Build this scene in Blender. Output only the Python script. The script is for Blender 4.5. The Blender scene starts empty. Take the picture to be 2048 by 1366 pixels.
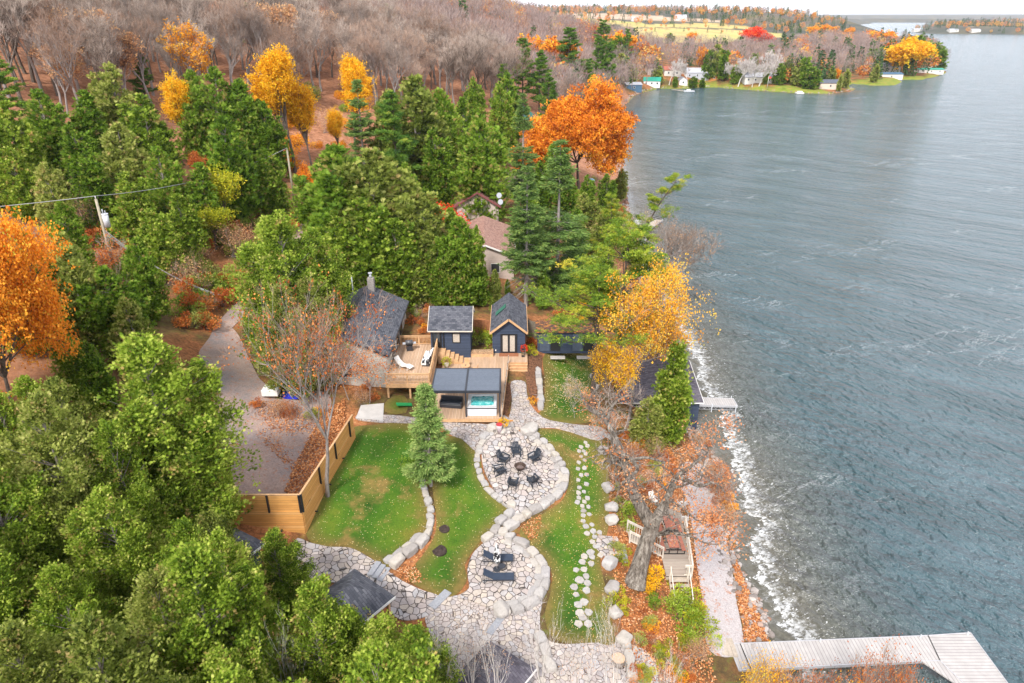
import bpy, bmesh, math, random
import numpy as np
from mathutils import Vector, Matrix, noise
from mathutils.geometry import delaunay_2d_cdt
C = bpy.data.collections.new('scene'); S = bpy.context.scene; S.collection.children.link(C)
# ---------------------------------------------------------------- camera, sky, sun, exposure
CAMH = 38.0; F = 1365.0; PITCH = math.atan(650/1365)
cd = bpy.data.cameras.new('camera'); cam = bpy.data.objects.new('camera', cd); C.objects.link(cam)
cam.location = (0, 0, CAMH); cam.rotation_euler = (math.pi/2-PITCH, 0, 0)
cd.sensor_width = 36; cd.lens = 36*F/2048; cd.clip_start = .5; cd.clip_end = 30000
S.camera = cam
S.view_settings.view_transform = 'Standard'; S.view_settings.look = 'None'
S.view_settings.exposure = 1.02; S.view_settings.gamma = 1
w = bpy.data.worlds.new('World'); S.world = w; w.use_nodes = True
SUN_EL, SUN_AZ = math.radians(48), math.radians(200)     # azimuth the light comes from, clockwise from +Y
wn = w.node_tree; bg = wn.nodes['Background']
sky = wn.nodes.new('ShaderNodeTexSky'); sky.sky_type = 'NISHITA'; sky.sun_disc = False
sky.sun_elevation = SUN_EL; sky.sun_rotation = SUN_AZ; sky.air_density = 1.0; sky.dust_density = 3.0; sky.ozone_density = 1
hs = wn.nodes.new('ShaderNodeHueSaturation'); hs.inputs['Saturation'].default_value = .22
cl = wn.nodes.new('ShaderNodeMix'); cl.data_type = 'RGBA'; cl.inputs[0].default_value = .62
cl.inputs[7].default_value = (8.7, 8.8, 9.7, 1)
tc = wn.nodes.new('ShaderNodeTexCoord'); mp = wn.nodes.new('ShaderNodeMapping'); mp.inputs['Scale'].default_value = (1, 1, 7)
cn = wn.nodes.new('ShaderNodeTexNoise'); cn.inputs['Scale'].default_value = 2.3; cn.inputs['Detail'].default_value = 5
cr = wn.nodes.new('ShaderNodeMapRange'); cr.inputs[1].default_value = .3; cr.inputs[2].default_value = .7; cr.inputs[3].default_value = .86; cr.inputs[4].default_value = 1.1
cm = wn.nodes.new('ShaderNodeVectorMath'); cm.operation = 'SCALE'
L = wn.links
L.new(sky.outputs[0], hs.inputs['Color']); L.new(hs.outputs[0], cl.inputs[6])
L.new(tc.outputs['Generated'], mp.inputs[0]); L.new(mp.outputs[0], cn.inputs['Vector']); L.new(cn.outputs[0], cr.inputs[0])
sx_ = wn.nodes.new('ShaderNodeSeparateXYZ'); L.new(tc.outputs['Generated'], sx_.inputs[0])       # overcast that brightens towards the horizon
hz = wn.nodes.new('ShaderNodeMapRange'); hz.inputs[1].default_value = .02; hz.inputs[2].default_value = .75; hz.inputs[3].default_value = 1.8; hz.inputs[4].default_value = .74; L.new(sx_.outputs[2], hz.inputs[0])
mu = wn.nodes.new('ShaderNodeMath'); mu.operation = 'MULTIPLY'; L.new(hz.outputs[0], mu.inputs[0]); L.new(cr.outputs[0], mu.inputs[1])
L.new(cl.outputs[2], cm.inputs[0]); L.new(mu.outputs[0], cm.inputs['Scale']); L.new(cm.outputs[0], bg.inputs[0])
bg.inputs[1].default_value = .095
sd = bpy.data.lights.new('sun', 'SUN'); sd.energy = 2.5; sd.angle = math.radians(11); sd.color = (1, .96, .9)
sun = bpy.data.objects.new('sun', sd); C.objects.link(sun)
sv = Vector((math.sin(SUN_AZ)*math.cos(SUN_EL), math.cos(SUN_AZ)*math.cos(SUN_EL), math.sin(SUN_EL)))
sun.rotation_euler = sv.to_track_quat('Z', 'Y').to_euler()
# ---------------------------------------------------------------- helpers: pixels <-> world
sp, cp = math.sin(PITCH), math.cos(PITCH)
def P(u, v, z=0.):                      # the point at height z seen at photo pixel (u, v)
    x = (u-1024)/F; y = (683-v)/F; d = (CAMH-z)/(sp-y*cp)
    return np.array([x*d, (cp+y*sp)*d, z])
def pix(X, Y, Z):
    X = np.asarray(X, float); Y = np.asarray(Y, float); Z = np.asarray(Z, float)
    d = Y*cp+(CAMH-Z)*sp; d = np.where(d < .5, .5, d); yy = Y*sp-(CAMH-Z)*cp
    return 1024+F*X/d, 683-F*yy/d
def inpoly(x, y, poly):
    x = np.asarray(x, float); y = np.asarray(y, float); r = np.zeros(x.shape, bool); n = len(poly); j = n-1
    for i in range(n):
        xi, yi = poly[i]; xj, yj = poly[j]
        if yi != yj:
            r ^= ((yi > y) != (yj > y)) & (x < (xj-xi)*(y-yi)/(yj-yi)+xi)
        j = i
    return r
def polydist(x, y, pl, closed=True):
    d = np.full(np.shape(x), 1e9); n = len(pl)
    for i in range(n if closed else n-1):
        ax, ay = pl[i]; bx, by = pl[(i+1) % n]; dx, dy = bx-ax, by-ay; q = dx*dx+dy*dy+1e-9
        t = np.clip(((x-ax)*dx+(y-ay)*dy)/q, 0, 1)
        d = np.minimum(d, np.hypot(x-ax-t*dx, y-ay-t*dy))
    return d
# ---------------------------------------------------------------- terrain
SHORE_PX = [(1536,1280),(1526,1236),(1506,1192),(1484,1152),(1466,1108),(1464,1060),(1456,1020),(1446,975),(1430,925),(1406,885),(1385,850),(1372,800),(1366,750),(1352,690),(1335,655),(1322,625),(1304,581),(1286,545),(1278,500),(1272,457),(1258,420),(1252,380),(1247,340),(1243,300),(1241,270),(1236,250),(1220,235),(1232,218),(1256,205),(1266,192),(1290,183),(1317,177),(1350,177),(1384,176),(1425,174),(1491,179),(1540,182),(1588,185),(1660,187.5),(1700,182),(1708,178),(1685,172),(1706,167),(1750,171),(1783,171),(1800,163),(1792,158),(1839,160),(1870,152),(1890,147),(1884,139),(1882,128),(1870,104),(1845,90),(1800,76),(1745,67),(1714,58),(1709,50)]
mainland = [(19.5, -60), (19.2, 10), (18.2, 24), (17.4, 30)]+[tuple(P(u, v)[:2]) for u, v in SHORE_PX]+[(2200, 4600), (3000, 7000), (3000, 24000), (-20000, 24000), (-20000, -60)]
island = [tuple(P(u, v)[:2]) for u, v in [(1826,63),(1840,66.5),(1880,67.5),(1960,68),(2060,69.5),(2300,71)]]+[(3300, 1900), (3400, 3200), (2600, 3500), (1700, 2900), (1300, 2350)]
farshore = [(3000, 7400), (3700, 8200), (9000, 6900), (22000, 7400), (22000, 24000), (2900, 24000)]
isle2 = [(2420, 5300), (2900, 5150), (3600, 5400), (3100, 5900), (2500, 5800)]
LANDS = [mainland, island, farshore, isle2]
ctl = []
def k(u, v, z): p = P(u, v, z); ctl.append((p[0], p[1], z))
for q in [(1000,1130,5.0),(950,1180,5.0),(1060,1180,5.0),(1000,1240,4.9),(1000,1075,5.2),(1090,1150,4.7),(1040,935,6.2),(1100,930,6.1),(1000,900,6.3),(1050,1000,6.0),(1010,870,6.8),
  (960,860,7.1),(900,870,7.1),(930,780,7.1),(1000,730,7.3),(900,700,7.6),(860,680,8.6),(1060,690,7.5),(1020,640,7.8),(1090,720,7.0),(1040,800,6.9),(1110,1150,4.5),(1120,1250,4.3),(1150,1000,5.4),(1190,900,5.8),(1110,860,6.4),(1130,800,6.5),(1120,730,6.9),(1160,700,6.6),
  (1220,1150,4.2),(1215,1000,5.2),(1230,900,5.5),(1210,1230,4.0),(1400,1150,1.0),(1440,1250,.9),(1390,1000,1.0),(1370,930,1.1),(1430,1330,.9),(1320,860,2.4),(1340,780,2.6),(1300,900,3.0),(1290,1170,2.7),(1255,1160,3.7),(1330,1230,1.9),(1240,1290,3.6),(1340,1340,2.0),
  (800,1100,5.9),(700,1050,6.3),(800,950,6.7),(700,900,7.1),(780,860,7.2),(650,1080,6.3),(880,1130,5.3),(930,1000,6.0),(890,900,6.8),(680,1120,6.1),(750,1130,5.9),(700,1190,6.0),(860,1190,5.1),(780,1240,5.0),(1000,1340,4.8),
  (560,970,8.0),(520,850,8.3),(620,900,7.7),(560,800,8.5),(450,700,9.2),(640,470,10),(680,560,9.5),(600,640,9),(740,740,7.6),(800,800,7.2),(740,820,7.4),
  (560,1060,6.8),(430,1060,7.6),(300,1300,7.5),(100,1366,8.5),(500,1366,6),(750,1366,5),(0,1100,12),(0,800,15),(200,900,12),(300,700,12.5),(380,640,10.5),(200,520,14),(60,560,17),(400,420,14),(560,330,14),
  (930,500,7.8),(1000,600,7.5),(870,420,9),(1150,600,5.5),(1250,600,3),(1180,450,4.5),(1230,450,2.6),(1100,380,6),(980,340,9),(800,300,13),(1180,300,4),(1100,250,11),(1200,220,3.5)]: k(*q)
ctl += [(-70,150,24),(-60,120,19),(-77,200,32),(-45,200,24),(-20,200,17),(5,200,12),(-120,215,45),(-150,180,50),(-100,110,33),(-80,70,26),(-60,40,17),(-200,300,66),(-110,300,52),(-50,300,38),(-5,290,24),(30,280,8),(-130,420,62),(-60,450,50),(-10,450,38),(30,470,26),(70,430,11),(-300,150,70),(-300,600,70),
  (-60,650,42),(20,700,30),(120,500,8),(120,600,12),(60,560,18),(180,430,2.5),(200,520,6),(160,700,17),(280,620,5),(250,800,15),(380,700,3.5),(320,560,2.5),(420,900,5),(560,1100,6),(90,900,24),(250,1150,30),(450,1400,46),(550,1800,40),(300,1700,50),(60,1500,42),(-300,1500,60),(-600,900,75),(0,2500,52),(700,2600,30),(900,3300,14),(400,4000,60),(0,7000,75),(-3000,6000,90),(800,6500,45),(1500,9000,40),
  (2000,2300,12),(2100,2700,20),(2500,2500,24),(1500,2300,8),(2600,3200,16),(2900,5500,22),(3000,8500,50),(7000,8500,60),(14000,9500,70),(6000,7600,28),(20000,9000,60),(0,-40,5),(-40,0,10),(-100,0,26)]
ctl = np.array(ctl)
_c = 3.0
def _K(ax, ay, bx, by):
    return np.sqrt((ax[:, None]-bx[None])**2+(ay[:, None]-by[None])**2+_c*_c)
_n = len(ctl); A = np.zeros((_n+1, _n+1)); A[:_n, :_n] = _K(ctl[:, 0], ctl[:, 1], ctl[:, 0], ctl[:, 1])-np.eye(_n)*.35; A[:_n, _n] = A[_n, :_n] = 1
_w = np.linalg.solve(A, np.append(ctl[:, 2], 0))
def terr(x, y):
    x = np.atleast_1d(np.asarray(x, float)).ravel(); y = np.atleast_1d(np.asarray(y, float)).ravel(); out = np.empty(len(x))
    for s in range(0, len(x), 20000):
        X, Y = x[s:s+20000], y[s:s+20000]
        h = _K(X, Y, ctl[:, 0], ctl[:, 1])@_w[:-1]+_w[-1]
        D = np.full(len(X), 1e9); I = np.zeros(len(X), bool)
        for L_ in LANDS:
            D = np.minimum(D, polydist(X, Y, L_)); I |= inpoly(X, Y, L_)
        land = np.minimum(np.maximum(h, .45+np.minimum(D, 40)*.012), .15+D*.42)
        far = Y > 600
        land = np.where(far, np.minimum(np.maximum(h, 2), .3+D*.3), land)
        out[s:s+20000] = np.where(I, land, -.05-np.minimum(D, 30)*.1)
    return out
def axis(lo, a, b, hi, st, g):
    r = list(np.arange(a, b+1e-6, st)); d = st
    while r[-1] < hi: d = st+g*(r[-1]-b); r.append(r[-1]+d)
    l = []; x = a
    while x > lo: d = st+g*(a-x); x -= d; l.append(x)
    return np.array(l[::-1]+r)
GX = axis(-9000, -40, 34, 16000, .5, .02); GY = axis(-45, 20, 100, 20000, .5, .018)
MX, MY = np.meshgrid(GX, GY); GZ = terr(MX, MY).reshape(MX.shape)
def T(x, y):                                                      # height of the built ground sheet (bilinear)
    x = np.asarray(x, float); y = np.asarray(y, float)
    i = np.clip(np.searchsorted(GX, x)-1, 0, len(GX)-2); j = np.clip(np.searchsorted(GY, y)-1, 0, len(GY)-2)
    a = np.clip((x-GX[i])/(GX[i+1]-GX[i]), 0, 1); b = np.clip((y-GY[j])/(GY[j+1]-GY[j]), 0, 1)
    return GZ[j, i]*(1-a)*(1-b)+GZ[j, i+1]*a*(1-b)+GZ[j+1, i]*(1-a)*b+GZ[j+1, i+1]*a*b
def G(u, v, h=0.):                                                # where the ray of pixel (u, v) meets the ground raised by h
    x = (u-1024)/F; y = (683-v)/F; dn = sp-y*cp; fw = cp+y*sp
    d = 15.
    while d < 9000:
        z = CAMH-dn*d
        if z <= max(float(T(x*d, fw*d)), 0)+h: break
        st = .02*d**.75; d += st
    lo, hi = d-.03*d**.75, d
    for _ in range(9):
        q = (lo+hi)/2
        if CAMH-dn*q <= max(float(T(x*q, fw*q)), 0)+h: hi = q
        else: lo = q
    return np.array([x*hi, fw*hi, max(float(T(x*hi, fw*hi)), 0)])
# ---------------------------------------------------------------- helpers: materials
def newmat(name):
    m = bpy.data.materials.new(name); m.use_nodes = True; n = m.node_tree; b = n.nodes['Principled BSDF']
    b.inputs['Roughness'].default_value = .8; b.inputs['Specular IOR Level'].default_value = .25
    return m, n, b
def nd(n, t, **kw):
    o = n.nodes.new('ShaderNode'+t)
    for a, b in kw.items():
        if a[0] == 'i' and a[1:].isdigit(): o.inputs[int(a[1:])].default_value = b
        elif hasattr(o, a): setattr(o, a, b)
        else: o.inputs[a.replace('_', ' ')].default_value = b
    return o
def lk(n, a, b): n.links.new(a, b)
def ramp(n, src, stops):
    r = n.nodes.new('ShaderNodeValToRGB'); e = r.color_ramp.elements
    while len(e) < len(stops): e.new(.5)
    for i, (p, c) in enumerate(stops):
        e[i].position = p; e[i].color = (*c, 1)
    if src is not None: lk(n, src, r.inputs[0])
    return r.outputs[0]
def mixc(n, f, a, b, bt='MIX'):
    o = n.nodes.new('ShaderNodeMix'); o.data_type = 'RGBA'; o.blend_type = bt; o.clamp_factor = True
    for s, i in ((f, 0), (a, 6), (b, 7)):
        if hasattr(s, 'links'): lk(n, s, o.inputs[i])
        elif i == 0: o.inputs[0].default_value = s
        else: o.inputs[i].default_value = (*s, 1)
    return o.outputs[2]
def mrange(n, s, a, b, c=0., d=1.):
    o = nd(n, 'MapRange'); o.inputs[1].default_value = a; o.inputs[2].default_value = b; o.inputs[3].default_value = c; o.inputs[4].default_value = d
    lk(n, s, o.inputs[0]); return o.outputs[0]
def math_(n, op, a, b=None):
    o = nd(n, 'Math', operation=op)
    for i, s in enumerate((a, b)):
        if s is None: continue
        if hasattr(s, 'links'): lk(n, s, o.inputs[i])
        else: o.inputs[i].default_value = s
    return o.outputs[0]
def coords(n, kind='Object', scale=(1, 1, 1), rot=(0, 0, 0)):
    t = nd(n, 'TexCoord'); m = nd(n, 'Mapping'); m.inputs['Scale'].default_value = scale; m.inputs['Rotation'].default_value = rot
    lk(n, t.outputs[kind], m.inputs[0]); return m.outputs[0]
def ntex(n, vec, scale, detail=4, rough=.55):
    o = nd(n, 'TexNoise'); o.inputs['Scale'].default_value = scale; o.inputs['Detail'].default_value = detail; o.inputs['Roughness'].default_value = rough
    if vec is not None: lk(n, vec, o.inputs['Vector'])
    return o.outputs[0]
def bump(n, b, h, st=.5, dist=.05):
    o = nd(n, 'Bump'); o.inputs['Strength'].default_value = st; o.inputs['Distance'].default_value = dist
    lk(n, h, o.inputs['Height']); lk(n, o.outputs[0], b.inputs['Normal']); return o
def simple(name, col, rough=.7, metal=0, var=.15, scale=3., spec=.3, bmp=0.):
    m, n, b = newmat(name); v = coords(n)
    f = ntex(n, v, scale, 5)
    c = mixc(n, mrange(n, f, .3, .7), tuple(x*(1-var) for x in col), tuple(min(1, x*(1+var)) for x in col))
    lk(n, c, b.inputs['Base Color']); b.inputs['Roughness'].default_value = rough; b.inputs['Metallic'].default_value = metal
    b.inputs['Specular IOR Level'].default_value = spec
    if bmp: bump(n, b, ntex(n, v, scale*6, 4), .6, bmp)
    return m
# ---------------------------------------------------------------- helpers: objects
def tag(o, label=None, cat=None, group=None, kind=None):
    if label: o['label'] = label
    if cat: o['category'] = cat
    if group: o['group'] = group
    if kind: o['kind'] = kind
    return o
def empty(name, loc, rz=0., label=None, cat=None, group=None):
    o = bpy.data.objects.new(name, None); C.objects.link(o); o.location = [float(a) for a in loc]; o.rotation_euler = (0, 0, rz); o.empty_display_size = .3
    return tag(o, label, cat, group)
def link(name, me, parent=None, loc=None, rz=None):
    o = bpy.data.objects.new(name, me); C.objects.link(o)
    if parent is not None: o.parent = parent
    if loc is not None: o.location = [float(a) for a in loc]
    if rz is not None: o.rotation_euler = (0, 0, rz)
    return o
def copy_tree(o, parent=None):
    c = o.copy(); C.objects.link(c)
    if parent is not None: c.parent = parent
    for ch in o.children: copy_tree(ch, c)
    return c
def npmesh(name, V, Fc, mats, mi=None, var=None, smooth=False):
    """V (n,3); Fc: list of (m,k) int arrays; mats list; mi list of material index per face block; var per-face float"""
    me = bpy.data.meshes.new(name); V = np.asarray(V, np.float32)
    tot = [f.shape[1] for f in Fc for _ in range(1)]
    cnt = sum(len(f) for f in Fc); loops = np.concatenate([f.ravel() for f in Fc]).astype(np.int32)
    ls = np.concatenate([np.full(len(f), f.shape[1]) for f in Fc]); st = np.concatenate([[0], np.cumsum(ls)[:-1]]).astype(np.int32)
    me.vertices.add(len(V)); me.vertices.foreach_set('co', V.ravel())
    me.loops.add(len(loops)); me.loops.foreach_set('vertex_index', loops)
    me.polygons.add(cnt); me.polygons.foreach_set('loop_start', st); me.polygons.foreach_set('loop_total', ls.astype(np.int32))
    for m in mats: me.materials.append(m)
    if mi is not None: me.polygons.foreach_set('material_index', np.concatenate([np.full(len(f), i) for f, i in zip(Fc, mi)]).astype(np.int32))
    if smooth: me.polygons.foreach_set('use_smooth', np.ones(cnt, bool))
    me.update(calc_edges=True)
    if var is not None:
        a = me.attributes.new('var', 'FLOAT', 'FACE'); a.data.foreach_set('value', np.asarray(var, np.float32))
    return me
class MB:                                                          # gathers boxes, bars, prisms in one mesh
    def __init__(s): s.v = []; s.f = []; s.smooth = []
    def add(s, vs, fs, sm=False):
        o = len(s.v); s.v += [tuple(map(float, q)) for q in vs]; s.f += [tuple(o+i for i in f) for f in fs]; s.smooth += [sm]*len(fs); return s
    def box(s, x0, x1, y0, y1, z0, z1):
        return s.add([(x0,y0,z0),(x1,y0,z0),(x1,y1,z0),(x0,y1,z0),(x0,y0,z1),(x1,y0,z1),(x1,y1,z1),(x0,y1,z1)], [(3,2,1,0),(4,5,6,7),(0,1,5,4),(1,2,6,5),(2,3,7,6),(3,0,4,7)])
    def bar(s, a, b, w, h=None, up=(0, 0, 1)):                     # rectangular bar from a to b
        a, b = Vector(a), Vector(b); d = (b-a).normalized(); u = Vector(up); r = d.cross(u)
        if r.length < 1e-3: u = Vector((0, 1, 0)); r = d.cross(u)
        r.normalize(); u = r.cross(d); h = w if h is None else h
        vs = [p+r*i*w/2+u*j*h/2 for p in (a, b) for i, j in ((-1,-1),(1,-1),(1,1),(-1,1))]
        return s.add(vs, [(0,1,2,3),(7,6,5,4),(0,4,5,1),(1,5,6,2),(2,6,7,3),(3,7,4,0)])
    def cyl(s, a, b, r0, r1=None, n=12, caps=True, sm=True):
        a, b = Vector(a), Vector(b); r1 = r0 if r1 is None else r1; d = (b-a).normalized(); x = d.orthogonal().normalized(); y = d.cross(x)
        o = len(s.v); vs = [p+(x*math.cos(t)+y*math.sin(t))*r for p, r in ((a, r0), (b, r1)) for t in [2*math.pi*i/n for i in range(n)]]
        s.add(vs, [(i, (i+1) % n, n+(i+1) % n, n+i) for i in range(n)], sm)
        if caps: s.f += [tuple(o+i for i in range(n-1, -1, -1)), tuple(o+n+i for i in range(n))]; s.smooth += [False, False]
        return s
    def prism(s, poly, z0, z1):                                    # polygon (x, y) extruded in z
        n = len(poly); ar = sum(poly[i][0]*poly[(i+1) % n][1]-poly[(i+1) % n][0]*poly[i][1] for i in range(n))
        if ar < 0: poly = poly[::-1]
        return s.add([(x, y, z0) for x, y in poly]+[(x, y, z1) for x, y in poly], [tuple(range(n-1, -1, -1)), tuple(range(n, 2*n))]+[(i, (i+1) % n, n+(i+1) % n, n+i) for i in range(n)])
    def slab(s, quad, th):                                         # quad of 3-D points, thickened along -normal
        q = [Vector(p) for p in quad]; nn = (q[1]-q[0]).cross(q[-1]-q[0]).normalized()
        if nn.z < 0: q = q[::-1]; nn = -nn
        n = len(q)
        return s.add(q+[p-nn*th for p in q], [tuple(range(n)), tuple(range(2*n-1, n-1, -1))]+[(i, n+i, n+(i+1) % n, (i+1) % n) for i in range(n)])
    def ball(s, c, r, n=10, m=6, sz=1.):
        vs = [(c[0], c[1], c[2]+r*sz)]
        for j in range(1, m):
            for i in range(n):
                t = math.pi*j/m; p = 2*math.pi*i/n; vs.append((c[0]+r*math.sin(t)*math.cos(p), c[1]+r*math.sin(t)*math.sin(p), c[2]+r*sz*math.cos(t)))
        vs.append((c[0], c[1], c[2]-r*sz)); fs = [(0, 1+i, 1+(i+1) % n) for i in range(n)]
        for j in range(m-2): fs += [(1+j*n+i, 1+(j+1)*n+i, 1+(j+1)*n+(i+1) % n, 1+j*n+(i+1) % n) for i in range(n)]
        e = len(vs)-1; fs += [(e, 1+(m-2)*n+(i+1) % n, 1+(m-2)*n+i) for i in range(n)]
        return s.add(vs, fs, True)
    def mesh(s, name, m, bevel=0):
        me = bpy.data.meshes.new(name); me.from_pydata(s.v, [], s.f); me.polygons.foreach_set('use_smooth', s.smooth)
        if bevel:
            bm = bmesh.new(); bm.from_mesh(me); bmesh.ops.bevel(bm, geom=bm.edges[:], offset=bevel, segments=1, affect='EDGES'); bm.to_mesh(me); bm.free()
        me.materials.append(m); me.update(); return me
    def build(s, name, m, parent=None, label=None, bevel=0, loc=None, rz=None):
        o = link(name, s.mesh(name, m, bevel), parent, loc, rz)
        if label: o['label'] = label
        return o
R = math.radians
rnd = random.Random(7)
# ================================================================ THE SETTING: ground, water, lawns, paths
def attr(n, name): return nd(n, 'Attribute', attribute_name=name).outputs['Fac']
def gridmesh(name, X, Y, Z, mat):
    ny, nx = X.shape; V = np.stack([X.ravel(), Y.ravel(), Z.ravel()], 1)
    i = np.arange(nx*ny).reshape(ny, nx)
    Fq = np.stack([i[:-1, :-1].ravel(), i[:-1, 1:].ravel(), i[1:, 1:].ravel(), i[1:, :-1].ravel()], 1)
    return npmesh(name, V, [Fq], [mat], smooth=True)
def vattr(me, name, vals):
    a = me.attributes.new(name, 'FLOAT', 'POINT'); a.data.foreach_set('value', np.asarray(vals, np.float32).ravel())
# ground material: leaf litter, undergrowth, far fields and meadows
m, n, b = newmat('ground'); v = coords(n)
lit = ramp(n, ntex(n, v, 3.2, 8, .75), [(.25, (.07,.035,.02)), (.42, (.2,.085,.035)), (.55, (.42,.16,.06)), (.66, (.5,.27,.12)), (.8, (.34,.16,.09))])
pnk = ramp(n, ntex(n, v, .9, 9, .8), [(.3, (.1,.055,.035)), (.45, (.27,.12,.06)), (.58, (.44,.21,.12)), (.75, (.32,.21,.15))])
und = ramp(n, ntex(n, v, 1.4, 8, .75), [(.3, (.035,.03,.015)), (.5, (.12,.075,.03)), (.62, (.13,.14,.03)), (.75, (.3,.16,.06))])
fld = ramp(n, ntex(n, v, .02, 8, .7), [(.35, (.42,.29,.1)), (.5, (.5,.4,.15)), (.62, (.36,.36,.1)), (.75, (.55,.4,.2))])
grn = ramp(n, ntex(n, v, .35, 8, .7), [(.3, (.1,.14,.02)), (.5, (.2,.25,.03)), (.68, (.34,.2,.06)), (.8, (.2,.24,.04))])
c = mixc(n, mrange(n, ntex(n, v, .16, 4), .42, .58), lit, und)
c = mixc(n, attr(n, 'hill'), c, pnk); c = mixc(n, attr(n, 'field'), c, fld); c = mixc(n, attr(n, 'meadow'), c, grn)
far_ = ramp(n, ntex(n, v, .012, 6), [(.35, (.05,.065,.05)), (.5, (.09,.085,.065)), (.65, (.14,.12,.06))]); c = mixc(n, attr(n, 'distant'), c, far_)
pale = ramp(n, ntex(n, v, .03, 6), [(.4, (.42,.29,.2)), (.6, (.5,.38,.28))])
c = mixc(n, attr(n, 'field'), c, fld); c = mixc(n, attr(n, 'corn'), c, pale)
lk(n, c, b.inputs['Base Color']); b.inputs['Roughness'].default_value = .95
bump(n, b, ntex(n, v, 9, 6, .7), .8, .08)
m_ground = m
gme = gridmesh('ground', MX, MY, GZ, m_ground)
U, V_ = pix(MX, MY, GZ)
hill = np.clip((GZ-11)/6, 0, 1)*(MX < 0)+np.clip((MY-110)/60, 0, 1)*(MX < 60); hill = np.clip(hill, 0, 1)
vattr(gme, 'hill', hill); vattr(gme, 'distant', np.clip((MY-650)/300, 0, 1))
fldm = np.zeros(MX.shape)
for pl in ([(1270,57),(1330,56),(1420,58),(1490,62),(1560,66),(1570,74),(1480,82),(1400,85),(1300,84),(1270,78)], [(1105,33),(1180,37),(1290,46),(1290,50),(1180,48),(1100,42)], [(1240,50),(1420,46),(1500,52),(1500,58),(1380,55),(1250,55)]):
    fldm += inpoly(U, V_, pl)*(MY > 450)
corn = np.zeros(MX.shape)
for pl in ([(1090,24),(1250,28),(1330,32),(1330,41),(1200,38),(1090,32)], [(1330,34),(1440,40),(1440,44),(1330,42)]):
    corn += inpoly(U, V_, pl)*(MY > 450)
vattr(gme, 'field', np.clip(fldm, 0, 1)); vattr(gme, 'corn', np.clip(corn, 0, 1))
mead = inpoly(U, V_, [(1255,215),(1262,196),(1300,178),(1310,168),(1360,172),(1395,166),(1500,172),(1560,170),(1640,176),(1665,190),(1590,192),(1480,186),(1380,184),(1320,182)])*(MY > 250)
mead = mead | (inpoly(U, V_, [(1690,160),(1860,150),(1900,145),(1890,160),(1770,178),(1690,178)])*(MY > 250)) | (((GZ < 1.4) & (GZ > 0) & (MY > 700)))
vattr(gme, 'meadow', mead.astype(float))
link('ground', gme)['kind'] = 'structure'
# ---------------------------------------------------------------- water
FOAM = [tuple(P(*q)[:2]) for q in [(1268,440),(1276,490),(1293,545),(1330,600),(1345,623),(1347,646),(1362,665),(1377,695),(1396,726),(1393,757),(1421,791),(1445,821),(1442,861),(1460,890),(1468,930),(1482,980),(1490,1020),(1518,1048),(1492,1084),(1514,1124),(1508,1156),(1530,1185),(1550,1220),(1585,1275),(1610,1366)]]
wx = axis(-60, 14, 46, 22000, .35, .03); wy = axis(-45, 24, 110, 22000, .35, .03)
WX, WY = np.meshgrid(wx, wy)
m, n, b = newmat('lake_water'); t = nd(n, 'TexCoord')
def tmap(rot, sc):
    q = nd(n, 'Mapping', vector_type='TEXTURE'); q.inputs['Rotation'].default_value = (0, 0, rot); q.inputs['Scale'].default_value = (*sc, 1); lk(n, t.outputs['Object'], q.inputs[0]); return q.outputs[0]
w1 = ntex(n, tmap(R(-42), (7, 1.7)), 1, 3, .5); w2 = ntex(n, tmap(R(-50), (1.3, .6)), 1, 4, .6); w3 = ntex(n, tmap(R(-36), (26, 7)), 1, 2, .5)
def wv(rot, lam, amp, dist=2.5):
    q = nd(n, 'TexWave', wave_type='BANDS', bands_direction='X', wave_profile='SIN'); q.inputs['Scale'].default_value = .314/lam; q.inputs['Distortion'].default_value = dist*2.2; q.inputs['Detail'].default_value = 4; q.inputs['Detail Scale'].default_value = 2.6/lam; q.inputs['Detail Roughness'].default_value = .6
    lk(n, tmap(R(rot), (1, 1)), q.inputs['Vector']); return math_(n, 'MULTIPLY', q.outputs['Fac'], amp)
h = math_(n, 'ADD', math_(n, 'ADD', wv(44, 4.2, .55, 4.5), wv(56, 2.3, .5, 4)), math_(n, 'ADD', wv(31, 1.3, .3, 4), math_(n, 'MULTIPLY', w2, 1.8)))
h = math_(n, 'MULTIPLY', h, mrange(n, ntex(n, tmap(R(-30), (14, 7)), 1, 3, .6), .35, .65, .6, 1.25)); fs = attr(n, 'foam_side'); ds = attr(n, 'shore')
calm = mrange(n, ds, 1, 9, .12, 1)
bm_ = bump(n, b, math_(n, 'MULTIPLY', h, calm), 1., .85)
deep = ramp(n, w3, [(.35, (.034,.082,.098)), (.65, (.062,.12,.145))])
shal = ramp(n, ntex(n, tmap(0, (1, 1)), 2.5, 5, .7), [(.3, (.06,.055,.04)), (.6, (.12,.115,.09)), (.8, (.2,.19,.15))])
c = mixc(n, mrange(n, ds, 3., 12), shal, deep)
wob = ntex(n, tmap(0, (1, 1)), .9, 4, .6)
fsd = math_(n, 'ADD', fs, mrange(n, wob, .3, .7, -.9, .9))
band = math_(n, 'MULTIPLY', mrange(n, fsd, 0, .15), mrange(n, fsd, .2, 1.7, 1, 0))
lace = ntex(n, tmap(R(20), (1.6, 1)), 3.2, 6, .75)
band = math_(n, 'MULTIPLY', band, mrange(n, lace, .44, .56))
thr = mrange(n, fs, 1, 13, .56, .77)
speck = mrange(n, math_(n, 'SUBTRACT', ntex(n, tmap(R(30), (2.0, 1)), 4., 6, .8), thr), 0, .05)
speck = math_(n, 'MULTIPLY', speck, mrange(n, fs, 0, .5))
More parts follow.
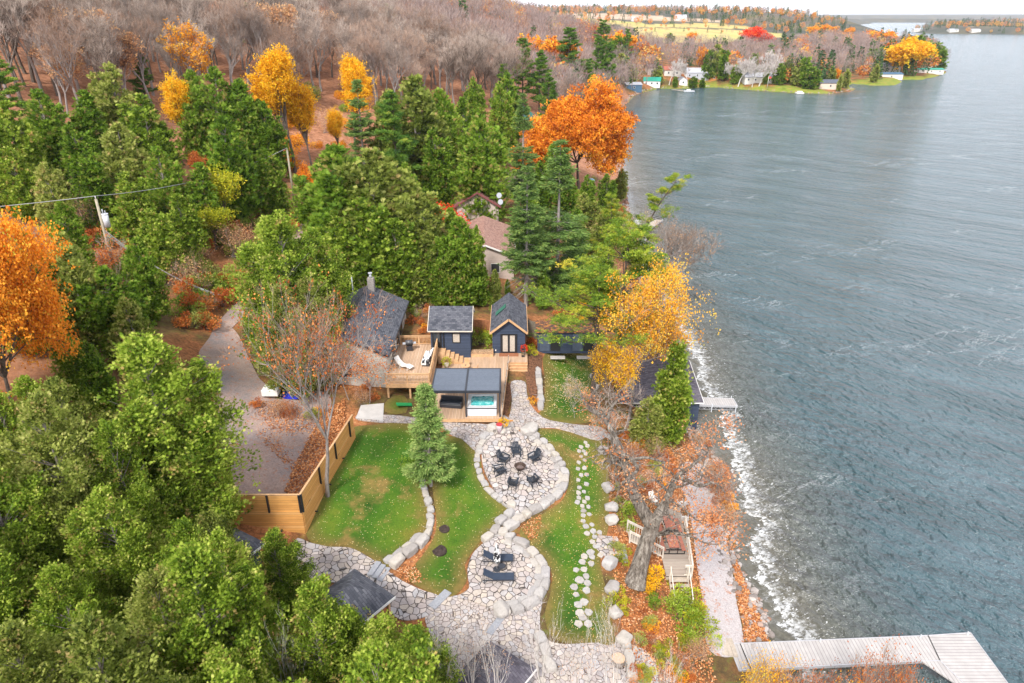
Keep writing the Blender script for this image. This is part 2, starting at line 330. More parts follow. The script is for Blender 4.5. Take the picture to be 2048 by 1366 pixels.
# long wind streaks out on the lake
st_ = ntex(n, tmap(R(27), (11, 3.6)), 1, 5, .62); rid = math_(n, 'ABSOLUTE', math_(n, 'SUBTRACT', st_, .5)); sk = mrange(n, rid, .004, .022, 1, 0); sk = math_(n, 'MULTIPLY', sk, mrange(n, ntex(n, tmap(R(20), (26, 12)), 1, 3, .6), .54, .64))
sk = math_(n, 'MULTIPLY', sk, mrange(n, ntex(n, tmap(R(10), (1, .7)), 4.5, 6, .8), .45, .62))
foam = math_(n, 'MAXIMUM', math_(n, 'MAXIMUM', band, speck), math_(n, 'MULTIPLY', sk, .5))
c = mixc(n, foam, c, (.78, .8, .82))
lk(n, c, b.inputs['Base Color']); b.inputs['IOR'].default_value = 1.333; b.inputs['Specular IOR Level'].default_value = 1.
lk(n, mrange(n, foam, 0, 1, .17, .7), b.inputs['Roughness'])
m_water = m
wme = gridmesh('lake', WX, WY, WX*0, m_water)
near = (WY < 420) & (WX < 380)
d0 = np.full(WX.shape, 60.); d0[near] = polydist(WX[near], WY[near], mainland); vattr(wme, 'shore', d0)
fsv = np.full(WX.shape, 40.); nf = (WY < 160) & (WX < 80)
fsv[nf] = polydist(WX[nf], WY[nf], FOAM, False)
fx = np.interp(WY, [p[1] for p in FOAM[::-1]], [p[0] for p in FOAM[::-1]])
fsv = np.where(nf, np.where(WX < fx, -fsv, fsv), fsv); vattr(wme, 'foam_side', fsv)
link('lake_water', wme)['kind'] = 'structure'
# ---------------------------------------------------------------- sheets laid on the ground
def spline(pts, n=5, closed=True):
    out = []; m_ = len(pts); A_ = [np.array(p, float) for p in pts]
    for i in range(m_ if closed else m_-1):
        g = lambda j: A_[j % m_] if closed else A_[min(max(j, 0), m_-1)]
        p0, p1, p2, p3 = g(i-1), g(i), g(i+1), g(i+2)
        for s in range(n):
            t_ = s/n; out.append(.5*((2*p1)+(-p0+p2)*t_+(2*p0-5*p1+4*p2-p3)*t_*t_+(-p0+3*p1-3*p2+p3)*t_**3))
    if not closed: out.append(A_[-1])
    return out
def sheet(name, px, mat, off=.03, step=.5, smooth=4, world=False, skirt=.25, zfun=None):
    pts = [np.array(q[:2], float) for q in px] if world else [G(*q)[:2] for q in px]
    if smooth: pts = spline(pts, smooth)
    n_ = len(pts); xs = [p[0] for p in pts]; ys = [p[1] for p in pts]
    gx, gy = np.meshgrid(np.arange(min(xs), max(xs), step), np.arange(min(ys), max(ys), step)); gx = gx.ravel(); gy = gy.ravel()
    ok = inpoly(gx, gy, pts) & (polydist(gx, gy, pts) > step*.4); co = [Vector(p) for p in pts]+[Vector((x, y)) for x, y in zip(gx[ok], gy[ok])]
    r = delaunay_2d_cdt(co, [(i, (i+1) % n_) for i in range(n_)], [], 1, 1e-4)
    vo = np.array([tuple(p) for p in r[0]]); z = (T(vo[:, 0], vo[:, 1]) if zfun is None else zfun(vo[:, 0], vo[:, 1]))+off
    V = [(x, y, q) for (x, y), q in zip(vo, z)]; fc = [tuple(f) for f in r[2]]
    ec = {}
    for f in fc:
        for i in range(len(f)): e = (f[i], f[(i+1) % len(f)]); ec[e] = ec.get(e, 0)+1
    base = {}
    for (a_, b_) in [e for e in ec if (e[1], e[0]) not in ec]:
        for q in (a_, b_):
            if q not in base: base[q] = len(V); V.append((V[q][0], V[q][1], V[q][2]-skirt))
        fc.append((b_, a_, base[a_], base[b_]))
    me = bpy.data.meshes.new(name); me.from_pydata(V, [], fc); me.materials.append(mat); me.update()
    return tag(link(name, me), kind='structure')
m, n, b = newmat('lawn'); v = coords(n)
c = ramp(n, ntex(n, v, .22, 5, .6), [(.3, (.03,.1,.008)), (.48, (.07,.175,.012)), (.6, (.13,.22,.018)), (.72, (.25,.22,.035))])
c2 = ramp(n, ntex(n, v, 9, 8, .85), [(.33, (.2,.25,.2)), (.5, (.72,.76,.66)), (.68, (1.,1.,.85))])
c = mixc(n, .85, c, c2, 'MULTIPLY')
c = mixc(n, mrange(n, ntex(n, v, .33, 5, .65), .54, .68), c, ramp(n, ntex(n, v, 4, 6, .7), [(.3, (.14,.11,.03)), (.7, (.34,.22,.07))]))
c = mixc(n, mrange(n, attr(n, 'edge'), 0, 1, 0, .8), c, ramp(n, ntex(n, v, 5, 6, .7), [(.3, (.13,.09,.03)), (.7, (.3,.19,.06))]))
lk(n, c, b.inputs['Base Color']); b.inputs['Roughness'].default_value = .95; bump(n, b, ntex(n, v, 26, 5, .8), .9, .06); m_lawn = m
def flag(name, scale, cols, joint, jw=.05):
    m, n, b = newmat(name); v = coords(n); wv = nd(n, 'TexNoise'); wv.inputs['Scale'].default_value = 1.6; lk(n, v, wv.inputs['Vector'])
    mx = nd(n, 'Mix', data_type='RGBA', blend_type='LINEAR_LIGHT'); mx.inputs[0].default_value = .16; lk(n, v, mx.inputs[6]); lk(n, wv.outputs['Color'], mx.inputs[7])
    q = nd(n, 'Mapping'); q.inputs['Scale'].default_value = (1, 1, .05); lk(n, mx.outputs[2], q.inputs[0])
    e = nd(n, 'TexVoronoi', feature='DISTANCE_TO_EDGE'); f = nd(n, 'TexVoronoi', feature='F1')
    for o in (e, f): o.inputs['Scale'].default_value = scale; o.inputs['Randomness'].default_value = 1; lk(n, q.outputs[0], o.inputs['Vector'])
    sx = nd(n, 'SeparateXYZ'); lk(n, f.outputs['Color'], sx.inputs[0])
    st = ramp(n, sx.outputs[0], [(i/(len(cols)-1), c) for i, c in enumerate(cols)])
    st = mixc(n, .8, st, ramp(n, ntex(n, v, 6, 6, .7), [(.3, (.68,.68,.7)), (.7, (1,1,1))]), 'MULTIPLY')
    st = mixc(n, mrange(n, ntex(n, v, .8, 6, .75), .58, .7, 0, .55), st, (.33,.24,.17)); mk = mrange(n, e.outputs['Distance'], jw, jw+.03)
    lk(n, mixc(n, mk, joint, st), b.inputs['Base Color']); b.inputs['Roughness'].default_value = .8
    bump(n, b, math_(n, 'ADD', mk, math_(n, 'MULTIPLY', ntex(n, v, 9, 5), .3)), .8, .04); return m
PINK = [(.45,.385,.36), (.55,.475,.435), (.39,.355,.35), (.58,.5,.42), (.48,.415,.38), (.45,.435,.44), (.62,.55,.51)]
m_flag = flag('flagstone', 2.5, PINK, (.06,.05,.045), .022); m_flag2 = flag('small_flagstone', 3.2, PINK, (.13,.1,.085), .018)
m, n, b = newmat('gravel_drive'); v = coords(n)
c = ramp(n, ntex(n, v, .25, 5, .6), [(.35, (.27,.24,.24)), (.5, (.38,.29,.26)), (.65, (.47,.34,.28))])
c = mixc(n, .8, c, ramp(n, ntex(n, v, 7, 9, .85), [(.34, (.42,.42,.43)), (.5, (.85,.85,.85)), (.66, (1.3,1.28,1.25))]), 'MULTIPLY')
c = mixc(n, mrange(n, ntex(n, v, 2.3, 7, .8), .56, .64), c, (.42,.15,.05)); lk(n, c, b.inputs['Base Color']); bump(n, b, ntex(n, v, 22, 5, .8), .7, .04); m_drive = m
m, n, b = newmat('shore_gravel'); v = coords(n)
c = ramp(n, ntex(n, v, 9, 7, .8), [(.3, (.22,.19,.18)), (.5, (.46,.42,.42)), (.7, (.6,.56,.56))]); c = mixc(n, mrange(n, ntex(n, v, 1.6, 7, .8), .55, .64), c, (.4,.17,.08))
lk(n, c, b.inputs['Base Color']); bump(n, b, ntex(n, v, 20, 5, .8), .7, .05); m_shore = m
m_conc = simple('concrete', (.5,.48,.46), .85, var=.12, scale=1.5, bmp=.004)
m_mulch = simple('mulch', (.16,.075,.04), .95, var=.7, scale=6, bmp=.03)
def lawn(px, **kw):
    o = sheet('lawn', px, m_lawn, .035, **kw); me = o.data
    co = np.empty(len(me.vertices)*3); me.vertices.foreach_get('co', co); co = co.reshape(-1, 3)
    bd = [G(*q)[:2] for q in px]; d = polydist(co[:, 0], co[:, 1], bd); vattr(me, 'edge', np.clip(1-d/1.2, 0, 1)); return o
lawn([(622,1085),(612,1050),(640,980),(668,900),(700,858),(750,850),(812,846),(850,868),(858,900),(846,960),(858,1010),(862,1050),(838,1090),(785,1130),(765,1132),(735,1112),(695,1095),(655,1094)])
lawn([(868,862),(900,872),(935,880),(960,915),(966,950),(985,985),(1012,1010),(1015,1035),(980,1065),(955,1090),(930,1130),(934,1160),(912,1190),(880,1192),(830,1170),(815,1150),(850,1105),(872,1060),(868,1000),(860,950),(862,905)])
lawn([(1058,858),(1100,858),(1160,870),(1205,885),(1215,930),(1218,1000),(1216,1060),(1200,1120),(1215,1190),(1222,1240),(1228,1290),(1160,1290),(1105,1275),(1090,1230),(1100,1190),(1104,1150),(1085,1115),(1050,1085),(1040,1060),(1075,1035),(1125,1000),(1135,960),(1115,910),(1075,880)])
lawn([(1090,708),(1150,706),(1185,718),(1195,760),(1190,800),(1190,838),(1150,848),(1110,846),(1075,832),(1088,812),(1090,760)])
lawn([(775,800),(800,790),(815,800),(812,826),(775,826),(768,815)], smooth=2)
sheet('path', [(590,1082),(625,1088),(660,1095),(700,1097),(735,1114),(765,1135),(800,1160),(840,1180),(880,1196),(860,1230),(800,1240),(760,1200),(715,1175),(660,1165),(600,1160)], m_flag, .07)
sheet('patio', [(915,1192),(940,1176),(960,1150),(1010,1150),(1080,1190),(1080,1230),(1085,1270),(1130,1290),(1290,1300),(1290,1400),(950,1400),(880,1300),(850,1240),(870,1200)], m_flag2, .065, smooth=3)
sheet('path', [(1022,765),(1050,765),(1054,790),(1068,820),(1100,842),(1150,850),(1200,855),(1215,868),(1195,882),(1150,868),(1100,856),(1055,858),(1035,862),(1010,880),(980,890),(955,905),(925,880),(905,872),(865,850),(770,846),(715,840),(720,830),(770,831),(812,834),(905,846),(975,850),(1003,856),(1018,835),(1024,800)], m_flag2, .075, smooth=3)
sheet('patio', [(992,868),(1030,862),(1062,882),(1098,910),(1118,945),(1120,975),(1095,1005),(1060,1030),(1030,1040),(1010,1010),(985,975),(968,940),(965,905)], m_flag, .16, skirt=.6)
sheet('patio', [(985,1080),(1030,1075),(1065,1100),(1090,1140),(1092,1180),(1070,1210),(1030,1226),(985,1220),(945,1205),(920,1196),(938,1180),(935,1140),(950,1105)], m_flag, .16, skirt=.8)
sheet('path', [(1195,1072),(1235,1075),(1245,1110),(1240,1118),(1205,1112),(1190,1095)], m_flag, .08, smooth=0)
sheet('road', [(398,705),(425,668),(450,650),(478,672),(502,725),(530,768),(600,778),(660,792),(655,860),(655,900),(645,960),(600,985),(510,996),(400,990),(410,900),(425,840),(428,780),(410,740)], m_drive, .05)
sheet('road', [(575,480),(600,445),(650,425),(690,415),(690,440),(650,460),(625,490),(600,520),(560,560),(480,640),(440,680),(415,690),(440,640),(520,560)], m_drive, .045)
sheet('path', [(1372,925),(1410,935),(1432,1000),(1448,1060),(1462,1130),(1470,1190),(1486,1270),(1482,1310),(1418,1300),(1405,1200),(1392,1120),(1385,1060),(1372,1000),(1352,950)], m_shore, .05)
sheet('garden_bed', [(1052,712),(1085,712),(1078,760),(1075,815),(1062,800),(1052,760)], m_mulch, .05, smooth=2)
sheet('garden_bed', [(1005,772),(1021,768),(1022,800),(1010,835),(1000,845)], m_mulch, .05, smooth=2)
sheet('slab_walk', [(722,812),(768,808),(766,842),(712,838)], m_conc, .09, smooth=0)
# ================================================================ TREES: generators
def norm(a): return a/np.maximum(np.linalg.norm(a, axis=-1, keepdims=True), 1e-9)
def rhombi(Pn, D, Sd, Ln, Wd, fold=0.):
    """flat pointed leaflets: base Pn, direction D, side Sd, length, width"""
    n_ = len(Pn); Ln = np.broadcast_to(Ln, n_)[:, None]; Wd = np.broadcast_to(Wd, n_)[:, None]
    mid = Pn+D*Ln*.5; up = np.cross(D, Sd)*Wd*fold
    V = np.stack([Pn, mid-Sd*Wd*.5+up, Pn+D*Ln, mid+Sd*Wd*.5+up], 1).reshape(-1, 3)
    return V, np.arange(4*n_).reshape(n_, 4)
def perp(D, rg):
    r = rg.normal(size=D.shape); s = np.cross(D, r); return norm(s)
def tubes(P0, P1, R0, R1, k=5):
    D = norm(P1-P0); a = np.where(np.abs(D[:, 2:3]) < .9, np.array([[0, 0, 1.]]), np.array([[1., 0, 0]])); X = norm(np.cross(D, a)); Y = np.cross(D, X)
    t = 2*np.pi*np.arange(k)/k; ring = X[:, None]*np.cos(t)[None, :, None]+Y[:, None]*np.sin(t)[None, :, None]
    V = np.concatenate([P0[:, None]+ring*R0[:, None, None], P1[:, None]+ring*R1[:, None, None]], 1).reshape(-1, 3)
    i = np.arange(k); q = np.stack([i, (i+1) % k, k+(i+1) % k, k+i], 1)
    Fq = (q[None]+(np.arange(len(P0))*2*k)[:, None, None]).reshape(-1, 4)
    return V, Fq
def leafmat(name, cols, trans=.25, vr=.12, rough=.6):
    """own colour varies by clump (face attribute) and a little by tree"""
    m, n, b = newmat(name); a = attr(n, 'var'); oi = nd(n, 'ObjectInfo')
    s = math_(n, 'ADD', a, mrange(n, oi.outputs['Random'], 0, 1, -vr, vr))
    c = ramp(n, s, cols); lk(n, c, b.inputs['Base Color']); b.inputs['Roughness'].default_value = rough; b.inputs['Specular IOR Level'].default_value = .2
    tr = nd(n, 'BsdfTranslucent'); lk(n, c, tr.inputs[0]); mx = nd(n, 'MixShader'); mx.inputs[0].default_value = trans
    lk(n, b.outputs[0], mx.inputs[1]); lk(n, tr.outputs[0], mx.inputs[2]); lk(n, mx.outputs[0], n.nodes['Material Output'].inputs[0]); return m
def bark(name, c0, c1):
    m, n, b = newmat(name); v = coords(n, scale=(1, 1, .25)); lk(n, ramp(n, ntex(n, v, 9, 6, .7), [(.35, c0), (.65, c1)]), b.inputs['Base Color']); bump(n, b, ntex(n, v, 14, 5), .8, .03); return m
m_bark = bark('grey_brown_bark', (.06,.045,.035), (.2,.16,.13)); m_barkg = bark('pale_grey_bark', (.17,.14,.125), (.36,.32,.3)); m_birch = bark('white_birch_bark', (.42,.38,.34), (.75,.72,.68)); m_darkbark = bark('dark_bark', (.04,.03,.025), (.13,.1,.08))
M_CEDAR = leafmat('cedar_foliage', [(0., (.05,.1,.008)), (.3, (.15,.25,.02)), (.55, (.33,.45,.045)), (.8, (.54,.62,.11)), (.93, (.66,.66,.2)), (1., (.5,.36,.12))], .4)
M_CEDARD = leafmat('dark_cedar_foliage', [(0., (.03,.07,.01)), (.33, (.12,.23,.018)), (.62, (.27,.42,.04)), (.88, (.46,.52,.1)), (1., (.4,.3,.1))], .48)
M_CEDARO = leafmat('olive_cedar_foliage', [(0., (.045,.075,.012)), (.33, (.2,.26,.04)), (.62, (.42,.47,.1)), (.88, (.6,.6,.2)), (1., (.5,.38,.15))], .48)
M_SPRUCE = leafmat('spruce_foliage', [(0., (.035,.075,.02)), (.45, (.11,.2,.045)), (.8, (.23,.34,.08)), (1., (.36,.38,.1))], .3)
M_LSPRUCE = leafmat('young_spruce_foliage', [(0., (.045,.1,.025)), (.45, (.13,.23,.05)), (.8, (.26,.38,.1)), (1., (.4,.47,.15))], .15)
M_PINE = leafmat('pine_foliage', [(0., (.05,.11,.015)), (.4, (.16,.26,.02)), (.7, (.36,.42,.04)), (1., (.62,.5,.05))], .2)
M_PINED = leafmat('dark_pine_foliage', [(0., (.03,.09,.015)), (.5, (.12,.24,.03)), (.85, (.27,.38,.045)), (1., (.45,.45,.07))], .2)
M_ORANGE = leafmat('orange_foliage', [(0., (.35,.09,.01)), (.3, (.68,.2,.015)), (.6, (.9,.36,.03)), (.85, (.92,.5,.05)), (1., (.5,.45,.05))], .3)
M_RUST = leafmat('rust_foliage', [(0., (.22,.05,.015)), (.4, (.5,.13,.03)), (.7, (.72,.26,.06)), (1., (.65,.36,.14))], .3)
M_GOLD = leafmat('loose_gold_foliage', [(0., (.45,.17,.02)), (.35, (.78,.34,.02)), (.7, (.9,.52,.05)), (1., (.62,.55,.1))], .35)
M_YELLOW = leafmat('yellow_foliage', [(0., (.5,.24,.01)), (.4, (.85,.45,.015)), (.75, (.95,.62,.03)), (1., (.62,.62,.06))], .35)
M_YORANGE = leafmat('golden_foliage', [(0., (.5,.17,.015)), (.4, (.85,.36,.02)), (.75, (.95,.52,.04)), (1., (.7,.5,.1))], .35)
M_YGREEN = leafmat('yellow_green_foliage', [(0., (.14,.2,.015)), (.5, (.4,.42,.02)), (1., (.75,.62,.04))], .3)
M_RED = leafmat('red_foliage', [(0., (.4,.02,.01)), (.5, (.85,.06,.02)), (1., (.9,.2,.05))], .3)
M_PEACH = leafmat('faded_peach_foliage', [(0., (.4,.2,.1)), (.5, (.66,.36,.18)), (1., (.75,.5,.24))], .3)
M_TWIG = leafmat('bare_twigs', [(0., (.14,.105,.085)), (.5, (.31,.24,.195)), (1., (.6,.51,.44))], .0, .3, .9)
M_TWIGB = leafmat('brown_twigs', [(0., (.15,.09,.06)), (.5, (.33,.22,.16)), (1., (.56,.42,.33))], .0, .3, .9)
M_TWIGW = leafmat('pale_birch_twigs', [(0., (.3,.24,.22)), (.5, (.5,.45,.42)), (1., (.75,.72,.7))], .0, .1, .8)
def conifer_frames(h, nb, prof, rg, z0=.06, lift=.25, droop=0., zpow=1.):
    """branch start, unit direction, length; clumpy around the trunk"""
    t = z0+(1-z0)*(rg.random(nb)**zpow); az = rg.random(nb)*2*np.pi
    lob = 1+.16*np.sin(az*3+rg.random()*6+t*7)+.1*np.sin(az*5+t*13)
    ln = prof(t)*lob*rg.uniform(.72, 1.08, nb)
    st = np.stack([0*t, 0*t, t*h], 1); d = np.stack([np.cos(az), np.sin(az), np.full(nb, lift)+rg.normal(size=nb)*.1-droop*(1-t)], 1)
    return st, norm(d), ln, t
def cedar(name, h, r, nb, tuft, fr, seed, mat, lsz=(.26, .085), z0=.03, shape=.75, dead=.03, leaders=6):
    rg = np.random.default_rng(seed); S_, D_, L_ = [], [], []
    for li in range(leaders):                                      # several pointed leaders, each a narrow cone
        a0 = li*2.4+rg.uniform(-.4, .4); off = 0 if li == 0 else r*rg.uniform(.4, .72); hh = h if li == 0 else h*rg.uniform(.55, .93); rr = r*(.85 if li == 0 else rg.uniform(.5, .72)); n_ = int(nb*(.3 if li == 0 else .7/(leaders-1)))
        t = z0+(1-z0)*rg.random(n_)**1.1; az = rg.random(n_)*6.283; pf = rr*np.clip((t+.2)/.35, .5, 1)*(1-np.clip((t-.08)/.92, 0, 1)**1.9)**shape+.1
        S_.append(np.stack([np.full(n_, off*math.cos(a0))*(.5+.5*t), np.full(n_, off*math.sin(a0))*(.5+.5*t), t*hh], 1)); D_.append(norm(np.stack([np.cos(az), np.sin(az), .45+.2*rg.normal(size=n_)], 1))); L_.append(pf*rg.uniform(.65, 1.12, n_))
    st, d, ln = np.concatenate(S_), np.concatenate(D_), np.concatenate(L_); nb = len(ln)
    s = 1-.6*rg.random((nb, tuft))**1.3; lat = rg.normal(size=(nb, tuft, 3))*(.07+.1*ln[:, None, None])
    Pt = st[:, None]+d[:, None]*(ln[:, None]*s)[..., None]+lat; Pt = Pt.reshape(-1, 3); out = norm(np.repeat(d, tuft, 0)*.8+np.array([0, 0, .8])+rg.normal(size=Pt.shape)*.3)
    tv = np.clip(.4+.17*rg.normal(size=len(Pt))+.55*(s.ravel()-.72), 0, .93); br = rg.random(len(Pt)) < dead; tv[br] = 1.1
    n1 = len(Pt); FP = np.repeat(Pt, fr, 0)+rg.normal(size=(n1*fr, 3))*.15; FD = norm(np.repeat(out, fr, 0)+rg.normal(size=(n1*fr, 3))*.42); FS = perp(FD, rg)
    fv = np.clip(np.repeat(tv, fr)+rg.normal(size=n1*fr)*.07, 0, 1.2); Vs, Fs, vs, o = [], [], [], 0
    for (a, sd, off) in ((0, 0, .1), (.6, 1, 0), (.6, -1, .08), (.5, 1, .4), (.5, -1, .5)):
        D = norm(FD*math.cos(a)+FS*sd*math.sin(a)); Sx = norm(np.cross(D, np.cross(FD, FS)))
        V, F_ = rhombi(FP+FD*lsz[0]*off, D, Sx, lsz[0]*(1.4 if a == 0 else .85)*rg.uniform(.8, 1.25, len(FP)), lsz[1]*(.8 if a == 0 else 1), .2); Vs.append(V); Fs.append(F_+o); o += len(V); vs.append(np.clip(fv+(.1 if a == 0 else 0), 0, 1.2))
    crown = npmesh(name+'_crown', np.concatenate(Vs), [np.concatenate(Fs)], [mat], var=np.concatenate(vs))
    k = rg.choice(nb, min(nb, 110), replace=False); tz = np.linspace(0, h*.94, 6); tp = np.stack([.12*np.sin(tz*.5+seed), .12*np.cos(tz*.4+seed), tz-.3], 1); tr = np.linspace(.017*h+.05, .02, 6)
    bs = np.stack([0*ln[k], 0*ln[k], st[k, 2]*.9], 1); en = st[k]+d[k]*(ln[k]*rg.uniform(.7, 1.15, len(k)))[:, None]
    P0 = np.concatenate([tp[:-1], bs]); P1 = np.concatenate([tp[1:], en]); R0 = np.concatenate([tr[:-1], np.full(len(k), .035)]); R1 = np.concatenate([tr[1:], np.full(len(k), .008)])
    V, F_ = tubes(P0, P1, R0, R1, 5); trunk = npmesh(name+'_trunk', V, [F_], [m_barkg], smooth=True)
    return trunk, crown
def spruce(name, h, r, nb, seed, mat, per=16, lsz=(.34, .075), z0=.1, droop=.35, gap=0):
    rg = np.random.default_rng(seed); prof = lambda t: r*(1-t)**.85*np.clip((t+.1)/.2, .4, 1)+.12
    lv = int(nb/7); tl = z0+(1-z0)*np.sort(rg.random(lv)); t = np.repeat(tl, 7)+rg.normal(size=lv*7)*.006; t = np.clip(t, z0, .995); nb = len(t)
    az = rg.random(nb)*6.283; ln = prof(t)*rg.uniform(.55, 1.18, nb)
    d = norm(np.stack([np.cos(az), np.sin(az), .12-droop*(1-t)], 1)); st = np.stack([0*t, 0*t, t*h], 1)
    pr = np.maximum(3, (per*ln/r*1.3+3).astype(int)); idx = np.repeat(np.arange(nb), pr); s = .15+.85*rg.random(len(idx))**.8
    sd = norm(np.cross(d[idx], [0, 0, 1.])); sg = rg.choice([-1, 1], len(idx)); w = (1-s)*.42*ln[idx]
    Pt = st[idx]+d[idx]*(ln[idx]*s)[:, None]; Pt[:, 2] += .16*ln[idx]*s**3; Pt += sd*(sg*w*rg.random(len(idx)))[:, None]
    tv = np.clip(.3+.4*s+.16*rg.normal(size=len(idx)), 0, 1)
    fr = 7; FP = np.repeat(Pt, fr, 0)+rg.normal(size=(len(idx)*fr, 3))*[.12, .12, .05]; FD = norm(np.repeat(d[idx], fr, 0)*.9+np.repeat(sd*sg[:, None], fr, 0)*rg.uniform(-.2, 1, (len(idx)*fr, 1))+rg.normal(size=FP.shape)*[.35, .35, .3]+[0, 0, -.12])
    V, F_ = rhombi(FP, FD, perp(FD, rg), lsz[0]*rg.uniform(.7, 1.2, len(FP)), lsz[1])
    crown = npmesh(name+'_crown', V, [F_], [mat], var=np.clip(np.repeat(tv, fr)+rg.normal(size=len(FP))*.07, 0, 1))
    tz = np.linspace(-.3, h*.98, 5); tp = np.stack([0*tz, 0*tz, tz], 1); tr = np.linspace(.012*h+.06, .015, 5); low = np.arange(0, nb, 2); dz = rg.random(24)*z0*h
    P0 = np.concatenate([tp[:-1], st[low]]); P1 = np.concatenate([tp[1:], st[low]+d[low]*ln[low][:, None]*.8]); R0 = np.concatenate([tr[:-1], np.full(len(low), .03)]); R1 = np.concatenate([tr[1:], np.full(len(low), .008)])
    if z0 > .2:                                                    # dead drooping limbs under the green crown
        a2 = rg.random(60)*6.283; zz = h*rg.uniform(.35, 1, 60)*z0; D2 = np.stack([np.cos(a2), np.sin(a2), -.55+0*a2], 1)*rg.uniform(1., 2.3, 60)[:, None]; S2 = np.stack([0*zz, 0*zz, zz], 1)
        P0 = np.concatenate([P0, S2]); P1 = np.concatenate([P1, S2+D2]); R0 = np.concatenate([R0, np.full(60, .03)]); R1 = np.concatenate([R1, np.full(60, .008)])
    V, F_ = tubes(P0, P1, R0, R1, 5); return npmesh(name+'_trunk', V, [F_], [m_barkg], smooth=True), crown
def pine(name, h, r, nb, seed, mat, z0=.3, lean=(0, 0), tuft=26, lop=0., nl=(.24, .045)):
    rg = np.random.default_rng(seed); lv = max(3, nb//4); tl = np.linspace(z0, .97, lv)+rg.normal(size=lv)*.015
    t = np.repeat(tl, 4)+rg.normal(size=lv*4)*.008; t = np.clip(t, z0*.9, .99); nb = len(t); az = rg.random(nb)*6.283
    ln = r*(1-.72*np.clip((t-z0)/(1-z0), 0, 1)**1.3)*rg.uniform(.45, 1.15, nb)*(1+lop*np.cos(az))
    ax = lambda q: np.stack([lean[0]*q**2, lean[1]*q**2, q*h], -1)
    d = norm(np.stack([np.cos(az), np.sin(az), .12+.25*rg.random(nb)+.5*(t-.5)], 1)); st = ax(t)
    sub = 5; P0, P1, R0, R1 = [], [], [], []; tz = np.linspace(0, 1, 9); tp = ax(tz); tp[0, 2] -= .3; tr = np.linspace(.013*h+.07, .03, 9)
    P0.append(tp[:-1]); P1.append(tp[1:]); R0.append(tr[:-1]); R1.append(tr[1:])
    end = st+d*ln[:, None]; end[:, 2] += .1*ln; midp = st+d*(ln*.5)[:, None]; midp[:, 2] -= .04*ln
    P0 += [st, midp]; P1 += [midp, end]; R0 += [np.full(nb, .06), np.full(nb, .035)]; R1 += [np.full(nb, .035), np.full(nb, .01)]
    T_, tvl = [], []
    for q in range(sub):                                           # flat sprays fanning from each limb
        s = rg.uniform(.45, 1, nb); base = np.where((s < .5)[:, None], st+(midp-st)*(s*2)[:, None], midp+(end-midp)*(s*2-1)[:, None])
        sd = norm(np.cross(d, [0, 0, 1.]))*rg.choice([-1, 1], nb)[:, None]; dd = norm(d*.8+sd*rg.uniform(.2, .9, (nb, 1))+[0, 0, .12]); e2 = base+dd*(ln*rg.uniform(.18, .36, nb))[:, None]
        P0.append(base); P1.append(e2); R0.append(np.full(nb, .022)); R1.append(np.full(nb, .008))
        nt = tuft; f = rg.uniform(.15, 1.05, (nb, nt)); p = base[:, None]+(e2-base)[:, None]*f[..., None]+rg.normal(size=(nb, nt, 3))*np.array([.26, .26, .09])*(.6+ln/r)[:, None, None]
        T_.append(p.reshape(-1, 3)); tvl.append(np.repeat(np.clip(.45+.2*rg.normal(size=nb), 0, 1), nt))
    Pt = np.concatenate(T_); tv = np.clip(np.concatenate(tvl)+rg.normal(size=len(Pt))*.1, 0, 1)
    fr = 7; FP = np.repeat(Pt, fr, 0); FD = norm(rg.normal(size=FP.shape)*[1, 1, .5]+[0, 0, .55]); V, F_ = rhombi(FP, FD, perp(FD, rg), nl[0]*rg.uniform(.7, 1.2, len(FP)), nl[1])
    crown = npmesh(name+'_crown', V, [F_], [mat], var=np.repeat(tv, fr))
    V, F_ = tubes(np.concatenate(P0), np.concatenate(P1), np.concatenate(R0), np.concatenate(R1), 6); return npmesh(name+'_trunk', V, [F_], [m_darkbark], smooth=True), crown
def skeleton(h, r, rg, trunk=.35, fork=4, levels=4, up=.45, split=3, lean=(0, 0), r0=None, curl=.22):
    """recursive limbs: returns P0, P1, R0, R1, level and the end points with their directions"""
    segs = []; tips = []
    def grow(p, d, L_, rad, lev):
        q = 3 if lev < 2 else 2; pp = p
        for i in range(q):
            d = norm(d+rg.normal(size=3)*curl*.5+np.array([0, 0, .06])); e = pp+d*L_/q; ra = rad*(1-.45*i/q); rb = rad*(1-.45*(i+1)/q); segs.append((pp, e, ra, rb, lev))
            if lev >= 1 and i < q-1 and lev < levels: child(e, d, L_*.62, rb*.6, lev+1)
            pp = e
        if lev >= levels: tips.append((pp, d)); return
        for _ in range(split if lev else fork): child(pp, d, L_*rg.uniform(.58, .82), rad*.55*.85, lev+1)
    def child(p, d, L_, rad, lev):
        a = rg.normal(size=3); a -= a@d*d; a = norm(a); an = rg.uniform(.35, .85)
        dd = norm(d*math.cos(an)+a*math.sin(an)*(1+r*2/h*.35)+np.array([0, 0, up*.45])); grow(p, dd, L_, rad, lev)
    grow(np.array([0, 0, -.3]), norm(np.array([lean[0], lean[1], 1.])), h*trunk, r0 or .018*h+.04, 0)
    P0 = np.array([s[0] for s in segs]); P1 = np.array([s[1] for s in segs]); R0 = np.array([s[2] for s in segs]); R1 = np.array([s[3] for s in segs]); lv = np.array([s[4] for s in segs]); tp = np.array([t[0] for t in tips]); td = np.array([t[1] for t in tips])
    # scale to the wanted height and radius
    top = np.percentile(tp[:, 2], 98); kz = h/top; kr = r/max(np.percentile(np.hypot(tp[:, 0]-np.median(tp[:, 0]), tp[:, 1]-np.median(tp[:, 1])), 92), .1)
    sc = np.array([kr, kr, kz]); f = lambda a: np.where(a[:, 2:3] > 0, a*sc, a)
    return f(P0), f(P1), R0, R1, lv, f(tp), td
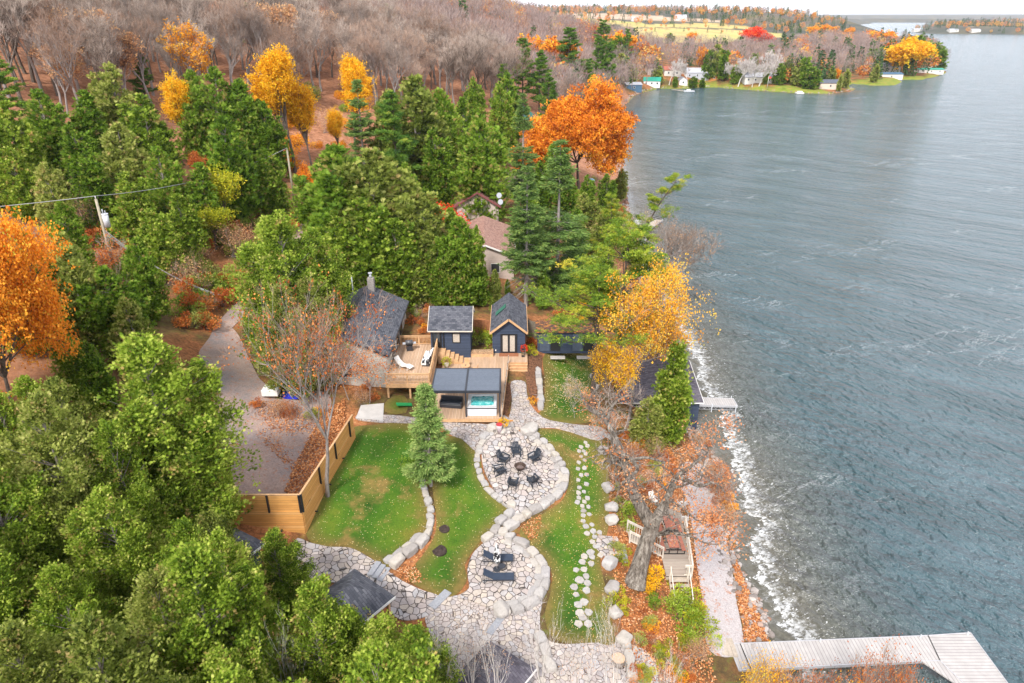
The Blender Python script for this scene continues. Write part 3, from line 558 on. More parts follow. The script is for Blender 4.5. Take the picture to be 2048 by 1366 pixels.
def twigs(tp, td, rg, k, L_, W_, spread=.6):
    P_ = np.repeat(tp, k, 0); D = norm(np.repeat(td, k, 0)+rg.normal(size=P_.shape)*spread+[0, 0, .25]); P_ = P_-D*rg.random((len(P_), 1))*L_*.5
    V, F_ = rhombi(P_, D, perp(D, rg), L_*rg.uniform(.6, 1.3, len(P_)), W_); return V, F_, P_, D
def bare(name, h, r, seed, levels=4, k=8, tl=1.1, tw=.03, mat=None, bk=None, fork=4, trunk=.35, up=.5, split=3, lean=(0, 0), leaves=None, lden=0, lmat=None, lsz=.2, curl=.22, r0=None):
    rg = np.random.default_rng(seed); P0, P1, R0, R1, lv, tp, td = skeleton(h, r, rg, trunk, fork, levels, up, split, lean, r0, curl)
    V, F_ = tubes(P0, P1, R0, R1, 5); tm = npmesh(name+'_trunk', V, [F_], [bk or m_barkg], smooth=True)
    V1, F1, P1_, D1 = twigs(tp, td, rg, k, tl, tw); V2, F2, _, _ = twigs(P1_+D1*tl*.5, D1, rg, 2, tl*.7, tw*.7, .5)
    Vc = [V1, V2]; Fc = [F1, F2+len(V1)]; var = [np.repeat(np.clip(.5+.2*rg.normal(size=len(tp)), 0, 1), k), np.clip(.5+.2*rg.normal(size=len(F2)), 0, 1)]; mats = [mat or M_TWIG]; mi = [0, 0]
    if lmat is not None:
        n_ = int(len(tp)*lden); i = rg.integers(0, len(tp), n_); c = tp[i]+rg.normal(size=(n_, 3))*.35; cv = rg.random(len(tp))[i]
        q = 6; LP = np.repeat(c, q, 0)+rg.normal(size=(n_*q, 3))*.2; D = norm(rg.normal(size=LP.shape)+[0, 0, .2]); V3, F3 = rhombi(LP, D, perp(D, rg), lsz*rg.uniform(.7, 1.2, len(LP)), lsz*.75, .15)
        Vc.append(V3); Fc.append(F3+len(V1)+len(V2)); var.append(np.clip(np.repeat(cv, q)*.7+.15+rg.normal(size=n_*q)*.1, 0, 1)); mats.append(lmat); mi.append(1)
    cm_ = npmesh(name+'_crown', np.concatenate(Vc), Fc, mats, mi, np.concatenate(var)); return tm, cm_
def leafy(name, h, r, seed, mat, levels=4, dens=7, lsz=.26, trunk=.3, fork=5, up=.4, split=3, bk=None, q=7, spread=.5, lean=(0, 0), r0=None, curl=.22):
    rg = np.random.default_rng(seed); P0, P1, R0, R1, lv, tp, td = skeleton(h, r, rg, trunk, fork, levels, up, split, lean, r0, curl)
    V, F_ = tubes(P0, P1, R0, R1, 5); tm = npmesh(name+'_trunk', V, [F_], [bk or m_bark], smooth=True)
    n_ = len(tp)*dens; i = np.repeat(np.arange(len(tp)), dens); c = tp[i]+rg.normal(size=(n_, 3))*spread*[1, 1, .7]
    cen = tp.mean(0); rel = norm(tp-cen); base = .45+.16*rg.normal(size=len(tp)); cv = np.clip(base[i]+rg.normal(size=n_)*.12, 0, 1)
    LP = np.repeat(c, q, 0)+rg.normal(size=(n_*q, 3))*.17; D = norm(rg.normal(size=LP.shape)+np.repeat(rel[i], q, 0)*.5+[0, 0, .15])
    V, F_ = rhombi(LP, D, perp(D, rg), lsz*rg.uniform(.7, 1.25, len(LP)), lsz*.8, .15)
    cm_ = npmesh(name+'_crown', V, [F_], [mat], var=np.clip(np.repeat(cv, q)+rg.normal(size=len(LP))*.07, 0, 1)); return tm, cm_
def plant(kind, pair, loc, rz, sc, label, cat='tree', group=None, sz=None):
    e = empty(kind, loc, rz, label, cat, group); e.scale = (sc, sc, sz or sc)
    link('trunk', pair[0], e); link('crown', pair[1], e); return e
# ---------------------------------------------------------------- tree meshes shared by the copies
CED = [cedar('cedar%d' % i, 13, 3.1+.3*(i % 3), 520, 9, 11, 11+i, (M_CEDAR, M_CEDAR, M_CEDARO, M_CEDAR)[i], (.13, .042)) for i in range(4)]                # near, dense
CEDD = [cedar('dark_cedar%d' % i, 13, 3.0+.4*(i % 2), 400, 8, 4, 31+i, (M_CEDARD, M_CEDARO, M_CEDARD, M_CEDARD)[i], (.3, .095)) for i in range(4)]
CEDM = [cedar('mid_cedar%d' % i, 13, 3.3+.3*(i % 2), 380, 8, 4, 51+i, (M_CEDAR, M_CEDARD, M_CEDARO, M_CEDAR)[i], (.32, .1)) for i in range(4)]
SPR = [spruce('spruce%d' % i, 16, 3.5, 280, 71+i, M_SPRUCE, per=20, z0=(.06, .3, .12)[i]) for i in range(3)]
PIN = [pine('white_pine%d' % i, 16, 4.2, 52, 81+i, M_PINE, z0=.3, lop=.2) for i in range(2)]
PIND = [pine('far_pine%d' % i, 18, 4., 72, 91+i, M_PINED, z0=.22, tuft=22, nl=(.34, .08)) for i in range(3)]
BARE = [bare('bare%d' % i, 15, 3.3+.5*(i % 3), 101+i, 4, 8, 1.3, .02, up=.95, trunk=(.42, .35, .5, .38, .45, .3)[i], mat=(M_TWIG, M_TWIG, M_TWIGB)[i % 3], bk=(m_barkg, m_bark, m_barkg)[i % 3]) for i in range(6)]
BAREF = [bare('far_bare%d' % i, 13, 4.2, 121+i, 3, 14, 1.8, .07, up=.7, fork=5, trunk=.33, mat=(M_TWIG, M_TWIGB, M_TWIG)[i]) for i in range(3)]
ORG = [leafy('orange%d' % i, 14, 5.5, 141+i, m_, 4, 5, .34) for i, m_ in enumerate((M_ORANGE, M_RUST))]
YEL = [leafy('yellow%d' % i, 15, 2.6, 151+i, M_YELLOW, 4, 7, .24, up=.9, trunk=.1, fork=8) for i in range(2)]
PEA = [bare('peach%d' % i, 14, 4.2, 161+i, 4, 7, 1.2, .035, up=.7, lmat=m_, lden=3.5, lsz=.32) for i, m_ in enumerate((M_PEACH, M_YORANGE))]
# ================================================================ TREES: planting
tr_ = random.Random(5)
def tree(kind, pair, h0, base, top, label, group=None, wide=1., rz=None, cat='tree', r_extra=0):
    """base: photo pixel of the foot; top: photo row of the tip; height follows from both"""
    p = G(*base); d0 = p[1]; v = top; y = (683-v)/F; dn = sp-y*cp; fw = cp+y*sp; ztop = CAMH-dn*(p[1]/fw); h = max(2., ztop-p[2])
    s = h/h0; e = plant(kind, pair, p, tr_.random()*6.28 if rz is None else rz, s*wide, label, cat, group, s); return e
# --- mid-ground trees one can point to
GC = 'green cedars between the road and the hillside'
for (u, v, tp_, w_) in [(262,330,135,1.0),(320,370,195,1.1),(120,350,185,1.1),(205,340,185,1.05),(60,380,205,1.0),(15,420,230,1.),(415,330,147,.9),(462,345,142,.9),(505,350,165,1.),(548,360,208,.9),(480,440,240,1.),(545,430,300,1.),(275,430,250,1.1),(350,470,300,1.),
        (210,450,300,1.),(130,480,330,.9),(60,440,300,1.),(425,480,330,1.),(380,520,390,1.),(330,560,420,1.),(285,500,350,1.),(15,400,330,1.),(180,400,250,1.1),(490,400,300,1.)]:
    i = tr_.randrange(4); tree('cedar_tree', (CEDD if tr_.random() < .45 else CEDM)[i], 13, (u, v), tp_, 'green cedar in the belt between the dirt road and the bare hillside', GC, w_*1.15)
for (u, v, tp_, w_, lab) in [(840,400,158,1.25,'tall bright green cedar standing up beside the dark spruce, left of the orange oak'),(790,395,185,1.,None),(890,390,185,1.,None),
        (963,455,237,1.25,'broad olive green cedar directly behind the maroon roofed house'),(875,420,260,1.1,None),(930,360,200,1.,None),(1000,330,170,.9,None),(820,470,330,1.,None),(1015,300,150,.9,None),(950,300,160,.9,None)]:
    tree('cedar_tree', CEDD[tr_.randrange(4)], 13, (u, v), tp_, lab or 'dark green cedar in the cluster behind the neighbouring houses', None if lab else 'dark cedars behind the neighbouring houses', w_)
for (u, v, tp_, w_) in [(700,560,300,1.2),(765,575,305,1.2),(820,570,350,1.1),(660,520,330,1.),(740,600,400,1.1),(860,600,430,1.),(800,610,440,1.),(690,600,440,1.),(842,530,380,.8)]:
    tree('cedar_tree', CEDD[tr_.randrange(4)] if tr_.random() < .35 else CEDM[tr_.randrange(4)], 13, (u, v), tp_, 'big olive green cedar in the clump above the black roofed house', 'cedars above the black roofed house', w_*1.25)
for (u, v, tp_, w_) in [(838,612,500,1.),(880,615,480,1.),(925,612,440,1.1),(905,560,420,.9),(960,612,520,1.),(990,610,540,.8),(1085,620,540,.8),(955,575,455,.7),(1015,590,560,.9),(905,610,500,.9)]:
    tree('cedar_tree', CEDD[tr_.randrange(4)], 13, (u, v), tp_, 'dense green cedar in the row behind the dark blue cabins', 'cedars in the row behind the blue cabins', w_)
for (u, v, tp_, w_) in [(600,745,430,1.2),(655,705,465,1.15),(575,690,440,1.15),(550,705,520,.95),(640,770,560,1.),(592,792,575,.95)]:
    tree('cedar_tree', CED[tr_.randrange(4)], 13, (u, v), tp_, 'light green cedar between the dirt drive and the black roofed house', 'light green cedars beside the drive', w_)
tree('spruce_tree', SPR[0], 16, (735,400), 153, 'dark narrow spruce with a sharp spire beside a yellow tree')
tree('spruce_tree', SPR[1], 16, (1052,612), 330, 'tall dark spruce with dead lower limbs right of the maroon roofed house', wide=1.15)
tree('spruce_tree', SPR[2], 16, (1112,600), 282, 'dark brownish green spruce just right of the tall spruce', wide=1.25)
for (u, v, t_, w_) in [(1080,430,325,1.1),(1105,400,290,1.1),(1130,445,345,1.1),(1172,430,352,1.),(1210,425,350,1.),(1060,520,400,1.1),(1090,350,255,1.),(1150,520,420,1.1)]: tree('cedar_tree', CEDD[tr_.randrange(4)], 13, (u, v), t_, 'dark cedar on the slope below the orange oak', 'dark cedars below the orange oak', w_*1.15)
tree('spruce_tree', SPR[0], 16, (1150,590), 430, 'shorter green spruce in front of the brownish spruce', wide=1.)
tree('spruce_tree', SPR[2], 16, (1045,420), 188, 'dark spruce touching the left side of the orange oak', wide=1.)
for (u, v, tp_, w_, i) in [(1045,215,80,1.,0),(1078,230,105,1.,1),(1135,185,58,1.2,2),(1193,190,78,1.,0),(1203,140,42,1.2,1),(1212,200,88,.9,2),(1095,260,150,1.,0),(1250,150,60,.8,1),(1008,230,130,.9,2),(1172,215,120,.9,1),(40,300,110,1.3,2)]:
    tree('pine_tree', PIND[i], 18, (u, v), tp_, 'green pine rising above the purple grey bare woods' if u > 900 else 'green pine cut by the left edge of the photo', 'pines above the bare woods' if u > 900 else None, w_)
tree('pine_tree', PIND[1], 18, (800,420), 190, 'yellow green pine with wispy limbs in the cluster left of centre', wide=.9)
oak_m = leafy('orange_oak', 17, 9.2, 171, M_ORANGE, 4, 14, .32, trunk=.1, fork=9, up=.02, split=4, q=8, spread=.75)
tree('oak_tree', oak_m, 17, (1158,385), 196, 'huge round bright orange oak by the shore, behind the houses', wide=.97)
for (u, v, tp_, w_, pr, lab) in [(390,330,165,.85,YEL[0],'golden yellow tree between green cedars on the left'),(590,345,112,.95,YEL[1],'tallest golden yellow tree left of the dark spruce'),(625,340,175,.85,YEL[0],'yellow tree just right of the tallest golden one'),(712,300,125,.95,YEL[1],'bright lemon yellow tree behind the dark spruce'),
        (683,320,225,.8,YEL[0],'small yellow tree at the foot of the bare hillside')]:
    tree('yellow_tree', pr, 15, (u, v), tp_, lab, wide=w_)
yg = leafy('yellow_green', 9, 2., 181, M_YGREEN, 3, 8, .22, up=.9, fork=5)
tree('young_tree', yg, 9, (447,470), 345, 'slim yellow green young tree above the bend of the road', wide=1.1)
tree('young_tree', yg, 9, (432,500), 420, 'low yellow green bushy tree below the slim one', wide=1.4)
tree('maple_tree', ORG[1], 14, (405,400), 315, 'small orange brown tree between the cedars above the slim yellow green one', wide=.8)
tree('maple_tree', ORG[0], 14, (622,440), 335, 'small orange tree near the far utility pole', wide=.6)
redm = leafy('red_maple', 6, 2., 191, M_RED, 3, 7, .2); tree('red_maple', redm, 6, (884,506), 418, 'small vivid red maple left of the beige house')
tree('maple_tree', ORG[0], 14, (945,400), 345, 'small orange tree left of the maroon roof', wide=.7)
om = leafy('orange_maple', 13, 5.2, 201, M_ORANGE, 4, 15, .2, trunk=.06, up=.15, fork=10, q=8, spread=.65)
tree('maple_tree', om, 13, (22,850), 458, 'big orange maple cut by the left edge of the photo', wide=.68, rz=.6)
# near cedars: the big round ones and the dense stand at the lower left
for (u, v, tp_, w_, lab) in [(255,720,540,1.25,'round dark green cedar between the orange maple and the drive'),(165,560,408,1.,'green cedar with a reddish top beside the utility pole'),(375,1060,680,1.3,'large light green cedar beside the gravel parking'),(425,1085,810,.85,'light green cedar at the left end of the timber fence'),(310,640,480,1.,None),(190,700,500,1.,None),(170,640,470,1.,None),(290,760,600,1.,None),(100,640,470,1.,None),(215,830,690,1.,None)]:
    tree('cedar_tree', (CEDD if u < 320 else CED)[tr_.randrange(4)], 13, (u, v), tp_, lab or 'dark green cedar behind the orange maple and above the drive', None if lab else 'dark cedars above the drive', w_)
NR = 'cedars of the stand filling the lower left corner'; cnt = 0
pts = []
for gx_ in np.arange(-74, -3, 3.6):
    for gy_ in np.arange(11, 76, 3.6):
        x = gx_+tr_.uniform(-1.2, 1.2); y = gy_+tr_.uniform(-1.2, 1.2); z = float(T(x, y)); h = tr_.uniform(8.5, 12.5)
        u, v = pix(x, y, z+h*.55); ub, vb = pix(x, y, z); ut, vt = pix(x, y, z+h)
        reg = [(-400,700),(0,700),(60,740),(130,800),(230,830),(330,930),(400,1010),(430,1060),(470,1100),(545,1130),(640,1180),(700,1240),(800,1270),(900,1320),(920,1500),(-400,2200)]
        if not inpoly(np.array([u]), np.array([v]), reg)[0] or vb > 2300: continue
        # never hide the fence, gazebo roof or patio: the tip must stay left of this line
        lim = np.interp(vt, [740, 900, 1000, 1045, 1080, 1200, 1250, 1366], [150, 330, 400, 450, 530, 640, 790, 900])
        if ut > lim: 
            h *= .7; ut, vt = pix(x, y, z+h)
            if ut > np.interp(vt, [740, 900, 1000, 1045, 1080, 1200, 1250, 1366], [150, 330, 400, 450, 540, 640, 800, 920]): continue
        if y > 24:                                                 # the far side of the stand stays below the orange maple
            for _ in range(3):
                if vt < np.interp(ut, [-200, 0, 100, 200, 260, 330], [720, 765, 755, 735, 690, 640]) and h > 5: h *= .8; ut, vt = pix(x, y, z+h)
        if y < 17 and CAMH-(z+h) < 12: continue
        plant('cedar_tree', CED[tr_.randrange(4)], (x, y, z), tr_.random()*6.28, h/13*1.02, 'bushy bright green cedar in the dense stand filling the lower left corner', 'tree', NR, h/13); cnt += 1
# --- bare woods on the hillside and round the bay: one tree each for the nearer ones, the far mass as stuff
GB = 'bare grey trees of the hillside wood'; cand = []
fr_ = np.random.default_rng(9); X_, Y_ = [], []
y = 112.
while y < 640:
    st = 4.9+(y-112)*.012
    for x in np.arange(-.85*y-30, .2*y+40, st): X_.append(x+fr_.uniform(-.45, .45)*st); Y_.append(y+fr_.uniform(-.45, .45)*st)
    y += st
X_ = np.array(X_); Y_ = np.array(Y_); Z_ = T(X_, Y_); ut, vt = pix(X_, Y_, Z_+13); ub, vb = pix(X_, Y_, Z_+2)
hillreg = [(-60,-120),(1015,-120),(1015,12),(1065,42),(1110,62),(1180,84),(1250,108),(1290,128),(1245,200),(1215,215),(1180,190),(1130,250),(1060,190),(1000,215),(930,215),(860,190),(800,225),(700,215),(640,200),(560,210),(480,205),(400,200),(330,240),(270,230),(200,240),(110,235),(60,245),(-60,250)]
ok = inpoly(ub, vb, hillreg) & (Z_ > 1.)
ok &= ~((ub > 640) & (ub < 735) & (vb > 60) & (vb < 250) & (fr_.random(len(ub)) < .35)) & ~((ub > 380) & (ub < 480) & (vb > 20) & (vb < 190) & (fr_.random(len(ub)) < .45))
idx = np.where(ok)[0]; idx = idx[np.argsort(Y_[idx])]
farlist = []; nb_, n_ind = 0, 0
for i in idx:
    q = fr_.random(); x, y, z = X_[i], Y_[i], Z_[i]; s = fr_.uniform(.75, 1.25)
    if y > 260 or n_ind >= 285:
        farlist.append((x, y, z, s, q)); continue
    if q < .085: plant('maple_tree', PEA[int(fr_.integers(2))], (x, y, z), fr_.random()*6.28, s*.95, 'tree with faded peach and orange leaves among the bare hillside trees', 'tree', 'half bare trees with faded orange leaves on the hillside')
    elif q < .1: plant('pine_tree', PIND[int(fr_.integers(3))], (x, y, z), 0, s*.7, 'small green pine among the bare hillside trees', 'tree', 'small pines in the hillside wood')
    else:
        plant('bare_tree', BARE[int(fr_.integers(6))], (x, y, z), fr_.random()*6.28, s, 'leafless grey brown tree on the orange leaf covered hillside', 'tree', GB); n_ind += 1
print('individual bare', n_ind, 'cedars', cnt, 'far', len(farlist))
# ---------------------------------------------------------------- far woods: merged low-detail trees
def lowtree(seed, kind):
    rg = np.random.default_rng(seed)
    if kind == 'bare':
        n_ = 300; a = rg.random(n_)*6.283; t = rg.random(n_)**.7; rad = 3.6*np.sqrt(rg.random(n_))*(1-.5*np.abs(t-.5)); Pp = np.stack([np.cos(a)*rad, np.sin(a)*rad, 3.5+t*8], 1); D = norm(np.stack([np.cos(a)*.5, np.sin(a)*.5, 1+0*a], 1)+rg.normal(size=(n_, 3))*.3); V, F_ = rhombi(Pp, D, perp(D, rg), rg.uniform(1.4, 3., n_), .09)
        tz = np.array([[0, 0, -1.], [0, 0, 7.]]); V2, F2 = rhombi(np.zeros((3, 3))-[0, 0, 1], np.tile([[0, 0, 1.]], (3, 1)), norm(rg.normal(size=(3, 3))*[1, 1, 0]), 9, .35); return np.concatenate([V, V2]), np.concatenate([F_, F2+len(V)]), np.concatenate([rg.random(n_), [.2]*3])
    if kind == 'con':
        n_ = 230; a = rg.random(n_)*6.283; t = rg.random(n_)**1.3; rad = 2.7*(1-t)**.8*np.sqrt(rg.uniform(.4, 1, n_)); Pp = np.stack([np.cos(a)*rad, np.sin(a)*rad, .5+t*12.5], 1); D = norm(np.stack([np.cos(a), np.sin(a), .3+0*a], 1)+rg.normal(size=(n_, 3))*.4); V, F_ = rhombi(Pp, D, perp(D, rg), rg.uniform(.9, 1.5, n_), .75); return V, F_, np.clip(rg.random(n_)*.8, 0, 1)
    n_ = 260; D0 = norm(rg.normal(size=(n_, 3))); lob = 1+.25*np.sin(D0[:, 0]*4+seed)*np.cos(D0[:, 1]*5); Pp = D0*np.array([4., 4., 4.])*(rg.uniform(.55, 1, n_)*lob)[:, None]+[0, 0, 6.5]; D = norm(D0+rg.normal(size=(n_, 3))*.7); V, F_ = rhombi(Pp, D, perp(D, rg), rg.uniform(.9, 1.5, n_), .9, .1); return V, F_, np.clip(rg.random(n_), 0, 1)
LOW = {k_: [lowtree(s, k_) for s in range(3)] for k_ in ('bare', 'con', 'leaf')}
def woods(name, items, kind, mat, label, cat):
    if not items: return
    Vs, Fs, vr, o = [], [], [], 0
    for (x, y, z, s, q) in items:
        V, F_, w_ = LOW[kind][int(q*977) % 3]; a = q*50; R_ = np.array([[math.cos(a), -math.sin(a), 0], [math.sin(a), math.cos(a), 0], [0, 0, 1]])
        Vs.append(V@R_.T*s+[x, y, z]); Fs.append(F_+o); o += len(V); vr.append(np.clip(w_*.7+(q*7919 % 1)*.45-.05, 0, 1))
    me = npmesh(name, np.concatenate(Vs), [np.concatenate(Fs)], [mat], var=np.concatenate(vr)); tag(link(name, me), label, cat, kind='stuff')
M_TWIGF = leafmat('far_bare_twigs', [(0., (.15,.11,.095)), (.5, (.26,.2,.185)), (.8, (.38,.31,.29)), (1., (.38,.24,.16))], 0, 0, .9)
M_FCON = leafmat('far_conifer_foliage', [(0., (.02,.05,.025)), (.5, (.05,.11,.03)), (1., (.12,.19,.04))], .1, 0)
M_FLEAF = leafmat('far_autumn_foliage', [(0., (.3,.07,.03)), (.3, (.55,.17,.04)), (.6, (.75,.33,.06)), (.8, (.62,.42,.12)), (1., (.5,.42,.1))], .2, 0)
fb = [t for t in farlist if (t[4]*331 % 1) > .07]; fo = [t for t in farlist if .02 < (t[4]*331 % 1) <= .07]; fc_ = [t for t in farlist if (t[4]*331 % 1) <= .02]
# bay woods and farmland hedges
bx, by = [], []
y = 385.
while y < 3300:
    st = 7+(y-385)*.011
    for x in np.arange(max(-40, -.2*y), .85*y+60, st): bx.append(x+fr_.uniform(-.5, .5)*st); by.append(y+fr_.uniform(-.5, .5)*st)
    y += st*1.35
bx = np.array(bx); by = np.array(by); bz = T(bx, by); ub, vb = pix(bx, by, bz)
E_ = lambda pl: inpoly(ub, vb, pl)
wood = E_([(1110,70),(1160,78),(1230,92),(1300,112),(1400,114),(1490,112),(1560,102),(1640,88),(1720,84),(1800,84),(1890,96),(1896,140),(1830,156),(1780,160),(1700,162),(1650,172),(1600,172),(1555,168),(1480,166),(1400,160),(1330,166),(1290,176),(1262,190),(1240,180),(1225,120)]) & (bz > 1.)
hedge = E_([(1080,49),(1250,55),(1262,57),(1262,70),(1180,62),(1090,60)]) | E_([(1250,80),(1300,82),(1300,88),(1250,88)])
hill2 = E_([(1340,44),(1350,32),(1440,26),(1560,32),(1690,46),(1700,64),(1600,72),(1560,66),(1500,50),(1420,44)]) | E_([(1460,51),(1560,50),(1700,60),(1700,76),(1580,72),(1500,62)]) | E_([(1090,40),(1300,47),(1560,52),(1560,55),(1300,50),(1090,44)])
lines = E_([(1270,63),(1360,61),(1560,70),(1560,73),(1360,64),(1270,65)]) | E_([(1150,49),(1500,57),(1500,59),(1150,51)]) | E_([(1060,26),(1340,34),(1340,36),(1060,29)]) | E_([(1270,79),(1400,85),(1480,84),(1480,88),(1270,88)])
isl = E_([(1815,40),(2300,44),(2300,71),(1960,67.4),(1830,65.5)]) & (bz > .8)
farw = (vb < 35) & (bz > 2) & (bx > -200)
sel = wood | hedge | hill2 | lines | isl | farw
fld2 = E_([(1275,60),(1330,58),(1420,60),(1490,64),(1550,68),(1550,73),(1480,80),(1400,83),(1300,82),(1275,77)])
sel &= ~(fld2 & ~lines)
for i in np.where(sel)[0]:
    q = fr_.random(); x, y, z = bx[i], by[i], bz[i]; s = fr_.uniform(.7, 1.2)*(1.15 if wood[i] else .4 if lines[i] or hedge[i] else .8)*(1+max(0, y-900)/2600); c_ = fr_.random()
    if wood[i]:
        pc = .16 if ub[i] < 1750 else .5
        con = c_ < pc*(1.6 if vb[i] > 145 else .7); col = c_ > (.86 if vb[i] > 110 else .66)
    else: con = c_ < (.5 if hill2[i] or isl[i] else .25); col = c_ > .72
    (fc_ if con else fo if col else fb).append((x, y, z, s, q))
print('far stuff', len(fb), len(fo), len(fc_))
woods('bare_woods', fb, 'bare', M_TWIGF, 'purple grey leafless woods on the far slopes and behind the bay', 'woods')
woods('autumn_woods', fo, 'leaf', M_FLEAF, 'orange and rust tree crowns scattered through the far woods', 'woods')
woods('evergreen_woods', fc_, 'con', M_FCON, 'dark evergreens scattered through the far woods and hills', 'woods')
# ================================================================ BUILT THINGS: materials
def sel(n, axis, kind='Object'):
    t = nd(n, 'TexCoord'); s = nd(n, 'SeparateXYZ'); lk(n, t.outputs[kind], s.inputs[0]); return s.outputs[axis], t.outputs[kind]
def planks(name, axis, wd, cols, gap=.08, gapc=(.04,.03,.02), rough=.75, bmp=.01, grain=(1, 1, 1)):
    m, n, b = newmat(name); a, oc = sel(n, axis); q = math_(n, 'DIVIDE', a, wd); fl = math_(n, 'FLOOR', q); fr_q = math_(n, 'SUBTRACT', q, fl)
    wn_ = nd(n, 'TexWhiteNoise', noise_dimensions='1D'); lk(n, fl, wn_.inputs['W']); c = ramp(n, wn_.outputs['Value'], [(i/(len(cols)-1), c) for i, c in enumerate(cols)])
    mp_ = nd(n, 'Mapping'); mp_.inputs['Scale'].default_value = grain; lk(n, oc, mp_.inputs[0]); g = ntex(n, mp_.outputs[0], 5, 5, .7); c = mixc(n, .6, c, ramp(n, g, [(.3, (.7,.7,.7)), (.7, (1.1,1.1,1.1))]), 'MULTIPLY')
    mk = math_(n, 'MULTIPLY', mrange(n, fr_q, 0, gap), mrange(n, fr_q, 1-gap*.5, 1, 1, 0)); lk(n, mixc(n, mk, gapc, c), b.inputs['Base Color']); b.inputs['Roughness'].default_value = rough
    bump(n, b, mk, .6, bmp); return m
def shingle(name, run, cols, wx=.34, wy=.16):
    m, n, b = newmat(name); t = nd(n, 'TexCoord'); s = nd(n, 'SeparateXYZ'); lk(n, t.outputs['Object'], s.inputs[0]); cb = nd(n, 'CombineXYZ')
    i = 1 if run == 'Y' else 0; lk(n, s.outputs[1-i], cb.inputs[0]); lk(n, s.outputs[i], cb.inputs[1])
    br = nd(n, 'TexBrick'); br.inputs['Scale'].default_value = 1; br.inputs['Brick Width'].default_value = wx; br.inputs['Row Height'].default_value = wy; br.inputs['Mortar Size'].default_value = .012; br.inputs['Bias'].default_value = 0
    br.inputs['Color1'].default_value = (0, 0, 0, 1); br.inputs['Color2'].default_value = (1, 1, 1, 1); br.inputs['Mortar'].default_value = (0, 0, 0, 1); lk(n, cb.outputs[0], br.inputs['Vector'])
    c = ramp(n, br.outputs['Color'], [(i/(len(cols)-1), c) for i, c in enumerate(cols)]); c = mixc(n, .7, c, ramp(n, ntex(n, t.outputs['Object'], 1.2, 6, .7), [(.3, (.75,.75,.78)), (.7, (1.15,1.12,1.1))]), 'MULTIPLY')
    c = mixc(n, .6, c, ramp(n, ntex(n, t.outputs['Object'], 30, 3, .8), [(.3, (.7,.7,.7)), (.7, (1.2,1.2,1.2))]), 'MULTIPLY')
    lk(n, c, b.inputs['Base Color']); b.inputs['Roughness'].default_value = .9; bump(n, b, br.outputs['Fac'], -.5, .02); return m
DK = [(.05,.055,.07), (.1,.105,.125), (.14,.145,.165), (.075,.08,.1)]
M_SHY = shingle('dark_shingles', 'Y', DK); M_SHX = shingle('dark_shingles_side', 'X', DK); M_SHMX = shingle('maroon_shingles', 'X', [(.17,.07,.07), (.27,.12,.11), (.33,.16,.15)])
M_SHPX = shingle('tan_shingles', 'X', [(.25,.14,.11), (.34,.2,.16), (.4,.25,.2)]); M_SHPY = shingle('tan_shingles_side', 'Y', [(.33,.2,.15), (.45,.29,.22), (.52,.35,.28)]); M_SHBR = shingle('brown_shingles', 'Y', [(.1,.06,.055), (.17,.11,.1), (.21,.14,.13)])
M_SHPU = shingle('plum_grey_shingles', 'Y', [(.07,.065,.08), (.12,.11,.135), (.16,.15,.17)])
M_BLUE = planks('dark_blue_siding', 2, .15, [(.045,.06,.1), (.055,.075,.12), (.04,.055,.09)], .12, (.012,.016,.03)); M_WHITE = planks('white_wall_boards', 2, .2, [(.58,.56,.51), (.62,.6,.55), (.56,.54,.48)], .08, (.36,.34,.3)); M_WSID = planks('white_siding', 2, .15, [(.66,.63,.58), (.7,.67,.62)], .1, (.35,.33,.3))
M_PINKS = planks('beige_pink_siding', 2, .16, [(.52,.42,.37), (.56,.46,.41)], .1, (.3,.24,.21)); M_BLACK = simple('black_paint', (.018,.019,.022), .45, spec=.4); M_TRIM = simple('white_trim', (.75,.74,.72), .5, var=.04)
M_WOODX = planks('deck_boards', 0, .14, [(.46,.3,.19), (.56,.38,.25), (.5,.34,.23), (.62,.44,.31)], .1, (.1,.06,.035), grain=(1, .15, 1)); M_CEDW = simple('cedar_lumber', (.56,.34,.18), .75, var=.2, scale=4, bmp=.003)
M_FENCE = planks('fence_boards', 2, .19, [(.56,.25,.07), (.7,.36,.11), (.62,.3,.09), (.74,.42,.16)], .07, (.14,.07,.03), grain=(.2, .2, 1)); M_GREYW = planks('weathered_boards', 1, .14, [(.34,.28,.23), (.42,.36,.3), (.38,.31,.26)], .1, (.09,.07,.06), grain=(.2, 1, 1)); M_GREYP = simple('weathered_lumber', (.42,.36,.3), .85, var=.2, scale=5); M_RAILW = simple('pale_weathered_rail', (.62,.56,.48), .8, var=.1)
M_PERG = planks('charcoal_louvres', 1, .2, [(.13,.155,.2), (.14,.165,.21)], .06, (.05,.06,.08), .5); M_CHAR = simple('charcoal_metal', (.03,.034,.045), .4, spec=.5); M_NAVYP = simple('black_blue_plastic', (.028,.036,.05), .5, spec=.4); M_SLING = simple('navy_sling', (.035,.05,.08), .7)
M_ALU = planks('ribbed_dock_decking', 0, .24, [(.42,.395,.385), (.47,.445,.43), (.44,.42,.41)], .16, (.2,.18,.18), .6, grain=(.3, .3, 1)); M_ALUY = planks('ribbed_dock_decking_side', 1, .24, [(.42,.395,.385), (.47,.445,.43), (.44,.42,.41)], .16, (.2,.18,.18), .6, grain=(.3, .3, 1)); M_ALUM = simple('aluminium', (.6,.6,.62), .4, metal=.6, var=.05); M_GALV = simple('galvanised_grey', (.45,.47,.5), .5, var=.08)
M_GLASS, n_, b_ = newmat('window_glass'); b_.inputs['Base Color'].default_value = (.05,.06,.07,1); b_.inputs['Roughness'].default_value = .08; b_.inputs['Specular IOR Level'].default_value = .8
M_CURT = simple('curtained_glass', (.45,.4,.34), .25, var=.25, scale=12, spec=.7)
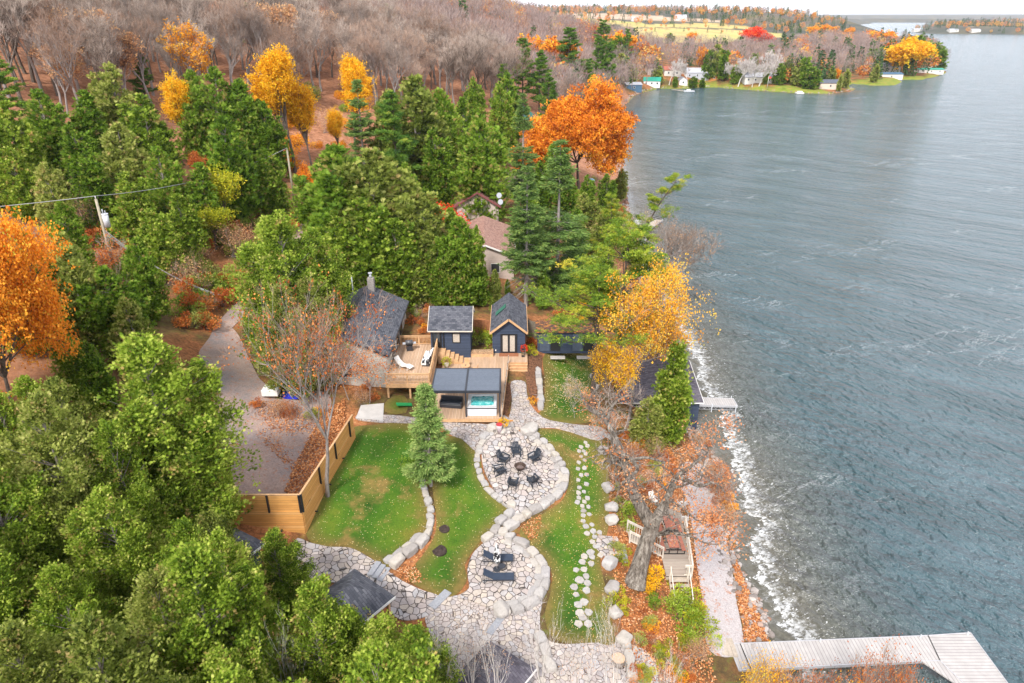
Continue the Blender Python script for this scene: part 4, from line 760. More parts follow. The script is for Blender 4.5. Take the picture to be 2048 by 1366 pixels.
m, n, b = newmat('hot_tub_water'); lk(n, ramp(n, ntex(n, coords(n), 3.2, 4, .7), [(.3, (.02,.3,.33)), (.5, (.08,.52,.52)), (.66, (.35,.72,.7)), (.8, (.75,.88,.86))]), b.inputs['Base Color']); b.inputs['Roughness'].default_value = .08; bump(n, b, ntex(n, coords(n), 7, 4), .5, .05); M_TUBW = m
M_TUB = simple('grey_white_shell', (.6,.62,.66), .4, var=.08); M_PIC = simple('red_stained_boards', (.42,.16,.11), .8, var=.15, scale=6); M_STONE = None
m, n, b = newmat('pale_limestone'); v = coords(n); oi = nd(n, 'ObjectInfo'); c = ramp(n, oi.outputs['Random'], [(0, (.36,.33,.31)), (.35, (.45,.43,.42)), (.7, (.5,.455,.4)), (1, (.4,.38,.38))]); c = mixc(n, .85, c, ramp(n, ntex(n, v, 3.5, 8, .75), [(.28, (.42,.41,.42)), (.45, (.85,.85,.85)), (.7, (1.08,1.08,1.08))]), 'MULTIPLY'); lk(n, c, b.inputs['Base Color']); bump(n, b, ntex(n, v, 5, 8, .7), .9, .06); M_STONE = m
M_GRAN = simple('grey_granite', (.3,.31,.34), .8, var=.15, scale=8, bmp=.01); M_SOIL = simple('dark_soil', (.05,.035,.03), .95, var=.4, scale=8, bmp=.03)
m, n, b = newmat('white_and_black_cloth'); lk(n, ramp(n, ntex(n, coords(n), 4.5, 2, .4), [(.49, (.8,.8,.8)), (.53, (.02,.02,.025))]), b.inputs['Base Color']); M_COW = m
M_TEALR = simple('green_metal_roof', (.03,.3,.22), .5); M_GREYR = simple('grey_roof', (.4,.41,.45), .7); M_BLUEP = simple('blue_boathouse_paint', (.07,.14,.22), .7); M_TARP = simple('blue_tarp', (.01,.02,.42), .5, var=.5, scale=4, bmp=.05); M_ORW = simple('orange_wood', (.5,.2,.06), .7)
# ---------------------------------------------------------------- buildings
def window(par, x0, x1, z0, z1, y, fm=None, gm=None, th=.07, side=-1, name='window'):
    """on a wall in the local x-z plane, looking towards side*y"""
    f = MB(); w_ = .07; ya, yb = sorted((y, y+side*th))
    f.box(x0, x1, ya, yb, z0, z0+w_).box(x0, x1, ya, yb, z1-w_, z1).box(x0, x0+w_, ya, yb, z0+w_, z1-w_).box(x1-w_, x1, ya, yb, z0+w_, z1-w_)
    o = f.build(name, fm or M_BLACK, par); ya, yb = sorted((y, y+side*th*.45)); MB().box(x0+w_, x1-w_, ya, yb, z0+w_, z1-w_).build('pane', gm or M_GLASS, o); return o
def gable(par, x0, x1, y0, y1, z0, ze, zr, wall, roofm, ridge='Y', ov=.3, oy=.3, th=.14, fascia=None, rx=None):
    """walls with gables and a two-slope roof; ridge along local X or Y"""
    if ridge == 'Y':
        xm = (x0+x1)/2 if rx is None else rx; wb = MB(); wb.add([(x0,y0,z0),(x1,y0,z0),(x1,y0,ze),(xm,y0,zr),(x0,y0,ze),(x0,y1,z0),(x1,y1,z0),(x1,y1,ze),(xm,y1,zr),(x0,y1,ze)], [(0,1,2,3,4),(9,8,7,6,5),(1,6,7,2),(5,0,4,9)]); w_ = wb.build('wall', wall, par)
        rb = MB()
        for s, xe in ((-1, x0), (1, x1)):
            sl = (zr-ze)/abs(xm-xe); rb.slab([(xe+s*ov, y0-oy, ze-sl*ov+.1), (xe+s*ov, y1+oy, ze-sl*ov+.1), (xm, y1+oy, zr+.1), (xm, y0-oy, zr+.1)], th)
        r_ = rb.build('roof', roofm, par)
        if fascia:
            fb_ = MB()
            for s, xe in ((-1, x0), (1, x1)):
                sl = (zr-ze)/abs(xm-xe); fb_.bar((xe+s*ov, y0-oy-.03, ze-sl*ov+.03), (xm, y0-oy-.03, zr+.03), .05, .2).bar((xe+s*(ov+.03), y0-oy, ze-sl*ov+.02), (xe+s*(ov+.03), y1+oy, ze-sl*ov+.02), .05, .18)
            fb_.build('fascia', fascia, r_)
    else:
        ym = (y0+y1)/2 if rx is None else rx; wb = MB(); wb.add([(x0,y0,z0),(x0,y0,ze),(x0,ym,zr),(x0,y1,ze),(x0,y1,z0),(x1,y0,z0),(x1,y0,ze),(x1,ym,zr),(x1,y1,ze),(x1,y1,z0)], [(4,3,2,1,0),(5,6,7,8,9),(0,1,6,5),(9,8,3,4)]); w_ = wb.build('wall', wall, par)
        rb = MB()
        for s, ye in ((-1, y0), (1, y1)):
            sl = (zr-ze)/abs(ym-ye); rb.slab([(x0-oy, ye+s*ov, ze-sl*ov+.1), (x1+oy, ye+s*ov, ze-sl*ov+.1), (x1+oy, ym, zr+.1), (x0-oy, ym, zr+.1)], th)
        r_ = rb.build('roof', roofm, par)
        if fascia:
            sl = (zr-ze)/abs(ym-y0); fb_ = MB().bar((x0-oy, y0-ov-.03, ze-sl*ov+.04), (x1+oy, y0-ov-.03, ze-sl*ov+.04), .05, .1)
            for xx in (x0-oy-.03, x1+oy+.03): fb_.bar((xx, y0-ov, ze-sl*ov+.02), (xx, ym, zr+.02), .05, .18).bar((xx, ym, zr+.02), (xx, y1+ov, ze-sl*ov+.02), .05, .18)
            fb_.build('fascia', fascia, r_)
    return w_, r_
# main house beside the upper deck
h = empty('house', (-15, 54.6, 7.8), 0, 'white walled house with a large black shingled roof beside the raised wooden deck', 'house')
gable(h, -3.7, 3.7, 0, 12.3, -1, 3.0, 4.7, M_WHITE, M_SHX, 'Y', .35, .35, fascia=M_CHAR)
for a, b2, z0, z1 in ((3.0, 4.4, 1.2, 2.5), (7.6, 9.2, 1.1, 2.5)):
    f = MB().box(3.7, 3.77, a, b2, z0, z1).build('window', M_BLACK, h); MB().box(3.77, 3.785, a+.08, b2-.08, z0+.08, z1-.08).build('pane', M_GLASS, f)
d_ = MB().box(3.7, 3.78, 5.1, 6.7, .95, 2.95).build('door', M_TRIM, h); MB().box(3.78, 3.8, 5.2, 6.6, 1.1, 2.8).build('pane', M_GLASS, d_)
ch = MB().box(.1, .75, 11.4, 12.05, 4.2, 5.9).build('chimney', simple('grey_chimney_brick', (.3,.27,.25), .9, var=.3, scale=9), h); MB().cyl((.42, 11.7, 5.9), (.42, 11.7, 6.35), .13).cyl((.42, 11.7, 6.38), (.42, 11.7, 6.45), .22).build('flue', M_GALV, ch)
window(h, -.8, .6, .6, 1.9, 0, M_TRIM); MB().cyl((-1.6, 12.0, 3.6), (-1.6, 12.0, 6.0), .06).build('vent_pipe', M_GALV, h)
# cabin with side-gable roof, window and porch door
h = empty('cabin', (-6, 60, 7.7), 0, 'dark blue cabin with one curtained window and wooden steps at its left corner', 'cabin')
gable(h, -1.9, 1.95, .0, 4.2, -.6, 3.15, 4.5, M_BLUE, M_SHY, 'X', .35, .2, fascia=M_RAILW)
window(h, .2, .98, 1.6, 2.65, 0, M_BLACK, M_CURT); d_ = MB().box(-1.75, -.85, -.05, 0.02, .95, 3.0).build('door', M_BLACK, h); MB().box(-1.6, -1.0, -.06, -.05, 1.7, 2.8).build('pane', M_GLASS, d_)
MB().box(-.7, -.58, -.12, 0, .1, 3.1).build('corner_post', M_BLACK, h); MB().ball((-1.3, -.1, 3.02), .07).build('lamp', M_TRIM, h)
# cabin with gable front and french doors
h = empty('cabin', (-.32, 60.95, 7.7), 0, 'dark blue gable fronted cabin with black framed french doors', 'cabin')
gable(h, -1.62, 1.62, 0, 6.4, -.8, 2.45, 3.75, M_BLUE, M_SHX, 'Y', .22, .35, fascia=M_CEDW)
d_ = MB().box(-.82, -.7, -.09, 0, .05, 2.1).box(.7, .82, -.09, 0, .05, 2.1).box(-.7, .7, -.09, 0, 1.98, 2.1).box(-.7, .7, -.09, 0, .05, .2).box(-.1, .1, -.1, 0, .2, 1.98).box(-.7,-.6,-.08,0,.2,1.98).box(.6,.7,-.08,0,.2,1.98).build('door', M_BLACK, h)
for a in (-1, 1): MB().box(min(a*.1, a*.6), max(a*.1, a*.6), -.05, 0, .2, 1.98).build('pane', M_CURT, d_)
MB().box(-.95, .95, -.75, -.1, .005, .05).build('door_mat', simple('brown_mat', (.3,.12,.06), .9), h)
sk = MB().slab([(-1.35, 2.6, 2.98), (-1.35, 3.4, 2.98), (-.35, 3.9, 3.73), (-.35, 3.1, 3.73)], .06).build('skylight', simple('green_skylight', (.05,.16,.12), .3), h)
MB().box(-1.35, -1.25, -.06, -.0, .25, .4).build('outlet_box', M_TRIM, h)
# low dark shed with leaf littered flat roof
h = empty('shed', (2.6, 62.9, 7.0), 0, 'low dark blue shed with a flat roof covered in orange leaves, right of the cabins', 'shed')
MB().box(0, 6.2, 0, 2.4, -.3, 2.1).build('wall', M_BLUE, h); m, n, b = newmat('leaf_littered_felt'); lk(n, ramp(n, ntex(n, coords(n), 2.2, 7, .75), [(.35, (.05,.045,.045)), (.5, (.12,.06,.04)), (.6, (.5,.2,.05)), (.8, (.55,.3,.1))]), b.inputs['Base Color']); MB().box(-.15, 6.35, -.2, 2.6, 2.1, 2.24).build('roof', m, h)
for x in (.25, 1.35, 3.6, 4.7):
    d_ = MB().box(x, x+1.0, -.06, 0, 0, 1.85).build('door', simple('slate_door', (.07,.09,.13), .5) if x in (.25, 3.6) else M_BLACK, h); MB().box(x+.85, x+.92, -.1, -.06, .85, 1.0).build('handle', M_GALV, d_)
for x in (1.3, 4.0): tag(MB().box(x, x+1.5, -1.1, -.5, 0, .12).build('stone_slab', M_STONE, None, loc=(2.6, 62.9, float(T(3.5, 62.3))), bevel=.02), 'pale flat stone slab on the grass in front of the '+('left' if x < 2 else 'right')+' shed doors', 'slab')
# picket panels and fences behind the cabins
def fence(name, a, b, hgt, mat, label, wd=.14, group=None, zoff=0.):
    a = np.array(a, float); b = np.array(b, float); L_ = np.linalg.norm(b-a); t = empty(name, (a[0], a[1], 0), math.atan2(b[1]-a[1], b[0]-a[0]), label, 'fence', group); n_ = int(L_/(wd+.015)); mb = MB(); d = (b-a)/L_
    for i in range(n_):
        x = i*(wd+.015); p = a+d*x; z = float(T(*p))+zoff; mb.box(x, x+wd, -.012, .012, z-.1, z+hgt+rnd.uniform(-.015, .015))
    mb.build('boards', mat, t); r_ = MB()
    for f in (.25, .85):
        for i in range(int(L_/2)+1):
            x0 = i*2; x1 = min(L_, x0+2)
            if x1-x0 > .1: r_.bar((x0, .04, float(T(*(a+d*x0)))+zoff+hgt*f), (x1, .04, float(T(*(a+d*x1)))+zoff+hgt*f), .05, .09)
    r_.build('rail', mat, t)
    for i in range(int(L_/2.4)+1):
        x = i*2.4; z = float(T(*(a+d*x)))+zoff; MB().box(x-.05, x+.05, .012, .11, z-.3, z+hgt+.1).build('post', mat, t)
M_RFEN = simple('reddish_fence_stain', (.33,.13,.06), .8, var=.3, scale=5); M_GFEN = simple('old_grey_fence', (.2,.17,.13), .9, var=.3, scale=5)
fence('fence', (-4.0, 64.6), (-2.0, 64.6), 1.9, M_RFEN, 'reddish brown board fence between the two dark blue cabins'); fence('fence', (1.5, 65.4), (9.5, 66.2), 1.9, M_GFEN, 'old grey board fence behind the low shed')
# boathouse with aluminium dock
h = empty('boathouse', (14.9, 58.6, .6), 0, 'dark blue boathouse with a plum grey shingled roof at the edge of the lake', 'boathouse')
gable(h, -4.0, 3.75, 0, 9.0, -.9, 2.9, 4.1, M_BLUE, M_SHPU, 'X', .3, .3, fascia=M_TRIM, rx=6.4); window(h, 1.0, 2.0, 1.2, 2.2, 0); MB().box(3.75, 3.85, 1.0, 3.6, -.3, 2.2).build('door', M_GALV, h)
def dock(name, quads, z, mats, label, posts=(), trim=True):
    t = empty(name, (quads[0][0][0], quads[0][0][1], z), 0, label, 'dock'); ox, oy = quads[0][0]
    for q, m_ in zip(quads, mats):
        q2 = [(x-ox, y-oy) for x, y in q]; o = MB().prism(q2, -.1, 0).build('decking', m_, t); e = MB()
        for i in range(len(q2)):
            a, b = q2[i], q2[(i+1) % len(q2)]; e.bar((*a, -.08), (*b, -.08), .05, .22)
        e.build('frame', M_ALUM, t)
    for (x, y) in posts: MB().cyl((x-ox, y-oy, -2.2), (x-ox, y-oy, .25), .05, n=8).build('post', M_GALV, t)
    return t
t = dock('dock', [[(19.0, 62.6), (23.9, 62.3), (23.9, 63.9), (19.0, 64.2)]], .75, [M_ALU], 'short ribbed aluminium dock beside the dark boathouse', [(21.2, 62.35), (23.7, 62.2), (23.7, 64.0), (21.2, 64.1)])
tr2 = MB()
for i in range(8): tr2.bar((i*.6, .0, -.15), (i*.6+.3, 0, -.5), .03).bar((i*.6+.3, 0, -.5), (i*.6+.6, 0, -.15), .03)
tr2.bar((0, 0, -.5), (4.8, -.25, -.5), .04); tr2.build('truss', M_ALUM, t)
PD = lambda u, v, z=.65: tuple(P(u, v, z)[:2])
a0, a1, a2, a3, a4, a5 = PD(1480, 1287), PD(1843, 1271), PD(1941, 1265.5), PD(2040, 1400), PD(1962, 1400), PD(1843, 1322); s1 = PD(1502, 1339)
md = lambda p, q, f: (p[0]+(q[0]-p[0])*f, p[1]+(q[1]-p[1])*f)
j1 = PD(1856, 1271); j2 = PD(1895, 1345)
t = dock('dock', [[a0, j1, PD(1880, 1321.5), a5, s1], [j1, a2, a3, a4, PD(1880, 1321.5)], [PD(1457, 1288), md(a0, a0, 0), s1, PD(1478, 1341)]], .65, [M_ALU, M_ALUY, M_ALU], 'large white ribbed dock with an angled platform in the lower right corner', [PD(1640, 1283), PD(1841, 1275), PD(1935, 1269)])
tri = [PD(1880, 1322), a4, a5]; ox, oy = a0; MB().prism([(x-ox, y-oy) for x, y in tri], -.1, -.005).build('corner_panel', M_ALU, t)
# timber deck complex
ZD = 7.7
h = empty('wooden_deck', (-6.9, 48.7, 0), 0, 'broad low cedar deck under the pergola and in front of the blue cabins', 'deck'); o = lambda x, y: (x+6.9, y-48.7)
poly = [o(-6.7, 48.7), o(-.88, 48.7), o(-.32, 59.0), o(1.5, 59.0), o(1.5, 60.93), o(-4.05, 60.93), o(-4.05, 59.97), o(-6.7, 59.97)]
MB().prism(poly, ZD-.06, ZD).build('decking', M_WOODX, h); f = MB()
for i in range(len(poly)):
    a, b2 = poly[i], poly[(i+1) % len(poly)]; f.bar((*a, ZD-.2), (*b2, ZD-.2), .06, .3)
f.build('fascia', M_CEDW, h)
for x in (-6.4, -3.6, -1.2):
    MB().box(x+6.9-.07, x+6.9+.07, .3, .44, 6.5, ZD-.06).build('post', M_CEDW, h)
stp = MB()
for i in range(6): z = ZD-.005-(i+1)*.165; y = 59.0-(i+1)*.31; stp.box(6.62, 8.4, y-48.7, y-48.7+.33, z-.05, z)
stp.build('stairs', M_CEDW, h); rs = MB()
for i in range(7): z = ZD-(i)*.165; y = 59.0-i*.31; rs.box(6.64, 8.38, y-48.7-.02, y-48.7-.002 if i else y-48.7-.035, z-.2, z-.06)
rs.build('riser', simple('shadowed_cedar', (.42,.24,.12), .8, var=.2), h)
# rope rail with bulbs along the right edge
t = empty('rope_light_rail', (-.6, 48.9, ZD), 0, 'thin string light rail along the right edge of the cedar deck', 'railing'); pr = None; wire = MB(); bl = MB()
for i in range(8):
    f_ = i/7; x = -.26+f_*.52; y = f_*9.9; MB().box(x-.03, x+.03, y-.03, y+.03, 0, .85).build('post', M_GREYP, t)
    if pr:
        for q in range(6):
            a = pr[0]+(x-pr[0])*q/6, pr[1]+(y-pr[1])*q/6; b2 = pr[0]+(x-pr[0])*(q+1)/6, pr[1]+(y-pr[1])*(q+1)/6; sg = lambda w_: .8-.22*math.sin(math.pi*w_/6); wire.bar((*a, sg(q)), (*b2, sg(q+1)), .025); bl.ball((*b2, sg(q+1)-.05), .035, 6, 4)
    pr = (x, y)
wire.build('wire', M_BLACK, t); bl.build('bulbs', M_TRIM, t)
# raised deck
h = empty('raised_deck', (-11.15, 52.7, 0), 0, 'raised cedar deck with baluster railings beside the white house', 'deck'); ZU = 8.8
MB().box(.0, 3.95, 0, 8.0, ZU-.06, ZU).build('decking', M_WOODX, h); MB().box(0, 3.95, -.06, -.002, ZU-.4, ZU+.01).box(3.952, 4.01, -.06, 8.0, ZU-.4, ZU+.01).build('fascia', M_CEDW, h)
for x, y in ((.15, .2), (2.1, .2), (3.8, .2), (3.8, 4), (3.8, 7.6)): MB().box(x-.08, x+.08, y-.08, y+.08, 6.4, ZU-.06).build('post', M_CEDW, h)
def railing(par, a, b, z0, z1=None, m_=None, hh=.95, sp_=.13, posts=True, name='railing'):
    z1 = z0 if z1 is None else z1; m_ = m_ or M_CEDW; A_, B_ = np.array([*a, z0]), np.array([*b, z1]); L_ = np.linalg.norm(B_-A_); mb = MB(); mb.bar(A_+[0, 0, hh], B_+[0, 0, hh], .12, .045).bar(A_+[0, 0, hh-.12], B_+[0, 0, hh-.12], .04, .08).bar(A_+[0, 0, .12], B_+[0, 0, .12], .04, .08); n_ = int(L_/sp_)
    for i in range(1, n_): p = A_+(B_-A_)*i/n_; mb.bar(p+[0, 0, .12], p+[0, 0, hh-.1], .035)
    if posts:
        for i in range(int(round(L_/1.9))+1): p = A_+(B_-A_)*i/max(1, round(L_/1.9)); mb.bar(p+[0, 0, -.1], p+[0, 0, hh+.04], .1)
    return mb.build(name, m_, par)
railing(h, (.05, .06), (3.85, .06), ZU); railing(h, (3.88, .1), (3.88, 7.9), ZU); railing(h, (.2, 7.92), (3.8, 7.92), ZU)
# steps to the cabin door
h = empty('wooden_steps', (-7.0, 58.6, ZD), 0, 'small run of cedar steps climbing left to the cabin door', 'stairs')
for i in range(4): MB().box(.55+i*.42, .97+i*.42-.004, 0, 1.35, 0.01, .84-i*.21).build('step', M_CEDW, h)
MB().box(-.1, .546, 0, 1.35, 0.01, 1.05).build('landing', M_CEDW, h)
# pergola, hot tub
h = empty('pergola', (-6.7, 48.9, ZD), 0, 'charcoal louvred roof pergola standing over the hot tub', 'pergola')
for a, b2 in ((.12, 2.8), (2.95, 5.63)): MB().box(a, b2, .12, 3.95, 2.42, 2.48).build('louvre_panel', M_PERG, h)
MB().box(0, 5.75, 0, .118, 2.3, 2.5).box(0, 5.75, 3.952, 4.07, 2.3, 2.5).box(0, .118, .118, 3.952, 2.3, 2.5).box(5.632, 5.75, .118, 3.952, 2.3, 2.5).box(2.802, 2.948, .118, 3.952, 2.36, 2.53).build('frame', M_CHAR, h)
for x, y in ((.06, .06), (5.69, .06), (.06, 4.0), (5.69, 4.0), (2.87, .06)): MB().box(x-.06, x+.06, y-.06, y+.06, 0, 2.298).build('post', M_CHAR, h)
h = empty('hot_tub', (-3.75, 49.1, ZD), 0, 'square hot tub of bubbling turquoise water with pale grey sides under the pergola', 'hot tub')
sh = MB().box(0, 2.45, 0, .05, 0, .82).box(0, 2.45, 2.15, 2.2, 0, .82).box(0, .05, .05, 2.15, 0, .82).box(2.4, 2.45, .05, 2.15, 0, .82).build('side_panel', M_TUB, h)
rim = MB(); op = [(.02,.02),(2.43,.02),(2.43,2.18),(.02,2.18)]; inn = [(.28,.25),(.9,.2),(1.6,.22),(2.2,.3),(2.25,.8),(2.2,1.5),(2.2,1.95),(1.4,2.0),(.7,1.92),(.3,1.95),(.22,1.3),(.26,.7)]
cdtv = [Vector(p) for p in op+inn]; rr = delaunay_2d_cdt(cdtv, [(0,1),(1,2),(2,3),(3,0)]+[(4+i, 4+(i+1) % 12) for i in range(12)], [], 1, 1e-5)
fc = [tuple(f) for f in rr[2] if not inpoly(np.array([sum(rr[0][i][0] for i in f)/len(f)]), np.array([sum(rr[0][i][1] for i in f)/len(f)]), inn)[0]]
rim.add([(p[0], p[1], .88) for p in rr[0]], fc); rim.add([(x, y, .88) for x, y in inn]+[(x+(1.22-x)*.12, y+(1.1-y)*.12, .6) for x, y in inn], [(i, 12+i, 12+(i+1) % 12, (i+1) % 12) for i in range(12)]); rim.box(.0, 2.45, -.03, .0, .78, .87); rim.build('shell', simple('pale_acrylic', (.66,.67,.68), .25, var=.05, spec=.5), h)
wt = MB(); wt.add([(x, y, .78) for x, y in inn], [tuple(range(12))]); wt.build('water', M_TUBW, h); je = MB()
for x, y in ((.45,.4),(.45,1.7),(2.0,.45),(2.05,1.7),(1.2,.3),(.4,1.0),(2.1,1.1),(1.3,1.9)): je.cyl((x, y, .70), (x, y, .8), .06, n=8)
je.build('jets', M_CHAR, h); MB().box(-.06, 2.51, -.05, -.035, .72, .8).build('cover_rail', M_CHAR, h)
h = empty('outdoor_sofa', (-6.2, 50.4, ZD), R(-8), 'dark wicker sofa under the left half of the pergola', 'sofa')
MB().box(0, 1.9, 0, .8, .05, .38).build('base', M_CHAR, h, bevel=.02); MB().box(.1, 1.8, .02, .62, .38, .5).build('cushion', M_NAVYP, h, bevel=.03); MB().box(0, 1.9, .62, .8, .38, .85).build('backrest', M_CHAR, h, bevel=.02)
for x in (0, 1.8): MB().box(x, x+.1, 0, .62, .38, .62).build('armrest', M_CHAR, h)
# table, chairs, boxes on the deck
h = empty('round_table', (-4.35, 56.9, ZD), 0, 'small round wooden table on the deck behind the pergola', 'table'); MB().cyl((0,0,.68),(0,0,.73),.45,n=20).build('tabletop', M_CEDW, h); MB().cyl((0,0,0),(0,0,.68),.05,n=8).build('leg', M_CHAR, h); MB().cyl((0,0,.73),(0,0,.78),.06,n=8).build('fire_bowl', M_CHAR, h)
def chair(loc, rz, label, g=None):
    h = empty('patio_chair', loc, rz, label, 'chair', g); MB().box(-.24, .24, -.24, .24, .42, .46).build('seat', M_CEDW, h); MB().box(-.24, .24, .22, .26, .46, .88).build('backrest', M_CEDW, h)
    for x in (-.2, .2):
        for y in (-.2, .2): MB().box(x-.02, x+.02, y-.02, y+.02, 0, .42).build('leg', M_CEDW, h)
chair((-4.3, 57.9, ZD), 0, 'wooden chair behind the small round table'); chair((-3.45, 56.8, ZD), R(-95), 'wooden chair to the right of the small round table')
h = empty('storage_box', (-6.1, 56.3, ZD), R(4), 'dark blue storage box left of the round table', 'box'); MB().box(-.35, .35, -.4, .4, 0, .5).build('body', M_SLING, h, bevel=.02); MB().box(-.38, .38, -.43, .43, .5, .56).build('lid', M_NAVYP, h, bevel=.01)
h = empty('firewood_rack', (-4.15, 60.1, ZD), 0, 'long low wooden rack filled with split firewood between the cabins', 'firewood rack'); MB().box(0, 2.3, 0, .6, 0, .12).box(0, .06, 0, .6, .12, .62).box(2.24, 2.3, 0, .6, .12, .62).box(.06, 2.24, 0, .05, .12, .3).build('frame', M_CEDW, h)
lg = MB()
for i in range(17):
    for j in range(4): x = .14+i*.127+(.06 if j % 2 else 0); r_ = rnd.uniform(.045, .065); lg.cyl((x, .06+rnd.uniform(0, .05), .18+j*.11), (x+rnd.uniform(-.02, .02), .58, .18+j*.11), r_, n=6, sm=False)
lg.build('logs', simple('split_logs', (.5,.33,.2), .9, var=.5, scale=7), h)
h = empty('patio_lantern', (1.1, 60.2, ZD), 0, 'tall black lantern stand at the right corner of the deck', 'lantern'); MB().box(-.15,.15,-.15,.15,0,.05).box(-.15,.15,-.15,.15,.75,.82).build('frame', M_BLACK, h)
for x in (-.13, .13):
    for y in (-.13, .13): MB().box(x-.015, x+.015, y-.015, y+.015, .05, .75).build('corner_post', M_BLACK, h)
def scat_leaves(nm, c, r, n_, mat, sz, seed, sc=(1, 1, 1)):
    rg = np.random.default_rng(seed); D0 = norm(rg.normal(size=(n_, 3))); Pp = D0*r*rg.uniform(.35, 1, (n_, 1))**.5*sc+c; D = norm(D0+rg.normal(size=(n_, 3))*.6); V, F_ = rhombi(Pp, D, perp(D, rg), sz*rg.uniform(.7, 1.3, n_), sz*.6, .1); return npmesh(nm, V, [F_], [mat], var=np.clip(rg.normal(size=n_)*.2+.5, 0, 1))
def potted(loc, mat, label, pr=.22, r=.35, potm=None):
    h = empty('potted_plant', loc, 0, label, 'potted plant'); MB().cyl((0,0,0),(0,0,.4),pr*.75,pr,n=14).build('pot', potm or M_GREYP, h); link('foliage', scat_leaves('foliage', (0,0,.62), r, 240, mat, .13, int(loc[0]*10)+99), h)
potted((-6.25, 57.9, ZD), M_YGREEN, 'potted plant with yellow green leaves at the foot of the cabin steps', .25, .45); potted((1.2, 60.75, ZD), M_RED, 'orange red flowers hanging in a pot at the corner of the french door cabin', .2, .35); potted((-.7, 48.1, 7.05), M_YELLOW, 'yellow chrysanthemum in a pot at the front right corner of the deck', .22, .4, M_STONE)
h = empty('planter_urn', (-1.05, 47.6, 7.05), 0, 'red and white urn on the stone below the deck corner', 'planter'); MB().cyl((0,0,0),(0,0,.75),.17,.26,n=14).build('urn', simple('red_white_glaze', (.5,.42,.44), .4, var=.3), h); MB().cyl((0,0,.75),(0,0,.8),.28,.25,n=14).build('rim', simple('red_glaze', (.45,.05,.06), .4), h)
# things on the raised deck
h = empty('barbecue', (-9.9, 59.3, ZU), R(10), 'black barbecue grill in the far corner of the raised deck', 'barbecue'); MB().box(-.35,.35,-.25,.25,.7,.85).build('firebox', M_BLACK, h); MB().cyl((-.35, 0, .86),(.35,0,.86),.25,n=14).build('lid', simple('grill_lid', (.08,.08,.09), .35, spec=.6), h); MB().box(-.3,.3,-.22,.22,.1,.55).build('cabinet', M_CHAR, h)
for x in (-.5, .5): MB().box(x-.14, x+.14, -.2, .2, .78, .82).build('side_shelf', M_GALV, h)
for x in (-.28, .28):
    for y in (-.2, .2): MB().box(x-.02,x+.02,y-.02,y+.02,0,.7).build('leg', M_CHAR, h)
h = empty('chaise_longue', (-9.9, 55.6, ZU), R(-30), 'white curved chaise longue beside the house wall on the raised deck', 'chair'); M_WPL = simple('white_fabric', (.72,.7,.66), .8, var=.06)
pts = [(-.9, 1.0), (-.65, .62), (-.3, .36), (0, .3), (.4, .42), (.9, .3)]; mb = MB()
for (x0, z0), (x1, z1) in zip(pts, pts[1:]): mb.bar((x0, 0, z0), (x1, 0, z1), .6, .06)
mb.build('seat', M_WPL, h)
for x in (-.4, .5): MB().bar((x, -.28, 0), (x+.15, -.28, .36), .03).bar((x, .28, 0), (x+.15, .28, .36), .03).bar((x, -.28, .015), (x, .28, .015), .03).build('leg', M_TRIM, h)
h = empty('covered_sofa', (-7.85, 57.1, ZU), R(-4), 'white and black covered sofa against the right railing of the raised deck', 'sofa'); m, n, b = newmat('white_black_fabric'); lk(n, ramp(n, ntex(n, coords(n, scale=(3, .7, 1)), 1.6, 2), [(.5, (.74,.73,.71)), (.56, (.03,.03,.035))]), b.inputs['Base Color'])
MB().box(-.45, .1, -1.2, 1.2, .12, .5).build('cushion', m, h, bevel=.05); MB().box(.12, .36, -1.2, 1.2, .12, .85).build('backrest', m, h, bevel=.05)
for y in (-1.1, 1.1): MB().box(-.4, .3, y-.04, y+.04, 0, .12).build('foot', M_CHAR, h)
h = empty('garden_slide', (-9.4, 51.3, float(T(-9.4, 51.3))-.05), R(20), 'bright green plastic shell lying under the raised deck', 'slide'); mb = MB(); pr = None
for i in range(7):
    t_ = i/6; row = [(t_*1.7-.8, math.cos(a)*.36, .5-.42*t_+.2*(1-math.sin(a))) for a in np.linspace(0, math.pi, 7)]
    o_ = len(mb.v); mb.v += row
    if pr is not None:
        for q in range(6): mb.f.append((pr+q, pr+q+1, o_+q+1, o_+q)); mb.smooth.append(True)
    pr = o_
mb.build('shell', simple('green_plastic', (.015,.22,.06), .5), h); h.scale = (.8, .8, .7)
# fire pit ring, chairs, loungers, umbrella
ZF = lambda x, y: float(T(x, y))+.16
pit = P(1040, 938, 6.36); pz = ZF(pit[0], pit[1]); h = empty('fire_pit', (pit[0], pit[1], pz), 0, 'round dark fire pit bowl in the middle of the ring of black chairs', 'fire pit')
mb = MB(); 
for i in range(24):
    a = i*math.pi/12; b2 = (i+1)*math.pi/12
    for (r0, z0, r1, z1) in ((.3, .08, .44, .32), (.44, .32, .46, .36), (.46, .36, .38, .36), (.38, .36, .26, .12)): mb.add([(math.cos(q)*r, math.sin(q)*r, z) for q, r, z in ((a, r0, z0), (b2, r0, z0), (b2, r1, z1), (a, r1, z1))], [(0, 1, 2, 3)], True)
mb.build('bowl', simple('rusty_iron', (.07,.045,.035), .7, var=.4, scale=6), h); MB().cyl((0,0,.1),(0,0,.17),.3,n=16).build('ash_bed', simple('ash', (.16,.12,.11), .95, var=.6, scale=14), h); mb = MB()
for i in range(3): a = i*2.1; mb.bar((math.cos(a)*.3, math.sin(a)*.3, 0), (math.cos(a)*.32, math.sin(a)*.32, .15), .04)
mb.build('foot', M_BLACK, h)
